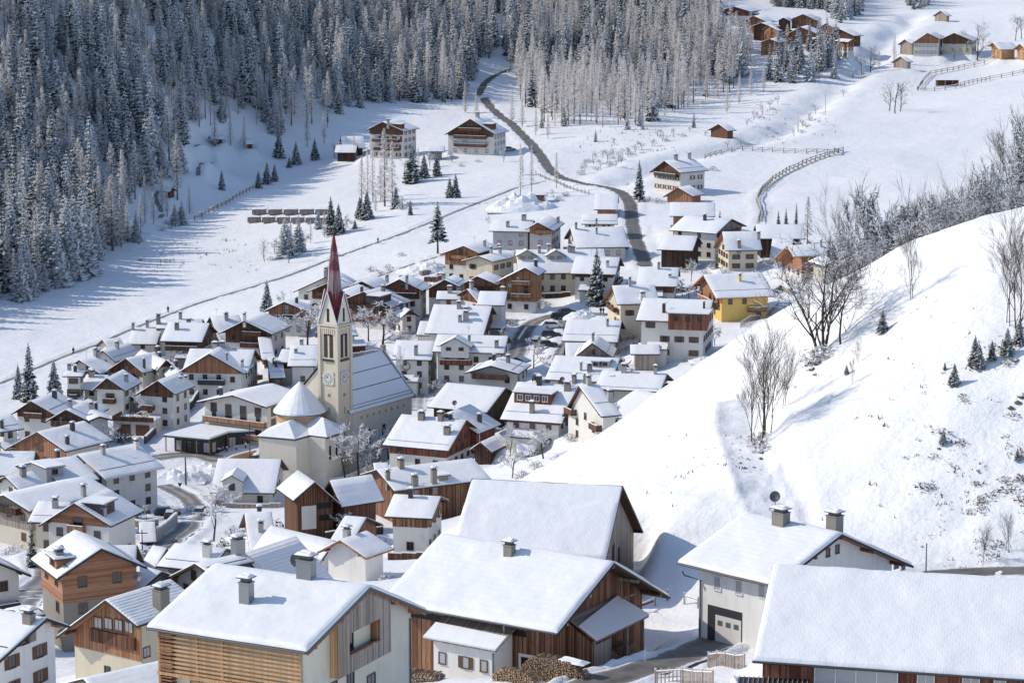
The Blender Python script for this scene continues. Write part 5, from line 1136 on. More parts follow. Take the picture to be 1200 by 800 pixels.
C1, C2_ = V3(A1).lerp(V3(B1), .38), V3(A2).lerp(V3(B2), .05); up_ = V3((0, 0, .16)); sn_ = MB(); slab(sn_, C1 + up_, C2_ + up_, V3(B2) + up_, V3(B1) + up_, .22); sn_.build('lean_to_snow', M['rsnow'], F2['root'])
ps = MB()
for q_ in (-4.9, -2.0, 1.2, 4.3): x_, y_, z_ = lp(F2, 'A', q_, 2, 2.7); ps.box((x_, y_, 1.2), (.22, .22, 7.0))
ps.build('post', M['weath'], F2['root'])
panel(F2, 'A', [(-5.1, -1), (-2.2, -1), (-2.2, 4.4), (-5.1, 4.4)], 2.85, 'plank_wall', 'weath', thick=.1)
P_ = [lp(F2, 'A', -5.15, -1, 2.85), lp(F2, 'A', -5.15, 4.4, 2.85), lp(F2, 'A', -5.15, 6.2, 0), lp(F2, 'A', -5.15, -1, 0)]; m_ = MB(); m_.poly(P_); m_.build('plank_wall', M['barnw'], F2['root'])
# annex with three windows
ax_ = MB(); q0, q1 = -2.9, 3.9
def axp(q, z, e): return lp(F2, k2, q, z, e)
fr_ = [axp(q0, -3, 3.0), axp(q1, -3, 3.0), axp(q1, 4.5, 3.0), axp(q0, 4.5, 3.0)]; ax_.poly(fr_)
ax_.poly([axp(q1, -3, 3.0), axp(q1, -3, 0), axp(q1, 5.6, 0), axp(q1, 4.5, 3.0)]); ax_.poly([axp(q0, -3, 0), axp(q0, -3, 3.0), axp(q0, 4.5, 3.0), axp(q0, 5.6, 0)])
ax_.build('annex_wall', M['white2'], F2['root'])
rr_ = MB(); slab(rr_, axp(q0 - .7, 6.1, .0), axp(q1 + .5, 6.1, .0), axp(q1 + .5, 4.65, 3.6), axp(q0 - .7, 4.65, 3.6), .12); rr_.build('annex_roof', M['weath'], F2['root'])
rr_ = MB(); z_ = V3((0, 0, .15)); a4 = [V3(axp(*p)) + z_ for p in ((q0 - .7, 5.5, 1.5), (q1 + .5, 5.42, 1.7), (q1 + .5, 4.65, 3.65), (q0 - .7, 4.65, 3.65))]; slab(rr_, *a4, .2); rr_.build('annex_snow', M['rsnow'], F2['root'])
for q_, s_ in ((-1.9, False), (.7, True), (2.7, False)): x_, y_, z_, rz_ = F2['onface'](k2, q_, 2.95, 3.02); add_window(F2['root'], x_, y_, z_, rz_, .75, 1.1, 'c', 'frame', True, s_)
m_ = MB(); x_, y_, z_ = axp(q1 - .15, 0, 3.1); x2_, y2_, z2_ = axp(q1 - .15, 6.3, 1.2); m_.tube([(x2_, y2_, 6.6), (x2_, y2_, 5.6), (x_, y_, 4.2), (x_, y_, -3)], .09, 6); m_.build('downpipe', M['metal'], F2['root'])
# -- grey barn: dark doors in the gable
for (qq, w_, z0_, z1_) in ((-2.0, 1.4, 2.0, 6.2), (1.6, 1.2, 1.5, 5.0)): panel(F3, 'A', [(qq - w_ / 2, z0_), (qq + w_ / 2, z0_), (qq + w_ / 2, z1_), (qq - w_ / 2, z1_)], .04, 'hay_door', 'dark')
# -- white house on the right
k4 = vface(F4); rafters(F4, k4, 14, 0, mat='fascia'); purlins(F4, 1, [-F4['w2'] + .3, -F4['w2'] * .45, 0, F4['w1'] * .5, F4['w1'] - .3], 'brown', .28)
for (u_, v_) in ((841, 683), (866, 688), (893, 691)): win_px(F4, k4, u_, v_, 8, 17, sh=False, frame='framew', style='c')
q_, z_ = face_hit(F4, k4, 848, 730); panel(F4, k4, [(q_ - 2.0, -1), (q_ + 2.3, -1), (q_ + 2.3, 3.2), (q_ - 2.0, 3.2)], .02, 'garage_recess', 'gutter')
gd = panel(F4, k4, [(q_ - 1.0, -1), (q_ + 2.2, -1), (q_ + 2.2, 2.4), (q_ - 1.0, 2.4)], .05, 'garage_door', 'white')
for q2 in (-.4, .6, 1.6): panel(F4, k4, [(q_ + q2 - .3, 1.4), (q_ + q2 + .3, 1.4), (q_ + q2 + .3, 1.9), (q_ + q2 - .3, 1.9)], .07, 'door_pane', 'metal')
x_, y_, z_, rz_ = F4['onface'](k4, -F4['hl'] + .25, 0, .1); m_ = MB(); x2_, y2_, z2_ = lp(F4, k4, -F4['hl'] - 1.0, 0, F4['s2'] - F4['w2']); m_.tube([(x2_, y2_, 6.3), (x2_ * .9 + x_ * .1, y2_ * .9 + y_ * .1, 5.9), (x_, y_, 5.4), (x_, y_, -3)], .07, 6); m_.build('downpipe', M['gutter'], F4['root'])
for (u_, v_) in ((970, 647), (981, 643)): win_px(F4, 'A', u_, v_, 4, 10, frame='frame')
win_px(F4, 'A', 1050, 662, 6, 8, frame='framew'); win_px(F4, 'A', 1058, 664, 5, 7, frame='framew')
# -- long barn lower right: windows and glazed strip
k5 = vface(F5)
for (u_, w_) in ((1085, 1.3), (1138, 1.3), (1172, .9)):
    q_, z_ = face_hit(F5, k5, u_, 795); win_at(F5, k5, q_, z_ - .2, w_, 1.9, frame='framew', style='c')
q_, z_ = face_hit(F5, k5, 955, 785); q2_, _ = face_hit(F5, k5, 1052, 790); panel(F5, k5, [(q_, z_ - 1.3), (q2_, z_ - 1.3), (q2_, z_ + .35), (q_, z_ + .35)], .05, 'glazed_strip', 'curtain')
beams(F5, k5, [(q_ + (q2_ - q_) * f, z_ - 1.3, q_ + (q2_ - q_) * f, z_ + .35, .09, .08) for f in (0, .25, .5, .75, 1)], 'mullion', 'framew', .09)
# ribbed metal roof below it
def world_box(): pass
P_ = [at(878, 774, 200), at(935, 792, 196), at(935, 850, 184), at(850, 850, 187)]
m_ = MB(); z0_ = -64.5
c0 = at(868, 800, 196); rt = empty('porch', (c0[0], c0[1], c0[2] - 3.2), R(-8), 'dark ribbed metal porch roof with snow edge in front of the long barn', 'porch')
m_.box((2.3, 0, 3.0), (6.2, 4.4, .12), 0); m_.build('porch_roof', M['rail'], rt)
rb = MB()
for i in range(16): rb.box((-.6 + i * .39, 0, 3.12), (.06, 4.4, .12))
rb.build('rib', M['weath'], rt); sn_ = MB(); snow_lump(sn_, -.5, 0, 3.05, .35, 2.2, .3); sn_.build('roof_snow', M['rsnow'], rt)
ps = MB(); [ps.box((x, y, .8), (.16, .16, 4.4)) for x in (-.5, 5.2) for y in (-2.1, 2.1)]; ps.build('post', M['brown'], rt)
# -- chalet with the window band
I6 = HOUSES['chalet with a band of four white windows in its timber gable']; o6 = (I6['w1'] - I6['w2']) / 2
qs = [face_hit(I6, 'A', u, v) for (u, v) in ((116, 729), (128, 730), (140, 732), (152, 734))]
for q_, z_ in qs: win_at(I6, 'A', q_, z_, 1.05, 1.15, e=.12, frame='frame', style='c')
q0, z0_ = face_hit(I6, 'A', 109, 745); q1, z1_ = face_hit(I6, 'A', 160, 752); zz = (z0_ + z1_) / 2
panel(I6, 'A', [(q0, zz - .6), (q1, zz - .6), (q1, zz + .7), (q0, zz + .7)], .35, 'parapet', 'brown', thick=.3)
for k_ in 'PN':
    if I6['vis'][k_] > 0: kk = k_
x_ = win_at(I6, kk, I6['hl'] * (.8 if kk == 'P' else .8) * (-1 if kk == 'P' else 1), I6['he'] - .8, .9, 1.0, frame='frame', style='c')
purlins(I6, 1, [-I6['w2'] + .3, 0, I6['w1'] - .3], 'brown', .24)
win_px(I6, 'A', 126, 785, 6, 10, frame='rail'); 
# -- stone based larch chalet: windows and roof terrace
I7 = HOUSES['larch clad chalet on a grey stone base with cut out roof terrace']
# -- corner house lower left: balcony
I8 = HOUSES['white plaster house with snow roof and brown eaves in the bottom left corner']; purlins(I8, 1, [-I8['w2'] + .3, 0, I8['w1'] - .3], 'orange', .24)
# wooden details in the gables of the mid distance houses
for lb_, I_ in HOUSES.items():
    if 5 < I_['scale'] < 12.5 and I_['vis']['A'] > .15:
        purlins(I_, 1, [-I_['w2'] + .25, 0, I_['w1'] - .25], 'brown', .22)
# ------------------------------------------------------------------ black pavilion below the balcony guest house
def gpx(u, v, y0): p = ground_hit(u, v, y0); return p[0], p[1], gz1(p[0], p[1])
def pavilion():
    c = ground_hit(245, 532, 440); g = gz1(c[0], c[1]); zt_ = g + 3.5; rt = empty('pavilion', (c[0], c[1], g), 0, 'flat snow roofed black pavilion with wooden posts and glazed front', 'pavilion')
    out = [plane_px(u, v, zt_) for (u, v) in ((191, 510), (245, 515), (268, 507), (300, 505), (300, 499), (233, 498))]; P = [(p[0] - c[0], p[1] - c[1]) for p in out]
    r = MB(); r.prism(P, 3.2, 3.5, 0, True, True); r.build('canopy', M['teal'], rt)
    cx = sum(p[0] for p in P) / 6; cy = sum(p[1] for p in P) / 6
    def ins(f): return [(cx + (p[0] - cx) * f, cy + (p[1] - cy) * f) for p in P]
    s = MB(); s.prism(ins(.99), 3.51, 3.72, 0, True); s.prism(ins(.95), 3.72, 3.85, 0, True); s.build('roof_snow', M['rsnow'], rt, smooth=False)
    w = MB(); I = ins(.8); w.prism(I, -.5, 3.2, 0, False); w.build('wall', M['teal'], rt)
    for i in (0, 1, 2):
        a, b = I[i], I[i + 1]; n = max(2, int(math.dist(a, b) / 1.8)); rz = math.atan2(b[1] - a[1], b[0] - a[0])
        for k in range(n):
            f = (k + .5) / n; add_window(rt, a[0] + (b[0] - a[0]) * f, a[1] + (b[1] - a[1]) * f, 1.5, rz + (0 if math.sin(rz) < .5 else 0), 1.3, 2.0, 'c' if k % 3 == 0 else 'g', 'frame')
    ps = MB()
    for f, i in ((0, 0), (.35, 0), (.7, 0), (1, 0), (.98, 1)):
        a, b = ins(.95)[i], ins(.95)[i + 1]; ps.box((a[0] + (b[0] - a[0]) * f, a[1] + (b[1] - a[1]) * f, 1.3), (.2, .2, 3.8))
    ps.build('post', M['orange'], rt)
pavilion()
# ------------------------------------------------------------------ fences, walls
def ground_line(pts, y0, step):
    P = [ground_hit(u, v, y0)[:2] for (u, v) in pts]; out = []
    for a, b in zip(P[:-1], P[1:]):
        n = max(1, int(round(np.linalg.norm(b - a) / step)))
        for i in range(n): out.append(a + (b - a) * i / n)
    out.append(P[-1]); out = np.array(out)[:99]; z = gz(out[:, 0], out[:, 1]); return np.column_stack([out, z])
def fence(pts, label, y0=400, step=2.4, h_=1.1, rails=2, mat='weath', snow=True, pickets=0, cross=False, group=None, th=1.0):
    P = ground_line(pts, y0, step); o = P[0]; rt = empty('fence', o, 0, label, 'fence', group)
    pm = MB(); rm = MB(); sm = MB()
    for i, p in enumerate(P):
        q = p - o; po = MB(); po.box((0, 0, h_ / 2 - .2), (.13 * th, .13 * th, h_ + .5)); po.build('post', M[mat], rt, (q[0], q[1], q[2]), rz=rnd.random())
        if snow: sm.box((q[0], q[1], q[2] + h_ + .12), (.17 * th, .17 * th, .12))
        if i:
            p0 = P[i - 1] - o
            for r in range(rails):
                z = h_ * (.45 + .45 * r / max(1, rails - 1)) if rails > 1 else h_ * .8
                rm.tube([(p0[0], p0[1], p0[2] + z), (q[0], q[1], q[2] + z)], .06 * th, 4, cap=False)
                if snow and r == rails - 1: sm.tube([(p0[0], p0[1], p0[2] + z + .08), (q[0], q[1], q[2] + z + .08)], .06 * th, 4, cap=False)
            if cross: rm.tube([(p0[0], p0[1], p0[2] + .1), (q[0], q[1], q[2] + h_)], .05 * th, 4, cap=False)
            for k in range(pickets):
                f = (k + .5) / pickets; pm.box((p0[0] + (q[0] - p0[0]) * f, p0[1] + (q[1] - p0[1]) * f, p0[2] + (q[2] - p0[2]) * f + h_ * .5), (.10, .05, h_ + .15), 0, math.atan2(q[1] - p0[1], q[0] - p0[0]))
                if snow and k % 2: sm.box((p0[0] + (q[0] - p0[0]) * f, p0[1] + (q[1] - p0[1]) * f, p0[2] + (q[2] - p0[2]) * f + h_ + .1), (.12, .08, .07))
    if pickets: pm.build('pickets', M[mat], rt)
    rm.build('rail', M[mat], rt)
    if snow: sm.build('snow_cap', M['rsnow'], rt)
fence([(768,797),(800,799),(835,808)],'grey picket fence with snowy tops at the bottom edge',y0=175,step=2.0,h_=1.3,pickets=7)
fence([(830,772),(850,778),(872,783)],'upper picket fence beside the bare road',y0=175,step=2.0,h_=1.3,pickets=7)
fence([(752,716),(768,708),(782,702)],'slanting two post rail behind the sunburnt barn',y0=200,step=3.0,h_=1.1,rails=1)
fence([(802,706),(818,712)],'lone post and rail left of the garage house',y0=200,step=2.0,h_=1.1,rails=1)
fence([(826,186),(845,181),(870,178),(905,179),(945,180),(982,180)],'long cross bar fence across the upper meadow',y0=600,step=4,h_=1.6,cross=True,th=1.7)
fence([(988,178),(972,183),(950,190),(925,201),(905,213),(893,224),(887,236),(891,250),(889,260)],'dark fence curving down the meadow to the cream house',y0=600,step=3.5,h_=1.8,th=2.0,cross=True)
fence([(1075,106),(1095,107),(1120,104),(1160,94),(1200,86),(1230,80)],'upper paddock fence below the hamlet houses',y0=800,step=4.5,h_=1.7,th=2.0)
fence([(1076,106),(1082,96),(1090,88),(1130,80),(1165,73)],'inner paddock fence along the avenue of young trees',y0=800,step=4.5,h_=1.7,th=2.0)
fence([(228,258),(245,250),(265,240),(285,228),(300,220)],'dark bushy fence line up to the spruces of the left meadow',y0=600,step=3.5,h_=1.6,th=2.5)
fence([(628,205),(650,214),(668,222),(690,228)],'roadside fence above the cleared bank',y0=600,step=3.5,h_=1.3,th=1.4)
fence([(725,410),(742,405),(757,400)],'wooden terrace fence below the tall cream white house',y0=430,step=2.0,h_=1.2,mat='orange')
fence([(728,403),(742,398),(756,393)],'upper wooden terrace fence near the red brown wing',y0=430,step=2.0,h_=1.2,mat='orange')
fence([(392,664),(410,664),(432,665)],'dark board fence before the small garage house',y0=290,step=2.0,h_=1.1,mat='dark',pickets=6)
fence([(868,384),(880,376),(897,366),(912,360)],'grey board fence along the yellow chalet slope',y0=400,step=2.0,h_=1.3,pickets=6)
fence([(560,395),(575,388),(590,380)],'garden fence by the lane under the all timber chalet',y0=440,step=2.0,h_=1.0)
fence([(270,546),(285,540),(300,536)],'brown plank fence above the ribbed roof',y0=400,step=2.0,h_=1.2,pickets=5,mat='brown')
def wall(pts, label, y0=400, h_=1.4, th=.4, mat='concrete', snow=True):
    P = ground_line(pts, y0, 2.0); o = P[0]; m = MB(); s = MB(); rt = empty('wall', o, 0, label, 'wall'); rt['kind'] = 'thing'
    T = np.gradient(P[:, :2], axis=0); T /= np.linalg.norm(T, axis=1)[:, None] + 1e-9
    for i in range(len(P) - 1):
        a, b = P[i] - o, P[i + 1] - o; na = V3((-T[i][1], T[i][0], 0)) * th / 2; nb = V3((-T[i + 1][1], T[i + 1][0], 0)) * th / 2; A_, B_ = V3(a), V3(b); H_ = V3((0, 0, h_)); D_ = V3((0, 0, -1.5))
        m.poly([A_ + na + D_, B_ + nb + D_, B_ + nb + H_, A_ + na + H_][::-1]); m.poly([A_ - na + D_, B_ - nb + D_, B_ - nb + H_, A_ - na + H_]); m.poly([A_ - na + H_, B_ - nb + H_, B_ + nb + H_, A_ + na + H_])
        U_ = V3((0, 0, .22)); s.poly([A_ - na + H_ + U_, B_ - nb + H_ + U_, B_ + nb + H_ + U_, A_ + na + H_ + U_]); s.poly([A_ - na * 1.1 + H_, B_ - nb * 1.1 + H_, B_ - nb + H_ + U_, A_ - na + H_ + U_]); s.poly([B_ + nb * 1.1 + H_, A_ + na * 1.1 + H_, A_ + na + H_ + U_, B_ + nb + H_ + U_])
    for i, sg in ((0, -1), (len(P) - 1, 1)):
        p = V3(P[i] - o); n = V3((-T[i][1], T[i][0], 0)) * th / 2; q = [p - n + D_, p + n + D_, p + n + H_, p - n + H_]; m.poly(q if sg < 0 else q[::-1])
    m.build('masonry', M[mat], rt)
    if snow: s.build('snow_cap', M['rsnow'], rt)
wall([(182,632),(195,622),(207,611)],'concrete ramp wall beside the sunken lane',y0=300,h_=1.6)
wall([(156,613),(170,615),(185,614)],'low grey wall below the parked black car',y0=300,h_=1.0,mat='stone')
wall([(265,549),(282,541),(300,535)],'brown stone retaining wall left of the church',y0=400,h_=1.5,mat='ochre')
wall([(378,568),(400,562),(425,556),(447,549)],'cemetery wall in front of the church',y0=400,h_=1.3,mat='church')
wall([(905,346),(915,340),(928,345)],'low grey terrace wall under the orange soffit house',y0=500,h_=1.2,mat='stone')
wall([(607,403),(612,395),(617,388)],'low wall at the lane bend',y0=440,h_=1.0,mat='stone')
wall([(193,497),(210,488),(225,478),(238,468)],'dark stair wall climbing behind the pavilion',y0=440,h_=1.6,mat='rail')
wall([(170,520),(180,510),(195,500)],'lower end of the dark stair wall',y0=430,h_=1.4,mat='rail')
# ------------------------------------------------------------------ cars
def car(u, v, deg, paint, label, y0, snow=False, tall=1.0):
    x, y, z = gpx(u, v, y0); rt = empty('car', (x, y, z), R(deg), label, 'car', None)
    if paint not in M: M[paint] = nmat(paint, dict(car_black=(.018, .024, .03), car_white=(.7, .7, .7), car_dark=(.03, .035, .045), car_grey=(.25, .26, .28))[paint], .25, .6, .3)[0]
    prof_ = [(-2.15, .35), (2.15, .35), (2.2, .65), (2.1, .88), (1.25, 1.02), (-1.75, 1.08), (-2.2, .95), (-2.22, .6)]; b = MB()
    def ext(mb, pf, hw, hw2, mat=0):
        n = len(pf); zm = min(p[1] for p in pf); zM = max(p[1] for p in pf); f = lambda z: hw + (hw2 - hw) * (z - zm) / (zM - zm)
        L_ = [(p[0], -f(p[1]), p[1]) for p in pf]; R_ = [(p[0], f(p[1]), p[1]) for p in pf]; mb.poly(L_, mat); mb.poly(R_[::-1], mat)
        for i in range(n): mb.poly([L_[i], R_[i], R_[(i + 1) % n], L_[(i + 1) % n]][::-1], mat)
    ext(b, prof_, .88, .86); b.build('body', M[paint], rt)
    c = MB(); ext(c, [(-1.95, 1.0), (1.1, 1.0), (.35, 1.52 * tall), (-1.5, 1.54 * tall), (-1.9, 1.35)], .84, .62); c.build('cabin', M['glass'], rt)
    r = MB(); r.box((-.6, 0, 1.55 * tall), (1.95, 1.2, .06)); r.build('car_roof', M['tsnow' if snow else paint], rt)
    for sx in (-1.35, 1.4):
        for sy in (-.82, .82):
            w = MB(); w.tube([(sx, sy - .1, .33), (sx, sy + .1, .33)], .33, 14); wo = w.build('wheel', M['black'], rt); q = MB(); s_ = 1 if sy > 0 else -1; q.tube([(sx, sy + s_ * .1, .33), (sx, sy + s_ * .115, .33)], .2, 10); q.build('rim', M['metal'], wo)
    for sy in (-.62, .62):
        l = MB(); l.box((2.14, sy, .72), (.12, .36, .16)); l.build('headlight', M['framew'], rt); l = MB(); l.box((-2.19, sy, .82), (.08, .3, .18)); l.build('tail_light', M['magenta'], rt)
car(196,604,12,'car_black','shiny black estate car parked above the ramp',300)
car(161,603,8,'car_dark','dark car half hidden behind the dormer chalet',300)
car(656,373,8,'car_black','dark green black car parked beside the snow heap',440)
car(665,368,20,'car_dark','darker car behind the dark green black one',440)
car(648,386,5,'car_white','white car with snow on its roof on the parking place',440,snow=True)
car(646,396,5,'car_dark','dark car parked in front of the white one',440)
car(642,408,10,'car_dark','dark car nearest the twiggy parking tree',430)
car(628,403,80,'car_grey','grey snowed in car beside the frosted parking tree',430,snow=True)
car(735,346,85,'car_dark','black car beside the road near the tall spruce',500)
car(597,176,10,'car_grey','grey car in front of the pale guest house',780)
car(493,458,60,'car_grey','snow covered car next to the blue garage',430,snow=True)
# ------------------------------------------------------------------ people
def person(u, v, y0, label, cloth, deg=0.0, h_=1.75):
    x, y, z = gpx(u, v, y0); k = h_ / 1.75
    J = {'pel': (0, 0, .95), 'ch': (0, .02, 1.32), 'nk': (0, .02, 1.48), 'hd': (0, .0, 1.60), 'tp': (0, 0, 1.72), 'kl': (.1, -.06, .5), 'fl': (.1, .04, .06), 'tl': (.11, -.12, .03), 'kr': (-.1, .05, .5), 'fr': (-.1, .16, .08), 'tr': (-.11, .02, .03), 'sl': (.19, .02, 1.42), 'el': (.25, .05, 1.14), 'hl': (.22, -.12, .92), 'sr': (-.19, .02, 1.42), 'er': (-.25, .08, 1.14), 'hr': (-.24, -.03, .9)}
    Rr = {'pel': .15, 'ch': .17, 'nk': .065, 'hd': .105, 'tp': .085, 'kl': .075, 'fl': .05, 'tl': .045, 'kr': .075, 'fr': .05, 'tr': .045, 'sl': .075, 'el': .055, 'hl': .042, 'sr': .075, 'er': .055, 'hr': .042}
    E = [('pel', 'ch'), ('ch', 'nk'), ('nk', 'hd'), ('hd', 'tp'), ('pel', 'kl'), ('kl', 'fl'), ('fl', 'tl'), ('pel', 'kr'), ('kr', 'fr'), ('fr', 'tr'), ('ch', 'sl'), ('sl', 'el'), ('el', 'hl'), ('ch', 'sr'), ('sr', 'er'), ('er', 'hr')]
    ks = list(J); me = bpy.data.meshes.new('person'); me.from_pydata([tuple(c * k for c in J[q]) for q in ks], [(ks.index(a), ks.index(b)) for a, b in E], [])
    o = put('person', me, None, (x, y, z), R(deg)); tag(o, label, 'person'); o.modifiers.new('skin', 'SKIN')
    for i, q in enumerate(ks): me.skin_vertices[0].data[i].radius = (Rr[q] * k, Rr[q] * k)
    me.skin_vertices[0].data[0].use_root = True; sb = o.modifiers.new('sub', 'SUBSURF'); sb.levels = 1; sb.render_levels = 1; me.materials.append(M['skin'])
    ct = MB()
    def shell(p, q, r0, r1, mat=0): ct.tube([V3(J[p]) * k, V3(J[q]) * k], [r0 * k, r1 * k], 8, mat)
    ct.tube([V3((0, .01, .80)) * k, V3((0, .01, 1.0)) * k, V3((0, .02, 1.35)) * k, V3((0, .02, 1.49)) * k], [.19 * k, .2 * k, .21 * k, .09 * k], 10)
    for s in 'lr': shell('s' + s, 'e' + s, .095, .075); shell('e' + s, 'h' + s, .075, .06)
    ct.build('jacket', M[cloth], o)
    tr_ = MB()
    for s in 'lr': tr_.tube([V3(J['pel']) * k + V3(((.09 if s == 'l' else -.09) * k, 0, -.02)), V3(J['k' + s]) * k, V3(J['f' + s]) * k], [.12 * k, .09 * k, .07 * k], 8)
    tr_.build('trousers', M['rail'], o); hr = MB(); hr.tube([V3((0, .02, 1.62)) * k, V3((0, .01, 1.70)) * k, V3((0, 0, 1.76)) * k], [.115 * k, .115 * k, .05 * k], 8); hr.build('hat', M['black'], o)
M['skin'] = nmat('skin', (.55, .32, .23), .6)[0]; M['jackd'] = nmat('dark_jacket', (.03, .03, .05), .8)[0]; M['jackr'] = nmat('red_jacket', (.25, .03, .03), .8)[0]
person(704, 367, 440, 'walker in dark jacket standing left in the pair on the parking place', 'jackd', 20)
person(707, 367, 440, 'walker in dark jacket standing right in the pair on the parking place', 'jackd', -30, 1.68)
person(443, 286, 560, 'lone walker in dark clothes on the long footpath', 'jackd', 60)
person(86, 414, 480, 'dark dressed walker on the footpath behind the left houses', 'jackd', 40)
person(197, 367, 480, 'tiny walker on the white field above the rooftops', 'jackd', 0)
# ------------------------------------------------------------------ covered timber stacks on the field
def stack(u, v, w, label, y0=600, mat='weath'):
    x, y, z = gpx(u, v, y0); rt = empty('timber_stack', (x, y, z), R(1.5), label, 'timber stack', 'covered timber stacks on the field'); b = MB()
    for i in range(4): b.box((0, 0, .25 + i * .36), (w - .2 - (i % 2) * .1, 2.2, .32))
    b.build('timber', M[mat], rt); s = MB(); s.box((0, 0, 1.72), (w - .02, 2.6, .1)); s.build('cover', M['metal'], rt); q = MB(); snow_lump(q, 0, 0, 1.76, w / 2 - .03, 1.3, .35); q.build('snow_cap', M['rsnow'], rt, smooth=True)
for i in range(6): stack(298 + i * 17.0, 260.5 + .2 * i, 4.3, 'dark timber stack under a snowy cover in the front row on the left field')
for i in range(5): stack(304 + i * 18.5, 251.5, 4.7, 'dark timber stack under a snowy cover in the back row on the left field')
# ------------------------------------------------------------------ firewood
def logs(name, u, v, w, d, hh, label, y0=170, seed=0, mat='logs', e=None, rz=0):
    x, y, z = gpx(u, v, y0); rs = random.Random(seed); m = MB(); o = empty(name, (x, y, z), R(rz), label, 'firewood')
    nx = int(w / .17); nz = int(hh / .15)
    for i in range(nx):
        for k in range(nz):
            top = hh * (1 - .55 * abs((i + .5) / nx * 2 - 1) ** 3)
            if k * .15 > top: continue
            for j in range(max(1, int(d / .5))):
                cx = -w / 2 + (i + .5 + rs.uniform(-.2, .2)) * .17; cz = .05 + k * .15 + rs.uniform(-.03, .03); cy = -d / 2 + .25 + j * .5 + rs.uniform(-.08, .08)
                if j and k * .15 < top - .3: continue
                r = rs.uniform(.055, .1); a = rs.random() * 6; P = [(cx + r * math.cos(a + q * 2.1), cz + r * math.sin(a + q * 2.1)) for q in range(3)]
                for q in range(3): m.poly([(P[q][0], cy - .24, P[q][1]), (P[q][0], cy + .24, P[q][1]), (P[(q + 1) % 3][0], cy + .24, P[(q + 1) % 3][1]), (P[(q + 1) % 3][0], cy - .24, P[(q + 1) % 3][1])], 1)
                m.poly([(p[0], cy - .24, p[1]) for p in P], 0)
    m.build('split_logs', [M['logend'], M['logside']], o)
    return o
M['logend'] = leafmat('log_ends', (.62, .45, .30), .3); M['logside'] = leafmat('log_bark', (.34, .23, .15), .4)
lo_ = logs('firewood_pile', 652, 794, 6.8, 1.5, 2.3, 'big rounded pile of split firewood in front of the sunburnt barn', rz=-32, seed=1)
q_ = MB(); snow_lump(q_, 1.6, .1, 2.05, 1.5, .7, .3); q_.build('snow_cap', M['rsnow'], lo_, smooth=True)
logs('firewood_pile', 606, 797, 4.6, 1.4, 1.7, 'low fresh firewood pile under the barn windows', rz=-32, seed=2)
logs('firewood_pile', 626, 786, 3.2, 1.2, 1.6, 'small firewood pile between the big pile and the annex', rz=-32, seed=3)
logs('firewood_pile', 498, 797, 3.6, 2.4, 1.0, 'heap of brown wood waste left of the annex', rz=-20, seed=4)
for q2, e2, hh, sd, lb in ((-.8, 1.4, 2.6, 5, 'log stack left under the lean-to roof'), (2.6, 1.6, 2.8, 6, 'log stack right under the lean-to roof')):
    P3 = F2['root'].matrix_basis @ V3(lp(F2, 'A', q2, 0, e2)); rs_ = logs('firewood_pile', 700, 790, 2.6, 1.6, hh, lb, seed=sd, rz=math.degrees(F2['yaw']) + 90); rs_.location = (P3.x, P3.y, gz1(P3.x, P3.y))
# ------------------------------------------------------------------ poles, lamps, dishes, signs
def pole(u, v, vt, label, y0, name='pole', r=.07, mat='gutter', head=None):
    x, y, z = gpx(u, v, y0); d = y * CP - z * SP; hh = (v - vt) * d / FPX * 1.03; rt = empty(name, (x, y, z), 0, label, name.replace('_', ' ')); m = MB(); m.tube([(0, 0, -.5), (0, 0, hh)], [r, r * .7], 6); m.build('shaft', M[mat], rt)
    if head == 'lamp': q = MB(); q.tube([(0, 0, hh - .1), (0, 0, hh + .35)], [.22, .16], 8); q.build('lamp_head', M['framew'], rt)
    if head == 'cross': q = MB(); q.box((0, 0, hh - .5), (1.6, .1, .12)); q.build('cross_arm', M[mat], rt)
    if head == 'tri': q = MB(); q.poly([(-.45, -.06, hh), (0, -.06, hh - .8), (.45, -.06, hh)][::1]); q.poly([(-.45, .0, hh), (0, .0, hh - .8), (.45, .0, hh)][::-1]); q.build('sign_board', M['rail'], rt)
    if head == 'green': q = MB(); q.box((.3, 0, hh - .2), (1.2, .08, .5)); q.build('sign_board', M['teal'], rt)
    return rt
pole(293,540,497,'wooden telephone pole beside the black pavilion',400,'telephone_pole',.12,'bark'); pole(184,513,490,'slender street lamp by the garage terrace',430,'street_lamp',.06,'metal','lamp'); pole(692,368,352,'green direction sign post on the parking place',440,'sign_post',.05,'metal','green')
pole(1085,670,632,'metal pole behind the long barn roof',200,'pole',.09,'metal'); pole(756,775,754,'short white marker pole by the road junction',180,'marker_pole',.035,'framew'); pole(211,577,566,'dark triangular road sign at the lane corner',340,'road_sign',.04,'gutter','tri')
pole(218,572,541,'carved wooden wayside post near the lane corner',340,'wayside_post',.18,'bark'); pole(967,135,112,'thin snow marker pole on the open slope',700,'pole',.08,'bark'); pole(562,530,505,'white flag pole beside the blue roofed outbuilding',400,'flag_pole',.06,'framew'); pole(167,650,622,'wooden post with crossbar by the ramp',290,'post',.1,'bark','cross')
for i, (u, v) in enumerate([(256,530),(266,528),(277,527),(288,525)]): 
    x, y, z = gpx(u, v, 420); rt = empty('bollard', (x, y, z), 0, 'snow capped bollard in the row before the pavilion', 'bollard', 'bollards before the pavilion'); m = MB(); m.tube([(0, 0, -.3), (0, 0, .75)], .13, 8); m.build('shaft', M['rail'], rt); s = MB(); snow_lump(s, 0, 0, .74, .22, .22, .28); s.build('snow_cap', M['rsnow'], rt, smooth=True)
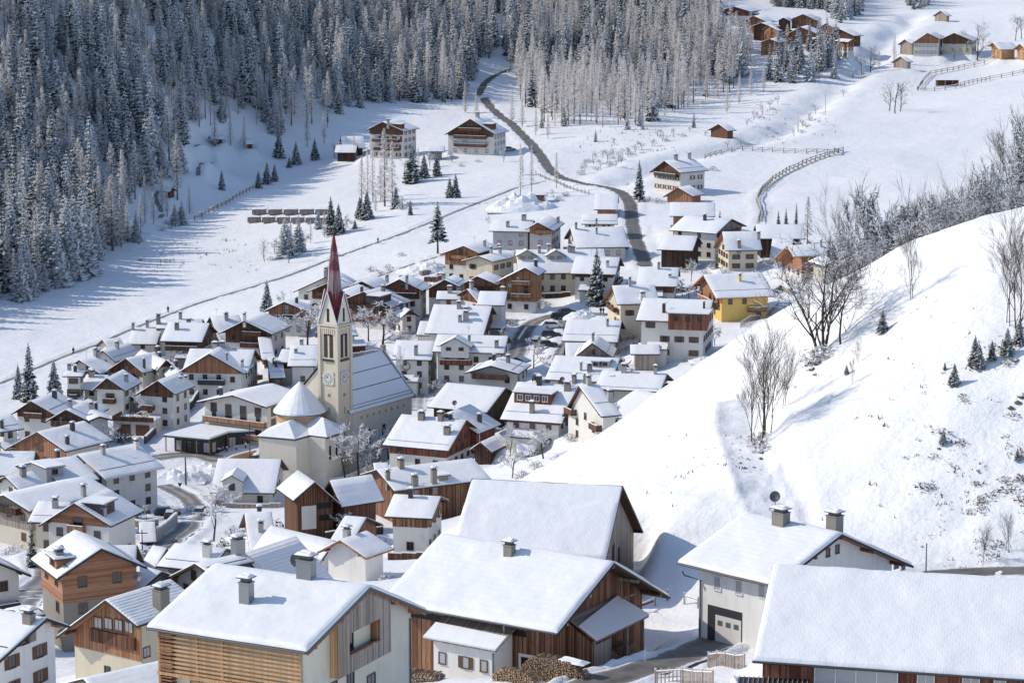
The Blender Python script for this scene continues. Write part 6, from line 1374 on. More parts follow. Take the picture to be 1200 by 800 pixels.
def dish(info, u, v, r=.45, hgt=1.0, mat='gutter'):
    P = local_roof_hit(info, u, v); m = MB(); m.tube([P, (P[0], P[1], P[2] + hgt)], .04, 5); n = 12; ci = np.linalg.inv(np.array([[math.cos(info['yaw']), -math.sin(info['yaw'])], [math.sin(info['yaw']), math.cos(info['yaw'])]])); dr = ci @ np.array([-.35, -.9]); D_ = V3((dr[0], dr[1], .35)).normalized(); U_ = D_.orthogonal().normalized(); W_ = D_.cross(U_); c = V3((P[0], P[1], P[2] + hgt + r * .4)); rg = [c + D_ * .12 + U_ * math.cos(2 * math.pi * k / n) * r + W_ * math.sin(2 * math.pi * k / n) * r for k in range(n)]
    for k in range(n): m.poly([c, rg[k], rg[(k + 1) % n]])
    m.build('satellite_dish', M[mat], info['root'])
dish(F4, 908, 610, .55, 2.2); dish(F1, 349, 672, .6, .9); dish(I7, 72, 657, .45, 1.2)
dish(HOUSES['house with a blue shaded roof half hidden behind the brown farmhouse'], 533, 478, .5, .8); dish(HOUSES['wide fronted chalet with a long dark dormer and brick chimney pipe'], 659, 452, .5, 1.0); dish(HOUSES['chalet with a band of four white windows in its timber gable'], 172, 682, .5, 1.0)
# antenna on the front chalet
# snow heaps left by the plough
def heap(u, v, w, hh, label, y0):
    x, y, z = gpx(u, v, y0); m = MB(); n = 18; rs = np.random.RandomState(int(u)); g = [[None] * (n + 1) for _ in range(n + 1)]
    for i in range(n + 1):
        for j in range(n + 1):
            a, b = i / n * 2 - 1, j / n * 2 - 1; r = math.hypot(a, b); nz = vnoise(np.array([a * 4 + u]), np.array([b * 4 + v]), 7)[0] + vnoise(np.array([a * 9 + u]), np.array([b * 9 + v]), 8)[0] * .5
            g[i][j] = (a * w / 2, b * w / 3, hh * max(0, 1 - r) ** .6 * (1 + nz * .8) - .25)
    for i in range(n):
        for j in range(n): m.poly([g[i][j], g[i + 1][j], g[i + 1][j + 1], g[i][j + 1]])
    o = m.build('snow_heap', M['snow'], None, (x, y, z), smooth=True); tag(o, label, 'snow heap')
heap(205,560,12,2.0,'big lumpy snow heap behind the large white house',400); heap(240,552,14,1.6,'wide snow heap before the ribbed roof',400); heap(682,372,9,1.8,'snow heap in the middle of the parking place',440); heap(612,245,22,5,'pointed snow mound above the magenta windowed house',560); heap(500,318,16,2.5,'snow heap at the building yard',540)
heap(225,560,8,1.8,'smaller snow heap beside the lane bend',400); heap(830,420,8,1.0,'snow heap behind the glass balustrade house',420)
# building timber at the yard above the village
for i, (u, v, w, mt) in enumerate([(505,330,3.5,'orange'),(512,318,4,'orange'),(498,322,3,'weath'),(520,325,5,'orange'),(488,333,3,'brown'),(508,338,4,'weath'),(475,345,3,'brown')]):
    x, y, z = gpx(u, v, 540); rt = empty('board_stack', (x, y, z), R(20 * i), ['orange plank stack at the yard, left one', 'orange plank stack nearest the orange upper chalet', 'weathered plank stack at the yard', 'long orange plank stack in the middle of the yard', 'brown crate like stack at the yard edge', 'grey plank stack before the narrow roofs', 'brown beam stack by the yard path'][i], 'plank stack'); m = MB()
    for k in range(5): m.box((0, 0, .15 + k * .24), (w, 1.2, .18))
    m.build('planks', M[mt], rt); s = MB(); snow_lump(s, 0, 0, 1.22, w / 2, .6, .25); s.build('snow_cap', M['rsnow'], rt, smooth=True)
# stream stones at the right gully
# open feed shelter on the upper meadow
x, y, z = gpx(1110, 101, 800); rt = empty('shelter', (x, y, z), R(-4), 'open fronted feed shelter by the upper paddock fence', 'shelter'); m = MB(); m.box((0, 0, 2.4), (9, 3.4, .2)); m.box((0, 1.6, 1.1), (9, .12, 2.6)); m.build('planks', M['brown'], rt); m = MB(); [m.box((q, -1.6, 1.1), (.22, .22, 2.8)) for q in (-4.3, -1, 2, 4.3)]; m.build('post', M['weath'], rt); m = MB(); snow_lump(m, 0, 0, 2.5, 4.5, 1.7, .35); m.build('roof_snow', M['rsnow'], rt, smooth=True)

# openings of the old timber barn
I9 = HOUSES['old dark timber barn with open hay lofts in its gable']
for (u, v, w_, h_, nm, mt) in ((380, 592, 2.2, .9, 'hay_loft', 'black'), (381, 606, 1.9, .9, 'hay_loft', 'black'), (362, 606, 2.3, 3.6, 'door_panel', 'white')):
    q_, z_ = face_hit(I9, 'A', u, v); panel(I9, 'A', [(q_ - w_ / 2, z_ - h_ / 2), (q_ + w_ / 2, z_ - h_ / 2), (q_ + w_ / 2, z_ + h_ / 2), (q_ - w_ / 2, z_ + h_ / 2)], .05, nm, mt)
# cut-out roof terrace of the stone based chalet
dormer(I7, 62, 664, 2.6, 1.1, mat='orangeh', win=1, frame='rail')
# rocks of the earth banks
M['rock'] = leafmat('earth_bank', (.13, .095, .07), .4)
def rock(u, v, s, y0=240):
    s = s * .55
    x, y, z = gpx(u, v, y0); m = MB(); rs = random.Random(int(u * 7 + v)); n = 7; P = []
    for i in range(4):
        f = i / 3; r = s * math.sin(math.pi * (.15 + .75 * f)) * rs.uniform(.8, 1.1); P.append([(math.cos(2 * math.pi * k / n) * r * rs.uniform(.7, 1.2), math.sin(2 * math.pi * k / n) * r * rs.uniform(.7, 1.2), s * (f * .9 - .35) * rs.uniform(.6, 1.3)) for k in range(n)])
    for i in range(3):
        for k in range(n): m.poly([P[i][k], P[i][(k + 1) % n], P[i + 1][(k + 1) % n], P[i + 1][k]], 1 if i == 2 and rs.random() < .5 else 0)
    m.poly(P[3], 1); o = m.build('rock', [M['rock'], M['tsnow']], None, (x, y, z)); tag(o, 'bare brown rock showing in the earth bank under the hill trees', 'rock', 'rocks of the earth banks')
for (u, v, s) in ((887,520,.9),(890,513,1.1),(885,508,.8),(893,526,.7),(891,533,.5),(952,436,1.1),(957,430,1.3),(949,428,1.0),(961,424,1.2),(945,432,.7),(955,440,.7),(867,547,.5),(872,551,.6),(862,552,.45),(858,545,.4),(884,545,.4),(876,538,.35),(1193,474,.9),(1185,480,.9),(1198,468,1.2),(1100,528,.5),(1140,434,.6),(1147,431,.6),(1116,458,.6),(1190,425,.9),(1194,380,1.0)): rock(u, v, s)

# two garages with a planted terrace on top
x, y, z = gpx(157, 510, 430); rt = empty('garage', (x, y, z), R(-12), 'double garage with brown parapet and evergreen planted terrace', 'garage'); m = MB(); m.box((0, 2.5, 1.2), (8.6, 5.6, 3.6)); m.build('wall', M['white'], rt)
m = MB(); m.box((0, -.42, 3.45), (8.9, .12, .95)); m.box((-4.4, 2.3, 3.45), (.12, 5.4, .95)); m.build('parapet', M['brown'], rt); m = MB(); m.box((0, 2.4, 3.1), (8.5, 5.4, .25)); m.build('terrace_snow', M['rsnow'], rt)
for q in (-2.0, 2.0): m = MB(); m.box((q, -.33, 1.15), (2.9, .1, 2.3)); m.build('garage_door', M['frame'], rt)
for q in (-2.6, -.6, 1.6): 
    ax_, ay_ = x + q * math.cos(R(-12)) - 1.6 * math.sin(R(-12)), y + q * math.sin(R(-12)) + 1.6 * math.cos(R(-12)); TERR.append((ax_, ay_, z + 3.2))
# painted ring on the sundial house
I10 = HOUSES['white house with a painted sundial and blue garage door']; k_ = vface(I10); q_, z_ = face_hit(I10, k_, 476, 429); m = MB()
for i in range(20):
    a0, a1 = i * math.pi / 10, (i + 1) * math.pi / 10; P_ = [I10['onface'](k_, q_ + r * math.cos(a), z_ + r * math.sin(a), .03)[:3] for r, a in ((.95, a0), (.95, a1), (.65, a1), (.65, a0))]; m.poly(P_)
m.build('painted_sundial', M['stone'], I10['root']); q_, z_ = face_hit(I10, k_, 483, 457); panel(I10, k_, [(q_ - 1.6, z_ - 1.3), (q_ + 1.6, z_ - 1.3), (q_ + 1.6, z_ + 1.2), (q_ - 1.6, z_ + 1.2)], .04, 'garage_door', 'teal')
I11 = HOUSES['white chalet with dark timber gable and double wooden barn door']; q_, z_ = face_hit(I11, 'A', 479, 368); z_ = max(z_, 1.2); panel(I11, 'A', [(q_ - 1.2, z_ - 1.2), (q_ + 1.2, z_ - 1.2), (q_ + 1.2, z_ + 1.1), (q_ - 1.2, z_ + 1.1)], .05, 'barn_door', 'door')

xx_ = F4['L'] / 2 - 2.6; yy_ = 2.2; chimney(F4['root'], xx_, yy_, F4['prof'](yy_) - .2, 1.2, 1.2, 1.9, 'stone')
# ------------------------------------------------------------------ terrain sheet
def build_terrain():
    tt = np.concatenate([np.arange(-.62, -.25, .012), np.arange(-.25, .25, .0017), np.arange(.25, .62, .012)])
    ys = [110.0]
    while ys[-1] < 1650: ys.append(ys[-1] * (1.0031 if ys[-1] > 200 else 1.006))
    ys += [1750, 1900, 2100, 2400]
    ys = np.array(ys); Y, T = np.meshgrid(ys, tt, indexing='ij'); X = T * Y
    Z = gz(X.ravel(), Y.ravel()).reshape(X.shape)
    Z += vnoise(X / 1.9, Y / 1.9, 21) * .10
    far = np.clip((Y - 1600) / 800, 0, 1); Z = Z + far * 60
    n = len(tt); V = np.stack([X.ravel(), Y.ravel(), Z.ravel()], 1)
    i = np.arange(len(ys) - 1)[:, None] * n + np.arange(n - 1)[None]
    F = np.stack([i, i + 1, i + n + 1, i + n], -1).reshape(-1, 4)
    o = put('ground', big_mesh('ground', V, F, [M['snow']])); tag(o, kind='structure')
# ------------------------------------------------------------------ trees
M['needle'] = leafmat('spruce_needles', (.022, .036, .026)); M['needle2'] = leafmat('dusted_lit_needles', (.30, .33, .35), .25, .75, .3)  # snow dusted needles, their paleness also stands in for sunlight on edge spruces
M['frost'] = leafmat('hoar_frost', (.89, .875, .86), .07, .75, .5); M['frost2'] = leafmat('frosted_twigs', (.62, .55, .50), .18, .75, .45)
M['barkd'] = leafmat('dark_bark', (.12, .11, .105), .3)
def bark_snow(name, col, thr=.55, k=.9):
    m, nt, b = nmat(name, col, .85, .2); L = nt.links; g = N(nt, 'ShaderNodeNewGeometry'); tc = N(nt, 'ShaderNodeTexCoord'); s = N(nt, 'ShaderNodeSeparateXYZ'); L.new(g.outputs['True Normal'], s.inputs[0])
    n1 = N(nt, 'ShaderNodeTexNoise', Scale=2.2, Detail=3.0); L.new(tc.outputs['Object'], n1.inputs['Vector'])
    f = math_(nt, 'MULTIPLY_ADD', n1.outputs[0], k, s.outputs[2])
    L.new(ramp(nt, f, [(thr + .38, col), (thr + .46, (.8, .83, .87))]), b.inputs['Base Color']); return m
M['barksnow'] = bark_snow('snowy_bark', (.06, .045, .038)); M['barktwig'] = bark_snow('brown_twigs', (.085, .062, .05), .95); M['twigfrost'] = bark_snow('frosted_twig', (.14, .115, .10), .05, .9)
def spruce_mesh(seed, H=16.0, Rr=2.9, lv=24, nb=8, snow=.6, dense=1.0, low=.06, fine=1):
    rs = random.Random(seed); c = MB(); t = MB()
    t.tube([(0, 0, -1.0), (0, 0, H * .45), (.03, 0, H * .97)], [H * .014 + .05, H * .009, .03], 5)
    for i in range(lv):
        f = low + (.985 - low) * (i / (lv - 1)); z = f * H
        rr = Rr * (1 - f) ** .82 * (1.0 + .0 * f) + .12
        n = max(4, int(nb * (1 - f * .45))); a0 = rs.random() * 7
        for k in range(n):
            if rs.random() > dense: continue
            a = a0 + 2 * math.pi * (k + rs.uniform(-.35, .35)) / n; L = rr * rs.uniform(.62, 1.15); ca, sa = math.cos(a), math.sin(a)
            droop = rs.uniform(.22, .5) * L; zz = z + rs.uniform(-.25, .25) * H / lv
            w = L * rs.uniform(.34, .5) + .1; segs = 2 if fine == 1 else 3
            def P(q, s_, dz=0.0):     # q along, s_ sideways
                return (ca * L * q - sa * s_, sa * L * q + ca * s_, zz - droop * q ** 1.3 + .12 * L * q * q * .8 + dz)
            # needles: hanging blade in two or three ragged steps
            for g in range(segs):
                q0 = .05 + .95 * g / segs; q1 = .05 + .95 * (g + 1) / segs + .12; ww = w * (1 - .45 * g / segs) * rs.uniform(.75, 1.2)
                hg = -.16 * L - .12
                c.poly([P(q0, 0, .02), P(q0 + .1, ww, hg * rs.uniform(.6, 1.3)), P(min(q1, 1.08), rs.uniform(-.1, .1) * L, hg * .4)], 0)
                c.poly([P(q0, 0, .02), P(min(q1, 1.08), rs.uniform(-.1, .1) * L, hg * .4), P(q0 + .1, -ww, hg * rs.uniform(.6, 1.3))], 0)
                if rs.random() < snow + .2 and f < .97:
                    w2 = ww * rs.uniform(.55, 1.0)
                    c.poly([P(q0 + .02, 0, .09), P(q0 + .16, -w2, .03 + hg * .5), P(min(q1, 1.0), 0, .10), P(q0 + .16, w2, .03 + hg * .5)], 1)
                    if rs.random() < snow: c.poly([P(q0 + .16, -w2, .02 + hg * .5), P(q0 + .3, -w2 * .5, hg * 1.4), P(min(q1, 1.0), 0, .06)], 1)
    return c, t
def larch_mesh(seed, H=18.0, Rr=2.5, n=900, low=.2, size=.5, top=.8):
    """tall larch whose thin branches carry flakes of hoar frost and snow"""
    rs = random.Random(seed); c = MB(); t = MB(); bend = rs.uniform(-.3, .3)
    t.tube([(0, 0, -1), (bend * .5, 0, H * .4), (bend, .1, H * .8), (bend, 0, H)], [H * .010 + .05, H * .007, .035, .012], 4)
    nb = 60; per = max(3, n // nb)
    for i in range(nb):
        f = low + (.985 - low) * (i + rs.random()) / nb; z = f * H; a = i * 2.4 + rs.uniform(-.4, .4); ca, sa = math.cos(a), math.sin(a)
        L = (Rr * (1 - f) ** top * rs.uniform(.65, 1.15) + .18) * min(1, (f - low) / .12 + .45); up = rs.uniform(-.15, .2)
        for k in range(per):
            q = rs.random() ** .6; sp = (rs.random() - .5) * L * .75 * (.35 + q * .65); x = bend * min(1, f * 1.3) + ca * L * q - sa * sp; y = sa * L * q + ca * sp; zz = z + up * L * q - .12 * L * q * q + rs.uniform(-.35, .3)
            s_ = size * rs.uniform(.55, 1.3) * (1 - .45 * f); b = rs.random() * 6.28; cb, sb = math.cos(b), math.sin(b); tl = rs.uniform(-.55, .55)
            p = [(x - cb * s_, y - sb * s_, zz - tl * s_), (x + sb * s_ * .45, y - cb * s_ * .45, zz + rs.uniform(-.35, .35) * s_), (x + cb * s_, y + sb * s_, zz + tl * s_)]
            c.poly(p, 0 if rs.random() < .72 else 1)
    return c, t
def bare_mesh(seed, H=12.0, spread=.5, levels=5, trunks=1, thin=1.0, twig=.02, upw=.35, lean=.06, low=.3, density=1.0):
    rs = random.Random(seed); t = MB(); c = MB()
    def grow(p, d, L, r, lv):
        n = 3 if lv >= levels - 1 else 2; pts = [p]; q = p; dd = d
        for i in range(n):
            dd = (dd + Vector((rs.uniform(-1, 1), rs.uniform(-1, 1), rs.uniform(-.3, 1) * upw)) * (.14 if lv == levels else .22)).normalized(); q = q + dd * L / n; pts.append(q)
        rads = [r * (1 - .38 * i / n) for i in range(n + 1)]
        (t if lv >= levels - 1 else c).tube(pts, rads, 5 if lv == levels else (4 if lv == levels - 1 else 3), cap=False)
        if lv <= 0: return
        kids = (rs.choice([3, 4, 5]) if lv == levels else rs.choice([2, 3, 4])); kids = max(2, int(kids * density + .5))
        for k in range(kids):
            f = rs.uniform(.35, 1.0) if lv < levels else rs.uniform(low, 1.0)
            i = min(n - 1, int(f * n)); b = pts[i].lerp(pts[i + 1], f * n - i)
            ax = dd.orthogonal().normalized(); ax.rotate(Matrix.Rotation(rs.uniform(0, 2 * math.pi), 3, dd)); nd = dd.lerp(ax, rs.uniform(spread * .6, spread * 1.25)).normalized(); nd.z += upw * .35; nd.normalize()
            grow(b, nd, L * rs.uniform(.5, .78), max(twig, r * (1 - .4 * f) * rs.uniform(.45, .65)), lv - 1)
        if lv == levels: grow(pts[-1], dd, L * .6, r * .55, lv - 1)
    for k in range(trunks):
        a = rs.random() * 7; off = Vector((math.cos(a), math.sin(a), 0)) * (.5 * (trunks > 1) * rs.random() * trunks ** .5)
        grow(off + Vector((0, 0, -.6)), Vector((math.cos(a) * lean * (1 + (trunks > 1)), math.sin(a) * lean * (1 + (trunks > 1)), 1)).normalized(), H * .5 * rs.uniform(.8, 1.1), H * .016 * thin, levels)
    return c, t
def bush_mesh(seed, r=1.2, n=90, snowy=.6, h=.9):
    rs = random.Random(seed); c = MB(); t = MB()
    for k in range(8):
        a = rs.random() * 7; t.tube([(0, 0, -.3), (math.cos(a) * r * .5, math.sin(a) * r * .5, r * h * .9)], [.04, .015], 3, cap=False)
    for k in range(n):
        a = rs.random() * 2 * math.pi; q = rs.random() ** .5 * r; z = rs.uniform(.1, 1) * r * h * (1.15 - (q / r) ** 2 * .8); p = Vector((math.cos(a) * q, math.sin(a) * q, z)); s = rs.uniform(.18, .42) * r * .5
        d1 = Vector((rs.uniform(-1, 1), rs.uniform(-1, 1), rs.uniform(-.3, .3))).normalized() * s; d2 = Vector((rs.uniform(-1, 1), rs.uniform(-1, 1), rs.uniform(-.2, .6))).normalized() * s
        c.poly([p - d1, p + d2, p + d1, p - d2 * .6], 1 if rs.random() < snowy else 0)
    return c, t
PROTO = {}
def frosty2(seed):
    c, t = bare_mesh(seed, 10, .34, 4, 2, .5, .022, .75, .06, .12, 1.0); rs = random.Random(seed); f = c.f[:]
    for q in f:
        if rs.random() > .5: continue
        p = Vector(c.v[q[0]]); d = Vector((rs.uniform(-1, 1), rs.uniform(-1, 1), rs.uniform(-.2, 1))).normalized() * rs.uniform(.25, .6); s_ = d.orthogonal().normalized() * rs.uniform(.04, .10)
        c.poly([p - s_, p + d, p + s_], 1 if rs.random() < .85 else 2)
    return c, t
def proto(kind, variants):
    PROTO[kind] = []
    for (c, t), mats, tm in variants:
        PROTO[kind].append((c.mesh('crown', [M[k] for k in mats]), t.mesh('trunk', [M[tm]]), c, t, mats, tm))
M['scrubm'] = leafmat('brown_scrub', (.13, .09, .06), .4)
SM = ['needle', 'tsnow']; SW = ['needle2', 'tsnow']
proto('lit_white_spruce', [(spruce_mesh(s, 16, rr, 26, 10, 1.0, .97), SW, 'bark') for s, rr in ((7, 3.2), (8, 3.6), (9, 2.8))])  # whitened spruce, sunlight on the forest edge put into its colour
proto('spruce', [(spruce_mesh(s, 16, rr, 20, 8, sn, .95), SM if s in (1, 3, 4) else SW, 'bark') for s, rr, sn in ((1, 2.8, .9), (2, 3.1, 1.0), (3, 2.6, .85), (4, 3.0, .95))])
proto('fine_spruce', [(spruce_mesh(s, 16, rr, 34, 12, sn, .95, .08, 2), SM, 'bark') for s, rr, sn in ((11, 3.0, .6), (12, 2.6, .5), (13, 3.4, .7))])
proto('slim_spruce', [(spruce_mesh(s, 16, 1.3, 30, 8, .3, .95, .05, 1), SM, 'bark') for s in (15, 16)])
proto('pine', [(spruce_mesh(17, 16, 3.3, 22, 10, .5, .8, .28, 2), SM, 'bark')])
proto('larch', [(larch_mesh(s, 18, rr, 900, lo, .54), ['frost', 'frost2'], 'barkd') for s, rr, lo in ((21, 3.1, .14), (22, 2.5, .24), (23, 3.5, .07), (24, 2.2, .33))])
proto('fine_larch', [(larch_mesh(s, 20, rr, 1900, lo, .52), ['frost', 'frost2'], 'barkd') for s, rr, lo in ((25, 2.3, .18), (26, 2.6, .1))])
proto('big_bare', [(bare_mesh(61, 12, .48, 5, 3, .8, .016, .42, .2, .12, 1.0), ['barksnow'], 'barksnow')])
proto('copse', [(frosty2(s), ['barksnow', 'tsnow', 'needle2'], 'barksnow') for s in (51, 52, 53)])
proto('bare', [(bare_mesh(s, 12, .5, 4, 1, 1.0, .018, .35), ['barksnow'], 'barksnow') for s in (31, 32, 33)])
proto('slender_bare', [(bare_mesh(s, 14, .33, 4, 2, .42, .012, .55, .05, .18, 1.2), ['barktwig'], 'barksnow') for s in (34, 35, 36)])
def frosty(seed):
    c, t = bare_mesh(seed, 9, .55, 4, 1, 1.0, .03, .3, .06, .25, 1.1); rs = random.Random(seed); f = c.f[:]
    for q in f:          # frost needles along the twigs
        if rs.random() > .55: continue
        p = Vector(c.v[q[0]]); d = Vector((rs.uniform(-1, 1), rs.uniform(-1, 1), rs.uniform(-.4, .8))).normalized() * rs.uniform(.25, .6); s_ = d.orthogonal().normalized() * rs.uniform(.05, .11)
        c.poly([p - s_, p + d, p + s_], 1 if rs.random() < .75 else 2)
    return c, t
proto('frosted', [(frosty(s), ['twigfrost', 'tsnow', 'frost2'], 'barksnow') for s in (37, 38, 39)])
proto('scrub', [(bush_mesh(s, 1.2, 60, .35, .8), ['scrubm', 'tsnow'], 'bark') for s in (46, 47, 48)])
proto('bush', [(bush_mesh(s, 1.3, 120, .65), ['frost2', 'tsnow'], 'bark') for s in (41, 42, 43)])
proto('evergreen_bush', [(bush_mesh(s, 1.2, 130, .4, 1.3), ['needle', 'tsnow'], 'bark') for s in (44, 45)])
HREF = dict(scrub=1.1, lit_white_spruce=16, big_bare=11, copse=11, spruce=16, fine_spruce=16, slim_spruce=16, pine=16, larch=18, fine_larch=20, bare=13, slender_bare=15, frosted=9, bush=1.3, evergreen_bush=1.6)
def tree(kind, name, loc, h, label, cat='tree', group=None, wide=1.0, var=None, rz=None):
    pr = PROTO[kind]; k = rnd.randrange(len(pr)) if var is None else var; s = h / HREF[kind]; e = empty(name, loc, rnd.random() * 6.28 if rz is None else rz, label, cat, group); e.scale = (s * wide, s * wide, s)
    put('crown', pr[k][0], e, (0, 0, 0)); put('trunk', pr[k][1], e, (0, 0, 0)); return e
def tree_px(kind, name, u, v, vt, label, y0=150, **kw):
    p = ground_hit(u, v, y0); z = gz1(p[0], p[1]); d = p[1] * CP - z * SP; h = (v - vt) * d / FPX / math.cos(R(10) + math.atan2(v - 400, FPX))
    return tree(kind, name, (p[0], p[1], z), h, label, **kw)
# forest patches, outlined on the ground
def inside(poly, u, v):
    r = np.zeros(u.shape, bool); n = len(poly); j = n - 1
    for i in range(n):
        xi, yi = poly[i]; xj, yj = poly[j]
        c = ((yi > v) != (yj > v)) & (u < (xj - xi) * (v - yi) / (yj - yi + 1e-12) + xi); r ^= c; j = i
    return r
DENSE = [(-200,-120),(585,-120),(580,60),(565,85),(545,100),(540,118),(500,128),(470,125),(440,135),(420,140),(395,150),(360,150),(330,165),(300,152),(275,140),(262,150),(245,160),(225,168),(205,185),(196,200),(180,215),(165,235),(150,252),(146,282),(128,288),(112,300),(100,316),(80,326),(60,334),(30,345),(0,350),(-200,400)]
MID = [(585,-120),(1010,-120),(1000,-5),(905,-8),(835,-2),(835,32),(860,40),(882,60),(876,98),(840,118),(800,128),(780,140),(735,152),(690,148),(655,152),(625,140),(610,118),(600,88),(585,55)]
HOLES = [[(392,150),(400,128),(485,120),(600,120),(600,200),(392,200)], [(560,118),(566,98),(586,84),(598,86),(578,102),(574,118),(590,136),(580,142)], [(840,0),(1000,0),(1000,60),(880,60),(840,40)], [(145,242),(168,242),(168,268),(145,268)], [(240,150),(250,160),(240,180),(215,180)]]
EXTRA = [([(895,62),(955,58),(985,70),(978,92),(930,100),(900,98)], 'spruce', 7), ([(905,-30),(1012,-30),(1010,18),(985,28),(965,12),(905,8)], 'spruce', 6), ([(1062,0),(1088,-4),(1090,8),(1068,12)], 'spruce', 7)]
def scatter():
    rs = np.random.RandomState(5); out = []
    sp = 4.6; ys = np.arange(640, 1500, sp); xs = np.arange(-420, 260, sp)
    X, Y = np.meshgrid(xs, ys); X = X.ravel() + rs.uniform(-.5, .5, X.size) * sp; Y = Y.ravel() + rs.uniform(-.5, .5, Y.size) * sp
    Z = base_z(X, Y); U, V_ = project(X, Y, Z)
    d = inside(DENSE, U, V_); m = inside(MID, U, V_); hole = np.zeros(U.shape, bool)
    for hp in HOLES: hole |= inside(hp, U, V_)
    cl = vnoise(X / 45, Y / 45, 41) + vnoise(X / 16, Y / 16, 42) * .5
    p = rs.uniform(0, 1, X.size)
    md = m & (p < np.where(V_ > 95, .62, .92))
    keep = (d & (p < .95) & (cl > -.62)) | md
    keep &= ~hole
    sprf = np.where(d, np.where(U < 330, .62, np.where(V_ < 60, .5, .38)) + cl * .8, .22 + cl * .9 + np.where(V_ < 30, .25, 0)) 
    q = rs.uniform(0, 1, X.size)
    kind = np.where(q < sprf, 0, 1)
    for i in np.nonzero(keep)[0]:
        h = rs.uniform(9, 24) if kind[i] == 0 else rs.uniform(11, 23)
        if rs.uniform() < .22: h *= .62
        out.append((X[i], Y[i], Z[i] - .1, h, int(kind[i]), U[i], V_[i]))
    for poly, kd, spc in EXTRA:
        e = (inside(poly, U, V_)) & (p < (5.4 / spc) ** 2)
        for i in np.nonzero(e)[0]: out.append((X[i], Y[i], Z[i] - .1, rs.uniform(10, 19), 0 if rs.uniform() < .75 else 1, U[i], V_[i]))
    return out
def forest_stuff(name, kind, pts, label):
    """one ground-cover object: points on the slope that carry instances of the tree variants"""
    me = bpy.data.meshes.new(name); me.vertices.add(len(pts)); me.vertices.foreach_set('co', [c for p in pts for c in p[:3]])
    rs = np.random.RandomState(3); nv = len(PROTO[kind])
    for nm, tp, val in (('vr', 'INT', rs.randint(0, nv, len(pts))), ('rt', 'FLOAT', rs.uniform(0, 6.28, len(pts))), ('sc', 'FLOAT', np.array([p[3] / HREF[kind] for p in pts]))):
        a = me.attributes.new(nm, tp, 'POINT'); a.data.foreach_set('value', list(val))
    ob = put(name, me); tag(ob, label, 'forest', None, 'stuff')
    ng = bpy.data.node_groups.new(name, 'GeometryNodeTree'); ng.interface.new_socket('Geometry', in_out='INPUT', socket_type='NodeSocketGeometry'); ng.interface.new_socket('Geometry', in_out='OUTPUT', socket_type='NodeSocketGeometry')
    gi = ng.nodes.new('NodeGroupInput'); go = ng.nodes.new('NodeGroupOutput'); jn = ng.nodes.new('GeometryNodeJoinGeometry'); L = ng.links
    def attr(n, t):
        a = ng.nodes.new('GeometryNodeInputNamedAttribute'); a.data_type = t; a.inputs['Name'].default_value = n; return a.outputs['Attribute']
    for k, (cm, tm, c, t, mats, tmn) in enumerate(PROTO[kind]):
        j = MB(); j.v = c.v + t.v; j.f = c.f + [tuple(i + len(c.v) for i in f) for f in t.f]; j.m = c.m + [len(mats)] * len(t.f); j.uv = c.uv + t.uv
        po = bpy.data.objects.new(kind + '_form', j.mesh(kind, [M[q] for q in mats] + [M[tmn]]))
        oi = ng.nodes.new('GeometryNodeObjectInfo'); oi.inputs['Object'].default_value = po; oi.inputs['As Instance'].default_value = True
        ip = ng.nodes.new('GeometryNodeInstanceOnPoints'); L.new(gi.outputs[0], ip.inputs['Points']); L.new(oi.outputs['Geometry'], ip.inputs['Instance'])
        cmp_ = ng.nodes.new('FunctionNodeCompare'); cmp_.data_type = 'INT'; cmp_.operation = 'EQUAL'; L.new(attr('vr', 'INT'), cmp_.inputs[2]); cmp_.inputs[3].default_value = k; L.new(cmp_.outputs[0], ip.inputs['Selection'])
        cx = ng.nodes.new('ShaderNodeCombineXYZ'); L.new(attr('rt', 'FLOAT'), cx.inputs[2]); L.new(cx.outputs[0], ip.inputs['Rotation'])
        cs = ng.nodes.new('ShaderNodeCombineXYZ')
        for q in range(3): L.new(attr('sc', 'FLOAT'), cs.inputs[q])
        L.new(cs.outputs[0], ip.inputs['Scale']); L.new(ip.outputs[0], jn.inputs[0])
    L.new(jn.outputs[0], go.inputs[0]); md = ob.modifiers.new('forest', 'NODES'); md.node_group = ng
    return ob
def forest():
    pts = scatter()
    for kd, kind, name in ((0, 'spruce', 'spruce_tree'), (1, 'larch', 'larch_tree')):
        P = sorted([p for p in pts if p[4] == kd], key=lambda p: p[1])
        vis = [p for p in P if -10 < p[5] < 1210 and p[6] > -5]; vs = set(id(p) for p in vis[:255])
        for p in vis[:255]:
            u, v = p[5], p[6]
            if kd == 0:
                lb, g = (('snow laden spruce standing in the shaded wood on the left slope', 'spruces of the shaded left wood') if u < 400 else
                         ('snow laden spruce between frosted larches behind the guest houses', 'spruces behind the guest houses') if u < 600 else
                         ('snow dusted spruce among sunlit larches right of the winding road', 'spruces in the sunlit larch wood') if u < 890 else
                         ('dark spruce growing around the upper right hamlet', 'spruces around the hamlet'))
            else:
                lb, g = (('frosted larch standing in the shaded wood on the left slope', 'larches of the shaded left wood') if u < 400 else
                         ('frosted larch in the half shaded wood behind the guest houses', 'larches behind the guest houses') if u < 600 else
                         ('pale frosted larch in the sunlit wood right of the winding road', 'larches of the sunlit wood') if u < 890 else
                         ('frosted larch growing below the upper right hamlet', 'larches around the hamlet'))
            tree(kind, name, p[:3], p[3], lb, 'tree', g)
        forest_stuff('spruce_forest' if kd == 0 else 'larch_forest', kind, [p for p in P if id(p) not in vs], ('dense dark spruces with snowy boughs covering the upper slope' if kd == 0 else 'mass of frosted larches covering the upper slope'))
    print('forest', len(pts))
forest()
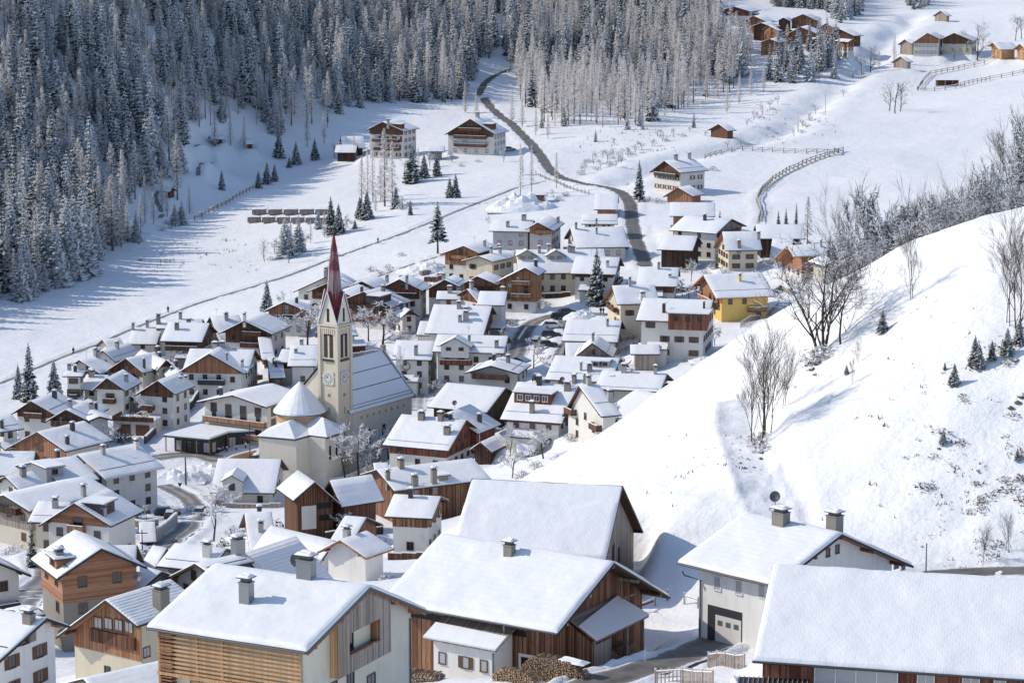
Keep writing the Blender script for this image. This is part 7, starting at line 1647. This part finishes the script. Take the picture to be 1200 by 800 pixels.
# ---- single trees
def T(kind, u, v, vt, label, **kw):
    nm = {'lit_white_spruce': 'spruce_tree', 'spruce': 'spruce_tree', 'fine_spruce': 'spruce_tree', 'slim_spruce': 'spruce_tree', 'pine': 'pine_tree', 'larch': 'larch_tree', 'fine_larch': 'larch_tree', 'bare': 'bare_tree', 'slender_bare': 'bare_tree', 'frosted': 'frosted_tree', 'bush': 'bush', 'evergreen_bush': 'bush'}[kind]
    return tree_px(kind, nm, u, v, vt, label, cat='bush' if 'bush' in kind else 'tree', **kw)
FV = dict(y0=440)
T('fine_spruce',35,470,401,'tallest of the three spruces at the left end of the village',wide=.9,**FV)
T('fine_spruce',22,467,426,'shortest spruce, leftmost of the three at the left end of the village',wide=.9,**FV)
T('fine_spruce',64,468,420,'bushy spruce, rightmost of the three at the left end of the village',wide=1.1,**FV)
T('fine_spruce',57,592,545,'snow covered young spruce in front of the ribbed long roof',y0=310)
T('slim_spruce',38,664,608,'slim ivy green conifer beside the weathered boarded house',y0=290,wide=1.6)
T('fine_spruce',313,364,328,'dark conical spruce left of the big orange gable',wide=1.1,**FV)
T('frosted',330,364,340,'rounded frosted tree just right of the conical spruce',**FV)
T('fine_spruce',699,358,291,'tall thick snowy spruce standing in the middle of the village',y0=520,wide=1.25)
T('fine_spruce',749,236,188,'spruce beside the road bend below the white farmhouse',y0=600)
T('pine',513,299,238,'lone dark pine with bare lower stem on the white field',y0=600,wide=1.3)
for i, (u, v, vt, w, lb) in enumerate([(335,301,254,1.2,'wide frosted spruce at the near end of the covered timber stacks'),(350,296,252,1.1,'green spruce right behind the wide frosted one'),(388,274,230,1.0,'taller of two joined spruces beside the covered stacks'),(397,274,238,1.0,'shorter of two joined spruces beside the covered stacks'),
    (373,268,246,1.2,'low frosted spruce left of the joined pair'),(422,256,230,1.2,'rounded spruce left of its darker twin on the meadow'),(430,257,224,1.1,'darker spruce of the pair on the meadow'),(416,268,257,1.2,'knee high young spruce on the meadow edge'),(464,244,218,1.1,'spruce under the two tall thin larches'),
    (481,252,235,1.0,'small round topped spruce alone on the open meadow'),(527,232,208,1.1,'left one of two dense dark spruces on the meadow'),(534,232,203,1.1,'right one of two dense dark spruces on the meadow'),(483,214,168,1.1,'spruce in the front garden between the guest houses'),(512,206,176,1.0,'spruce in front of the flat garage wing'),(497,209,180,1.0,'dark small spruce beside the garage garden'),
    (327,184,152,1.0,'spruce at the forest foot above the feed shed'),(347,192,166,1.0,'spruce at the forest foot near the black barn'),(339,196,184,1.2,'tiny spruce at the forest foot'),(369,187,162,1.0,'spruce right in front of the dark barn'),(313,216,190,1.1,'spruce at the right end of the hedge line'),(303,220,200,1.1,'second spruce at the hedge line'),(322,213,192,1.1,'third spruce at the hedge line'),
    (260,222,199,.9,'lonely little spruce on the shaded field'),(213,263,232,1.1,'broad spruce at the lower end of the winding path'),(205,264,238,1.2,'spruce with spreading skirt beside the hedge'),(190,206,160,1.0,'sunlit white spruce, left one of two before the shaded wood'),(210,200,156,1.0,'sunlit white spruce, right one of two before the shaded wood'),
    (160,283,246,1.0,'dark spruce next to the white stable'),(25,352,288,1.0,'spruce at the left forest edge, nearest the frame'),(52,340,306,1.1,'short spruce in the lit forest edge'),(54,332,256,1.0,'tall pale spruce in the lit forest edge'),(75,330,284,1.1,'dark skirted spruce in the lit forest edge'),(80,327,228,1.0,'tallest lit spruce of the forest edge'),(88,322,225,1.0,'slender lit spruce of the forest edge'),(100,318,237,1.0,'lit spruce near the right end of the forest edge'),(110,304,245,1.0,'last lit spruce of the forest edge before the field'),(66,334,262,1.0,'lit spruce in the middle of the forest edge'),(35,346,290,1.0,'spruce behind the nearest edge tree')]):
    T('lit_white_spruce' if u < 215 or 'frosted' in lb else 'fine_spruce', u, v, vt, lb, y0=600, wide=w * 1.3)
for (u, v, vt, w, lb) in [(431,233,172,.8,'thin tall larch with bare stem, leftmost of the trio'),(437,236,168,.7,'thin tall larch in the middle of the trio'),(451,242,150,1.1,'tall brownish larch in front of the brown guest house'),(460,243,165,.9,'larch just right of the tall brownish one'),(132,294,205,1.6,'big broad frosted larch at the field edge'),(170,262,205,.9,'larch with long bare stem by the stable path'),
    (190,243,194,.9,'larch with bare stem right of the stable path'),(208,237,160,1.2,'sunlit larch above the broad spruce'),(10,342,262,1.0,'lit larch at the left frame edge'),(252,172,124,1.0,'frosted larch above the winding path'),(270,173,132,1.0,'frosted larch left of the small brown hut'),(286,166,132,1.0,'frosted larch behind the small brown hut'),(652,220,178,.8,'leafless larch beside the road near the cabin'),(623,226,170,.7,'thin larch behind the tiny timber cabin'),(610,232,168,.7,'thin leaning larch left of the tiny timber cabin'),
    (1048,75,40,.9,'frosted larch beside the lone grey hut'),(1047,66,42,.7,'slim dark conifer shaped larch by the lone hut'),(935,150,125,.8,'small frosted larch by the stream'),(946,286,230,1.3,'tall bare larch behind the glowing orange soffit house')]:
    T('fine_larch', u, v, vt, lb, y0=560, wide=w)
for (u, v, vt, lb) in [(840,318,291,'slim dark spruce left of the cream hipped house'),(869,314,293,'slim spruce at the wall of the cream hipped house'),(877,313,290,'slimmest spruce, right one at the cream wall'),(933,263,237,'slim spruce behind the dark boarded barn'),(912,264,246,'round low spruce behind the dark boarded barn'),(921,263,244,'second low spruce behind the dark boarded barn')]:
    T('slim_spruce', u, v, vt, lb, y0=540, wide=2.0 if 'low' in lb else 1.3)
for (u, v, vt, lb) in [(735,152,128,'small spruce alone at the front of the larch wood'),(698,166,150,'tiny spruce on the sunny bank'),(635,150,130,'small spruce near the road at the larch wood'),(753,152,136,'young spruce left of its taller neighbour on the bank'),(813,150,130,'dark spruce near the collapsed cabin'),(748,205,190,'little spruce above the road bend'),(661,148,120,'snowy spruce at the front left of the larch wood')]:
    T('spruce', u, v, vt, lb, y0=700)
# frosted village trees
for (u, v, vt, w, lb) in [(360,408,342,1.3,'frosted tree crown left behind the church tower'),(448,405,345,1.6,'big frosted tree right behind the church tower'),(432,400,352,1.3,'second frosted tree right of the church tower'),(470,470,408,.6,'small frosted tree at the nave gable'),(350,556,514,1.2,'round frosted tree in front of the church apse'),(376,560,530,1.0,'low frosted tree beside the apse wall'),(420,560,480,1.2,'frosted tree with several stems before the church nave'),(442,535,475,1.3,'tall frosted tree along the nave wall'),(456,528,478,1.1,'frosted tree at the end of the nave wall'),(405,565,495,1.0,'frosted tree at the foot of the tower'),
    (250,634,556,1.0,'tall multi stemmed birch covered in frost by the ramp'),(172,608,584,1.0,'little white frosted garden tree next to the parked black car'),(625,430,388,1.3,'frosted tree between the parking place and the grey hall'),(637,537,492,1.5,'snow caked fruit tree before the wide fronted chalet'),(600,560,518,1.3,'frosted shrub like tree beside the log cabin'),(655,565,532,1.0,'bare twiggy tree at the foot of the snow slope'),(785,420,362,1.0,'snowy tree in front of the glass balustrade house'),(772,405,378,1.0,'frosted tree at the corner of the glass balustrade house'),(648,345,312,1.3,'frosted bush like tree below the balcony bays'),(590,410,385,.8,'round frosted tree at the lane corner'),(810,330,305,1.2,'frosted tree behind the skylight roof'),(800,345,318,1.0,'second frosted tree behind the skylight roof'),(556,530,510,1.0,'small white frosted tree at the blue roofed outbuilding'),(850,335,312,1.0,'frosted hedge tree left of the slim spruces')]:
    T('frosted', u, v, vt, lb, y0=(300 if v > 600 else 400), wide=w)
# bare trees
tree_px('big_bare', 'bare_tree', 962, 418, 290, 'large spreading bare tree with snowy crown on the hill edge', y0=260, wide=1.15, var=0)
for (u, v, vt, k, w, lb) in [(985,405,318,'bare',1.1,'leaning bare tree right of the large spreading one'),(890,506,362,'slender_bare',.9,'tallest slender bare tree above the snow track'),(899,500,380,'slender_bare',.9,'slender bare tree right beside the tallest one'),(884,514,398,'slender_bare',.8,'shorter slender bare tree left of the tallest one'),(917,474,395,'slender_bare',.7,'single thin tree between the track and the spreading tree'),(1067,350,262,'slender_bare',.8,'delicate bare tree alone on the upper hill'),(1182,378,262,'slender_bare',.8,'bare tree at the right edge of the hill, left one'),(1196,384,240,'slender_bare',1.0,'bare tree at the right edge of the hill, right one'),
    (1005,425,400,'slender_bare',.9,'knee high sapling on the open hill face'),(998,452,420,'slender_bare',.5,'thin sapling below the dwarf spruce'),(1152,655,605,'slender_bare',.8,'sapling above the road on the right slope'),(1180,640,590,'slender_bare',.9,'sapling near the right frame edge above the road')]:
    tree_px(k, 'bare_tree', u, v, vt, lb, y0=240, wide=w)
for i, (u, y, vt) in enumerate([(1010,372,222),(1022,368,190),(1034,365,182),(1046,368,210),(1056,362,222),(1066,366,228),(1078,360,215),(1088,356,212),(1098,360,206),(1110,354,205),(1122,358,202),(1133,350,200),(1144,352,192),(1154,348,196),(1163,350,185),(1172,344,178),(1182,348,128),(1190,342,135),(1199,340,118),(1015,378,250),(1052,378,245),(1085,372,232),(1118,370,222),(1150,362,208),(1003,380,265)]):
    r_ = ray(u, 300); x = r_[0] / r_[1] * y; z = gz1(x, y); vb = project(x, y, z)[1]; d = y * CP - z * SP; hh = (vb - vt) * d / FPX
    tree('copse' if i % 4 else 'slender_bare', 'bare_tree', (x, y, z), max(4, hh), 'leafless dark tree in the row beyond the crest of the white hill', 'tree', 'bare trees beyond the crest of the hill', wide=.8)
for i in range(40):
    u = 1000 + 205 * ((i * .618) % 1); y = 352 + rnd.uniform(-8, 34) - (u - 1000) * .06; r_ = ray(u, 300); x = r_[0] / r_[1] * y; z = gz1(x, y); vb = project(x, y, z)[1]; d = y * CP - z * SP; vt = np.interp(u, [1000, 1050, 1110, 1150, 1205], [262, 232, 218, 208, 185]) + rnd.uniform(0, 20)
    tree('copse', 'bare_tree', (x, y, z), min(14, max(4, (vb - vt) * d / FPX)), 'frosted leafless tree in the thicket beyond the crest of the white hill', 'tree', 'frosted trees beyond the crest of the hill', wide=1.15)
for (u, v, vt, lb) in [(1042,130,88,'left clump of bare stems on the open slope'),(1049,133,84,'tallest bare tree in the clump on the open slope'),(1055,131,92,'right clump of bare stems on the open slope'),(897,264,240,'small round bare tree beside the curving fence'),(1145,72,14,'bare tall tree left of the slatted gable house'),(1190,48,12,'bare tree behind the twin gable'),(1197,46,10,'outermost bare tree behind the twin gable'),(1125,66,32,'bare tree before the brown upper house'),(1112,70,44,'frosted garden tree under the brown upper house'),(1100,66,45,'second garden tree under the brown upper house'),(1020,82,42,'bare tree by the stream below the hamlet'),(1010,84,50,'bare tree left of the stream'),(725,190,168,'bare shrub tree above the road bend'),(338,308,270,'bare round tree left of the frosted field spruce')]:
    tree_px('bare', 'bare_tree', u, v, vt, lb, y0=560)
tree_px('bare', 'bare_tree', 310, 306, 272, 'bare round bush like tree on the left meadow', y0=560)
# dwarf spruces and shrubs on the hill face
for (u, v, vt, lb) in [(1034,390,362,'single dwarf spruce on the upper hill'),(992,440,428,'tiny dwarf spruce under the saplings'),(1118,456,430,'dwarf spruce on the hill'),(1142,432,395,'dwarf spruce group, upper left'),(1147,434,405,'dwarf spruce group, centre'),(1162,424,400,'dwarf spruce group, right'),(1107,438,428,'little spruce left of the dwarf group'),(1105,524,506,'dark dwarf spruce on the lower hill'),(1192,540,524,'dwarf spruce close to the right frame edge'),(1180,418,385,'spruce rooted at the earth bank'),(1194,402,372,'spruce below the edge trees')]:
    tree_px('fine_spruce', 'spruce_tree', u, v, vt, lb, y0=240, wide=1.5)
for (u, v, s) in [(957,425,2.2),(951,432,1.6),(966,420,1.8),(888,516,1.5),(893,522,1.3),(890,508,1.6)]:
    p = ground_hit(u, v, 250); tree('bush', 'bush', (p[0], p[1], gz1(p[0], p[1]) - .3), s, 'brown snowy shrub at the roots of the hill trees', 'bush', 'shrubs at the roots of the hill trees')
# garden bushes
BP = [(145,515,'e'),(138,519,'e'),(152,517,'e'),(170,480,'e'),(205,487,'e'),(222,478,'e'),(620,352,'b'),(634,355,'b'),(665,345,'e'),(672,340,'e'),(578,385,'b'),(587,388,'b'),(600,380,'b'),(640,560,'b'),(628,548,'b'),(612,560,'b'),(668,520,'b'),(560,300,'b'),(820,345,'b'),(815,338,'e'),(790,350,'b'),(826,322,'b'),(835,318,'b'),(848,322,'b'),(860,325,'b'),(885,320,'b'),(230,650,'b'),(262,640,'b'),(285,628,'b'),(240,640,'b'),(200,600,'b'),(222,600,'b'),(300,545,'b'),(25,640,'b'),(15,645,'b'),(40,650,'b'),(8,650,'b'),(95,505,'b'),(330,300,'b'),(318,305,'b'),(410,262,'b'),(370,300,'b'),(395,300,'b'),(680,205,'b'),(700,200,'b'),(715,195,'b'),(728,188,'b'),(740,182,'b'),(690,190,'b'),(780,165,'b'),(800,160,'b'),(870,165,'b'),(890,140,'b'),(905,130,'b'),(950,140,'b'),(945,148,'b'),(940,155,'b'),(900,150,'b'),(190,270,'b'),(200,268,'b'),(195,262,'b'),(590,240,'b'),(600,245,'b'),(655,235,'b'),(662,230,'b'),(735,210,'b'),(760,235,'b'),(770,238,'b'),(835,200,'b'),(470,245,'b'),(480,240,'b'),(455,200,'b'),(540,195,'b'),(560,190,'b'),(500,200,'b'),(515,600,'b'),(470,300,'b'),(455,318,'b'),(445,322,'b'),(435,318,'b')]
for (u, v, k) in BP:
    p = ground_hit(u, v, 330 if v > 590 else (400 if v > 330 else 560)); s = (1.0 if v > 590 else 1.5) * rnd.uniform(.8, 1.3)
    tree('evergreen_bush' if k == 'e' else 'bush', 'bush', (p[0], p[1], gz1(p[0], p[1]) - .1), s, 'dark evergreen bush capped with snow in a garden' if k == 'e' else 'snow covered leafless shrub', 'bush', 'evergreen garden bushes' if k == 'e' else 'snowy shrubs')
# frosted garden shrubs and small trees between the houses
def gardens():
    rs = random.Random(77); n = 0
    for lb, I in list(HOUSES.items()):
        if not (4 < I['scale'] < 11.5): continue
        for k in range(rs.choice([1, 2, 2, 3])):
            sg = rs.choice((-1, 1)); a = rs.uniform(-1, 1) * (I['hl'] + 2.5); b = (max(I['w1'], I['w2']) + rs.uniform(1.6, 4.0)) * sg
            if rs.random() < .45: a, b = (I['hl'] + rs.uniform(1.6, 4.5)) * sg, rs.uniform(-1, 1) * I['w1']
            x = I['mid'][0] + a * math.cos(I['yaw']) - b * math.sin(I['yaw']); y = I['mid'][1] + a * math.sin(I['yaw']) + b * math.cos(I['yaw'])
            bad = False
            for J in HOUSES.values():
                q = to_local(J, (x, y, 0))
                if abs(q[0]) < J['hl'] + .8 and -J['w2'] - .8 < q[1] < J['w1'] + .8: bad = True; break
            for (P, hw, bank) in ROADS:
                if np.min((P[:, 0] - x) ** 2 + (P[:, 1] - y) ** 2) < (hw + 1.2) ** 2: bad = True
            if bad: continue
            z = gz1(x, y); q = rs.random()
            if q < .5: tree('bush', 'bush', (x, y, z - .1), rs.uniform(.9, 1.9), 'snow covered leafless shrub', 'bush', 'snowy shrubs')
            elif q < .62: tree('evergreen_bush', 'bush', (x, y, z - .1), rs.uniform(1.2, 2.2), 'dark evergreen bush capped with snow in a garden', 'bush', 'evergreen garden bushes')
            elif q < .9: tree('frosted', 'frosted_tree', (x, y, z - .1), rs.uniform(3.5, 6.5), 'small frosted garden tree between the village houses', 'tree', 'frosted garden trees', wide=1.2)
            else: tree('spruce', 'spruce_tree', (x, y, z - .1), rs.uniform(3, 7), 'small snowy spruce in a village garden', 'tree', 'small garden spruces', wide=1.2)
gardens()
def garden_edges():
    rs = random.Random(99)
    for lb, I in list(HOUSES.items()):
        if not (4.3 < I['scale'] < 11) or rs.random() > .62: continue
        sg = rs.choice((-1, 1)); b = (max(I['w1'], I['w2']) + rs.uniform(2.5, 4.5)) * sg; a0 = -I['hl'] * rs.uniform(.4, 1.2); n = rs.randint(4, 7); P = []
        for k in range(n):
            a = a0 + k * 2.0; x = I['mid'][0] + a * math.cos(I['yaw']) - b * math.sin(I['yaw']); y = I['mid'][1] + a * math.sin(I['yaw']) + b * math.cos(I['yaw'])
            if any(abs(to_local(J, (x, y, 0))[0]) < J['hl'] + .5 and -J['w2'] - .5 < to_local(J, (x, y, 0))[1] < J['w1'] + .5 for J in HOUSES.values()) or any(np.min((Q[:, 0] - x) ** 2 + (Q[:, 1] - y) ** 2) < (hw + .5) ** 2 for (Q, hw, bk) in ROADS): P = []; break
            P.append((x, y, gz1(x, y)))
        if len(P) < 4: continue
        o = P[0]; kind = rs.choice(['fence', 'fence', 'wall']); m = MB(); s = MB(); mat = rs.choice(['brown', 'weath', 'dark']) if kind == 'fence' else rs.choice(['stone', 'concrete'])
        rt = empty(kind, o, 0, 'short wooden garden fence beside a village house' if kind == 'fence' else 'short snow topped garden wall beside a village house', kind, 'garden fences of the village' if kind == 'fence' else 'garden walls of the village')
        for p, q in zip(P[:-1], P[1:]):
            c = [(p[i] + q[i]) / 2 - o[i] for i in range(3)]; L_ = math.dist(p[:2], q[:2]); an = math.atan2(q[1] - p[1], q[0] - p[0]); th = .08 if kind == 'fence' else .3; hh = 1.1
            m.box((c[0], c[1], c[2] + hh / 2 - .3), (L_ + (.02 if kind == 'fence' else .1), th, hh + .6), 0, an); s.box((c[0], c[1], c[2] + hh + .1), (L_ + .06, th + .08, .16), 0, an)
        rt['kind'] = 'thing'
        m.build('boards' if kind == 'fence' else 'masonry', M[mat], rt); s.build('snow_cap', M['rsnow'], rt)
garden_edges()
rs_ = random.Random(5); n_ = 0
while n_ < 46:
    u, v = rs_.uniform(1060, 1205), rs_.uniform(395, 655)
    if vnoise(np.array([u / 26.]), np.array([v / 26.]), 81)[0] < .05 or (v < 520 and u < 1095): n_ += .2; continue
    p = ground_hit(u, v, 240); tree('scrub', 'bush', (p[0], p[1], gz1(p[0], p[1]) - .12), rs_.uniform(.25, .85), 'low brown scrub sticking out of the snow on the right slope', 'bush', 'scrub of the right slope', wide=1.3); n_ += 1
def parked():
    rs = random.Random(21); n = 0; I_ = list(HOUSES.values())
    for (P, hw, bk) in ROADS:
        if hw < 1.8 or hw > 3.3 or P is TRACK: continue
        for k in range(6, len(P) - 6, 9):
            if n > 13 or rs.random() < .4 or not (300 < P[k][1] < 650): continue
            t = P[k + 1] - P[k - 1]; an = math.atan2(t[1], t[0]); sg = rs.choice((-1, 1)); x = P[k][0] - math.sin(an) * sg * (hw + 1.3); y = P[k][1] + math.cos(an) * sg * (hw + 1.3)
            if any(abs(to_local(J, (x, y, 0))[0]) < J['hl'] + 1.5 and -J['w2'] - 1.5 < to_local(J, (x, y, 0))[1] < J['w1'] + 1.5 for J in I_): continue
            pr = project(x, y, gz1(x, y)); car(pr[0], pr[1], math.degrees(an), rs.choice(['car_grey', 'car_dark', 'car_white']), 'snow covered car parked at the edge of a village lane', max(200, y - 30), snow=True); n += 1
            o = [q for q in COL.objects if q.name.startswith('car')and q.get('category') == 'car'][-1]; o['group'] = 'snowed in cars along the lanes'; o.location = (x, y, gz1(x, y))
parked()
for p_ in TERR: tree('evergreen_bush', 'bush', p_, 1.3, 'evergreen shrub growing on the garage terrace', 'bush', 'shrubs of the garage terrace')
for i, (u, v, h_) in enumerate([(688,196,4),(696,192,5),(704,198,4),(712,190,5),(720,186,5),(728,192,4),(736,184,5),(744,180,4),(752,176,4),(706,186,4),(684,204,4),(722,198,3.5),(764,172,4),(776,166,4),(875,150,4),(884,142,4.5),(893,136,5),(902,130,4.5),(911,124,4),(948,138,4),(941,146,4),(956,132,5),(988,112,4),(930,158,3.5),(960,96,5),(1000,86,5),(868,166,4),(852,170,3.5),(572,262,2.5),(640,238,2.5),(648,232,3),(770,160,3.5),(790,158,3.5),(808,155,3),(826,160,3),(850,158,3.5)]):
    p = ground_hit(u, v, 600); tree('frosted', 'frosted_tree', (p[0], p[1], gz1(p[0], p[1]) - .2), h_, 'frosted scrub tree on the banks above the village', 'tree', 'frosted scrub of the banks', wide=1.4)
for (u, v, h_, k) in [(330,303,9,'fine_larch'),(341,299,10,'fine_larch'),(322,298,6,'frosted'),(364,285,7,'fine_larch'),(358,292,6,'frosted'),(380,278,8,'fine_larch'),(405,268,6,'frosted'),(440,248,7,'fine_larch'),(472,246,6,'frosted'),(446,236,12,'fine_larch'),(424,238,15,'fine_larch'),(474,205,7,'frosted'),(490,200,8,'fine_larch'),(504,196,6,'frosted'),(415,188,9,'fine_larch'),(405,182,8,'fine_larch'),(392,186,7,'frosted'),(530,190,6,'frosted'),(590,190,6,'frosted'),(612,205,7,'fine_larch'),(380,168,12,'fine_larch'),(360,172,13,'fine_larch'),(545,132,12,'fine_larch'),(558,140,11,'fine_larch'),(600,142,12,'fine_larch'),(612,148,11,'fine_larch'),(628,158,10,'fine_larch'),(642,163,9,'fine_larch'),(180,262,10,'fine_larch'),(196,256,9,'fine_larch'),(165,272,12,'fine_larch'),(150,284,14,'fine_larch'),(120,300,15,'fine_larch'),(142,290,12,'fine_larch'),(95,322,13,'fine_larch'),(70,334,14,'fine_larch'),(45,345,13,'fine_larch'),(18,352,14,'fine_larch'),(222,250,9,'fine_larch'),(880,112,12,'fine_larch'),(895,108,12,'fine_larch'),(866,122,12,'fine_larch'),(852,132,12,'fine_larch'),(1012,84,9,'fine_larch'),(1030,80,8,'fine_larch'),(1100,72,6,'frosted'),(1118,72,6,'frosted'),(1134,70,7,'frosted')]:
    p = ground_hit(u, v, 600); tree(k, 'larch_tree' if 'larch' in k else 'frosted_tree', (p[0], p[1], gz1(p[0], p[1]) - .2), h_, 'loose frosted larch at the open edge of the fields' if 'larch' in k else 'low frosted tree at the open edge of the fields', 'tree', 'frosted larches along the field edges' if 'larch' in k else 'frosted low trees along the field edges', wide=1.1)
# stems and weeds that poke through the snow of the hill, and dry tufts
def tufts():
    rs = np.random.RandomState(9); m = MB(); n = 0
    for (u0, u1, v0, v1, k) in [(1000,1200,330,660,260),(780,900,500,560,40),(600,1000,560,650,20),(900,1010,380,480,40),(1100,1200,520,660,300),(660,800,150,180,80),(880,980,130,170,60),(150,300,280,320,60)]:
        for _ in range(k):
            u = rs.uniform(u0, u1); v = rs.uniform(v0, v1)
            if u0 >= 900 and v1 > 300 and vnoise(np.array([u / 22.]), np.array([v / 22.]), 77)[0] < .02: continue
            p = ground_hit(u, v, 240 if v > 300 and u > 500 else 560); z = gz1(p[0], p[1]); big = rs.uniform(.5, 1.6) * (1 if p[1] < 400 else 2)
            for q in range(3):
                a = rs.uniform(0, 6.28); r = .12 * big; c, s = math.cos(a), math.sin(a); hh = rs.uniform(.1, .42) * big; ox, oy = rs.uniform(-.3, .3, 2) * big
                b = Vector((p[0] + ox, p[1] + oy, z - .05)); m.poly([b, b + Vector((c * r, s * r, 0)), b + Vector((rs.uniform(-.2, .2), rs.uniform(-.2, .2), hh))], 0)
    o = m.build('dry_grass', [M['tuft']]); tag(o, 'dry brown grass tufts and twigs poking through the snow on the slopes', 'grass', kind='stuff')
M['tuft'] = leafmat('dry_grass', (.20, .13, .08), .5)
tufts()
build_terrain()
for r in RD: build_road(r)
# ------------------------------------------------------------------ mountain off to the left, whose shadow lies over the wooded valley side
def mountain():
    prof = [(300,-90),(560,-60),(700,10),(760,40),(830,74),(900,98),(960,120),(1020,138),(1090,152),(1150,146),(1220,122),(1290,70),(1400,60),(1700,40)]
    py = [p[0] for p in prof]; pz = [p[1] for p in prof]
    V = []; xs = np.linspace(-620, -205, 60); ys = np.linspace(300, 1700, 200)
    for y in ys:
        for x in xs:
            c = np.interp(y, py, pz); n = vnoise(np.array([x / 30]), np.array([y / 30]), 31)[0] * 14
            z = c - abs(x + 425) * (1.15 if x > -425 else .8) + n * min(1, abs(x + 425) / 60)
            V.append((x, y, max(z, -140)))
    n = len(xs); i = np.arange(len(ys) - 1)[:, None] * n + np.arange(n - 1)[None]
    F = np.stack([i, i + 1, i + n + 1, i + n], -1).reshape(-1, 4)
    tag(put('mountain', big_mesh('mountain', V, F, [M['snow']])), kind='structure')
mountain()
# ------------------------------------------------------------------ light and camera
EL, AZX, AZY = 35.0, -.988, .15         # the sun stands left of the view and a little behind the village
w = bpy.data.worlds.new('World'); scene.world = w; w.use_nodes = True; nt = w.node_tree
bg = nt.nodes['Background']; sk = nt.nodes.new('ShaderNodeTexSky'); sk.sky_type = 'NISHITA'; sk.sun_disc = False
sk.sun_elevation = R(EL); sk.sun_rotation = math.atan2(AZX, AZY); sk.altitude = 1400; sk.air_density = 1.0; sk.dust_density = .8; sk.ozone_density = .8
hs = nt.nodes.new('ShaderNodeHueSaturation'); hs.inputs['Saturation'].default_value = .98; nt.links.new(sk.outputs[0], hs.inputs['Color']); nt.links.new(hs.outputs[0], bg.inputs['Color']); bg.inputs['Strength'].default_value = SKY
sl = bpy.data.lights.new('sun', 'SUN'); sl.energy = SUN; sl.angle = R(.55); sl.color = (1.0, .91, .78)
so = bpy.data.objects.new('sun', sl); COL.objects.link(so)
d = Vector((-AZX * math.cos(R(EL)), -AZY * math.cos(R(EL)), -math.sin(R(EL)))); so.rotation_euler = d.to_track_quat('-Z', 'Y').to_euler()
cam = bpy.data.cameras.new('camera'); cam.lens = 90; cam.sensor_width = 36; cam.sensor_fit = 'HORIZONTAL'; cam.clip_start = 5; cam.clip_end = 6000
co = bpy.data.objects.new('camera', cam); COL.objects.link(co); co.rotation_euler = (R(80), 0, 0); scene.camera = co
scene.view_settings.view_transform = 'Standard'; scene.view_settings.look = 'None'; scene.view_settings.exposure = EXPO; scene.view_settings.gamma = 1
scene.render.resolution_x = 1024; scene.render.resolution_y = 682
cy = scene.cycles; cy.max_bounces = 5; cy.diffuse_bounces = 3; cy.glossy_bounces = 2; cy.transmission_bounces = 2; cy.transparent_max_bounces = 4
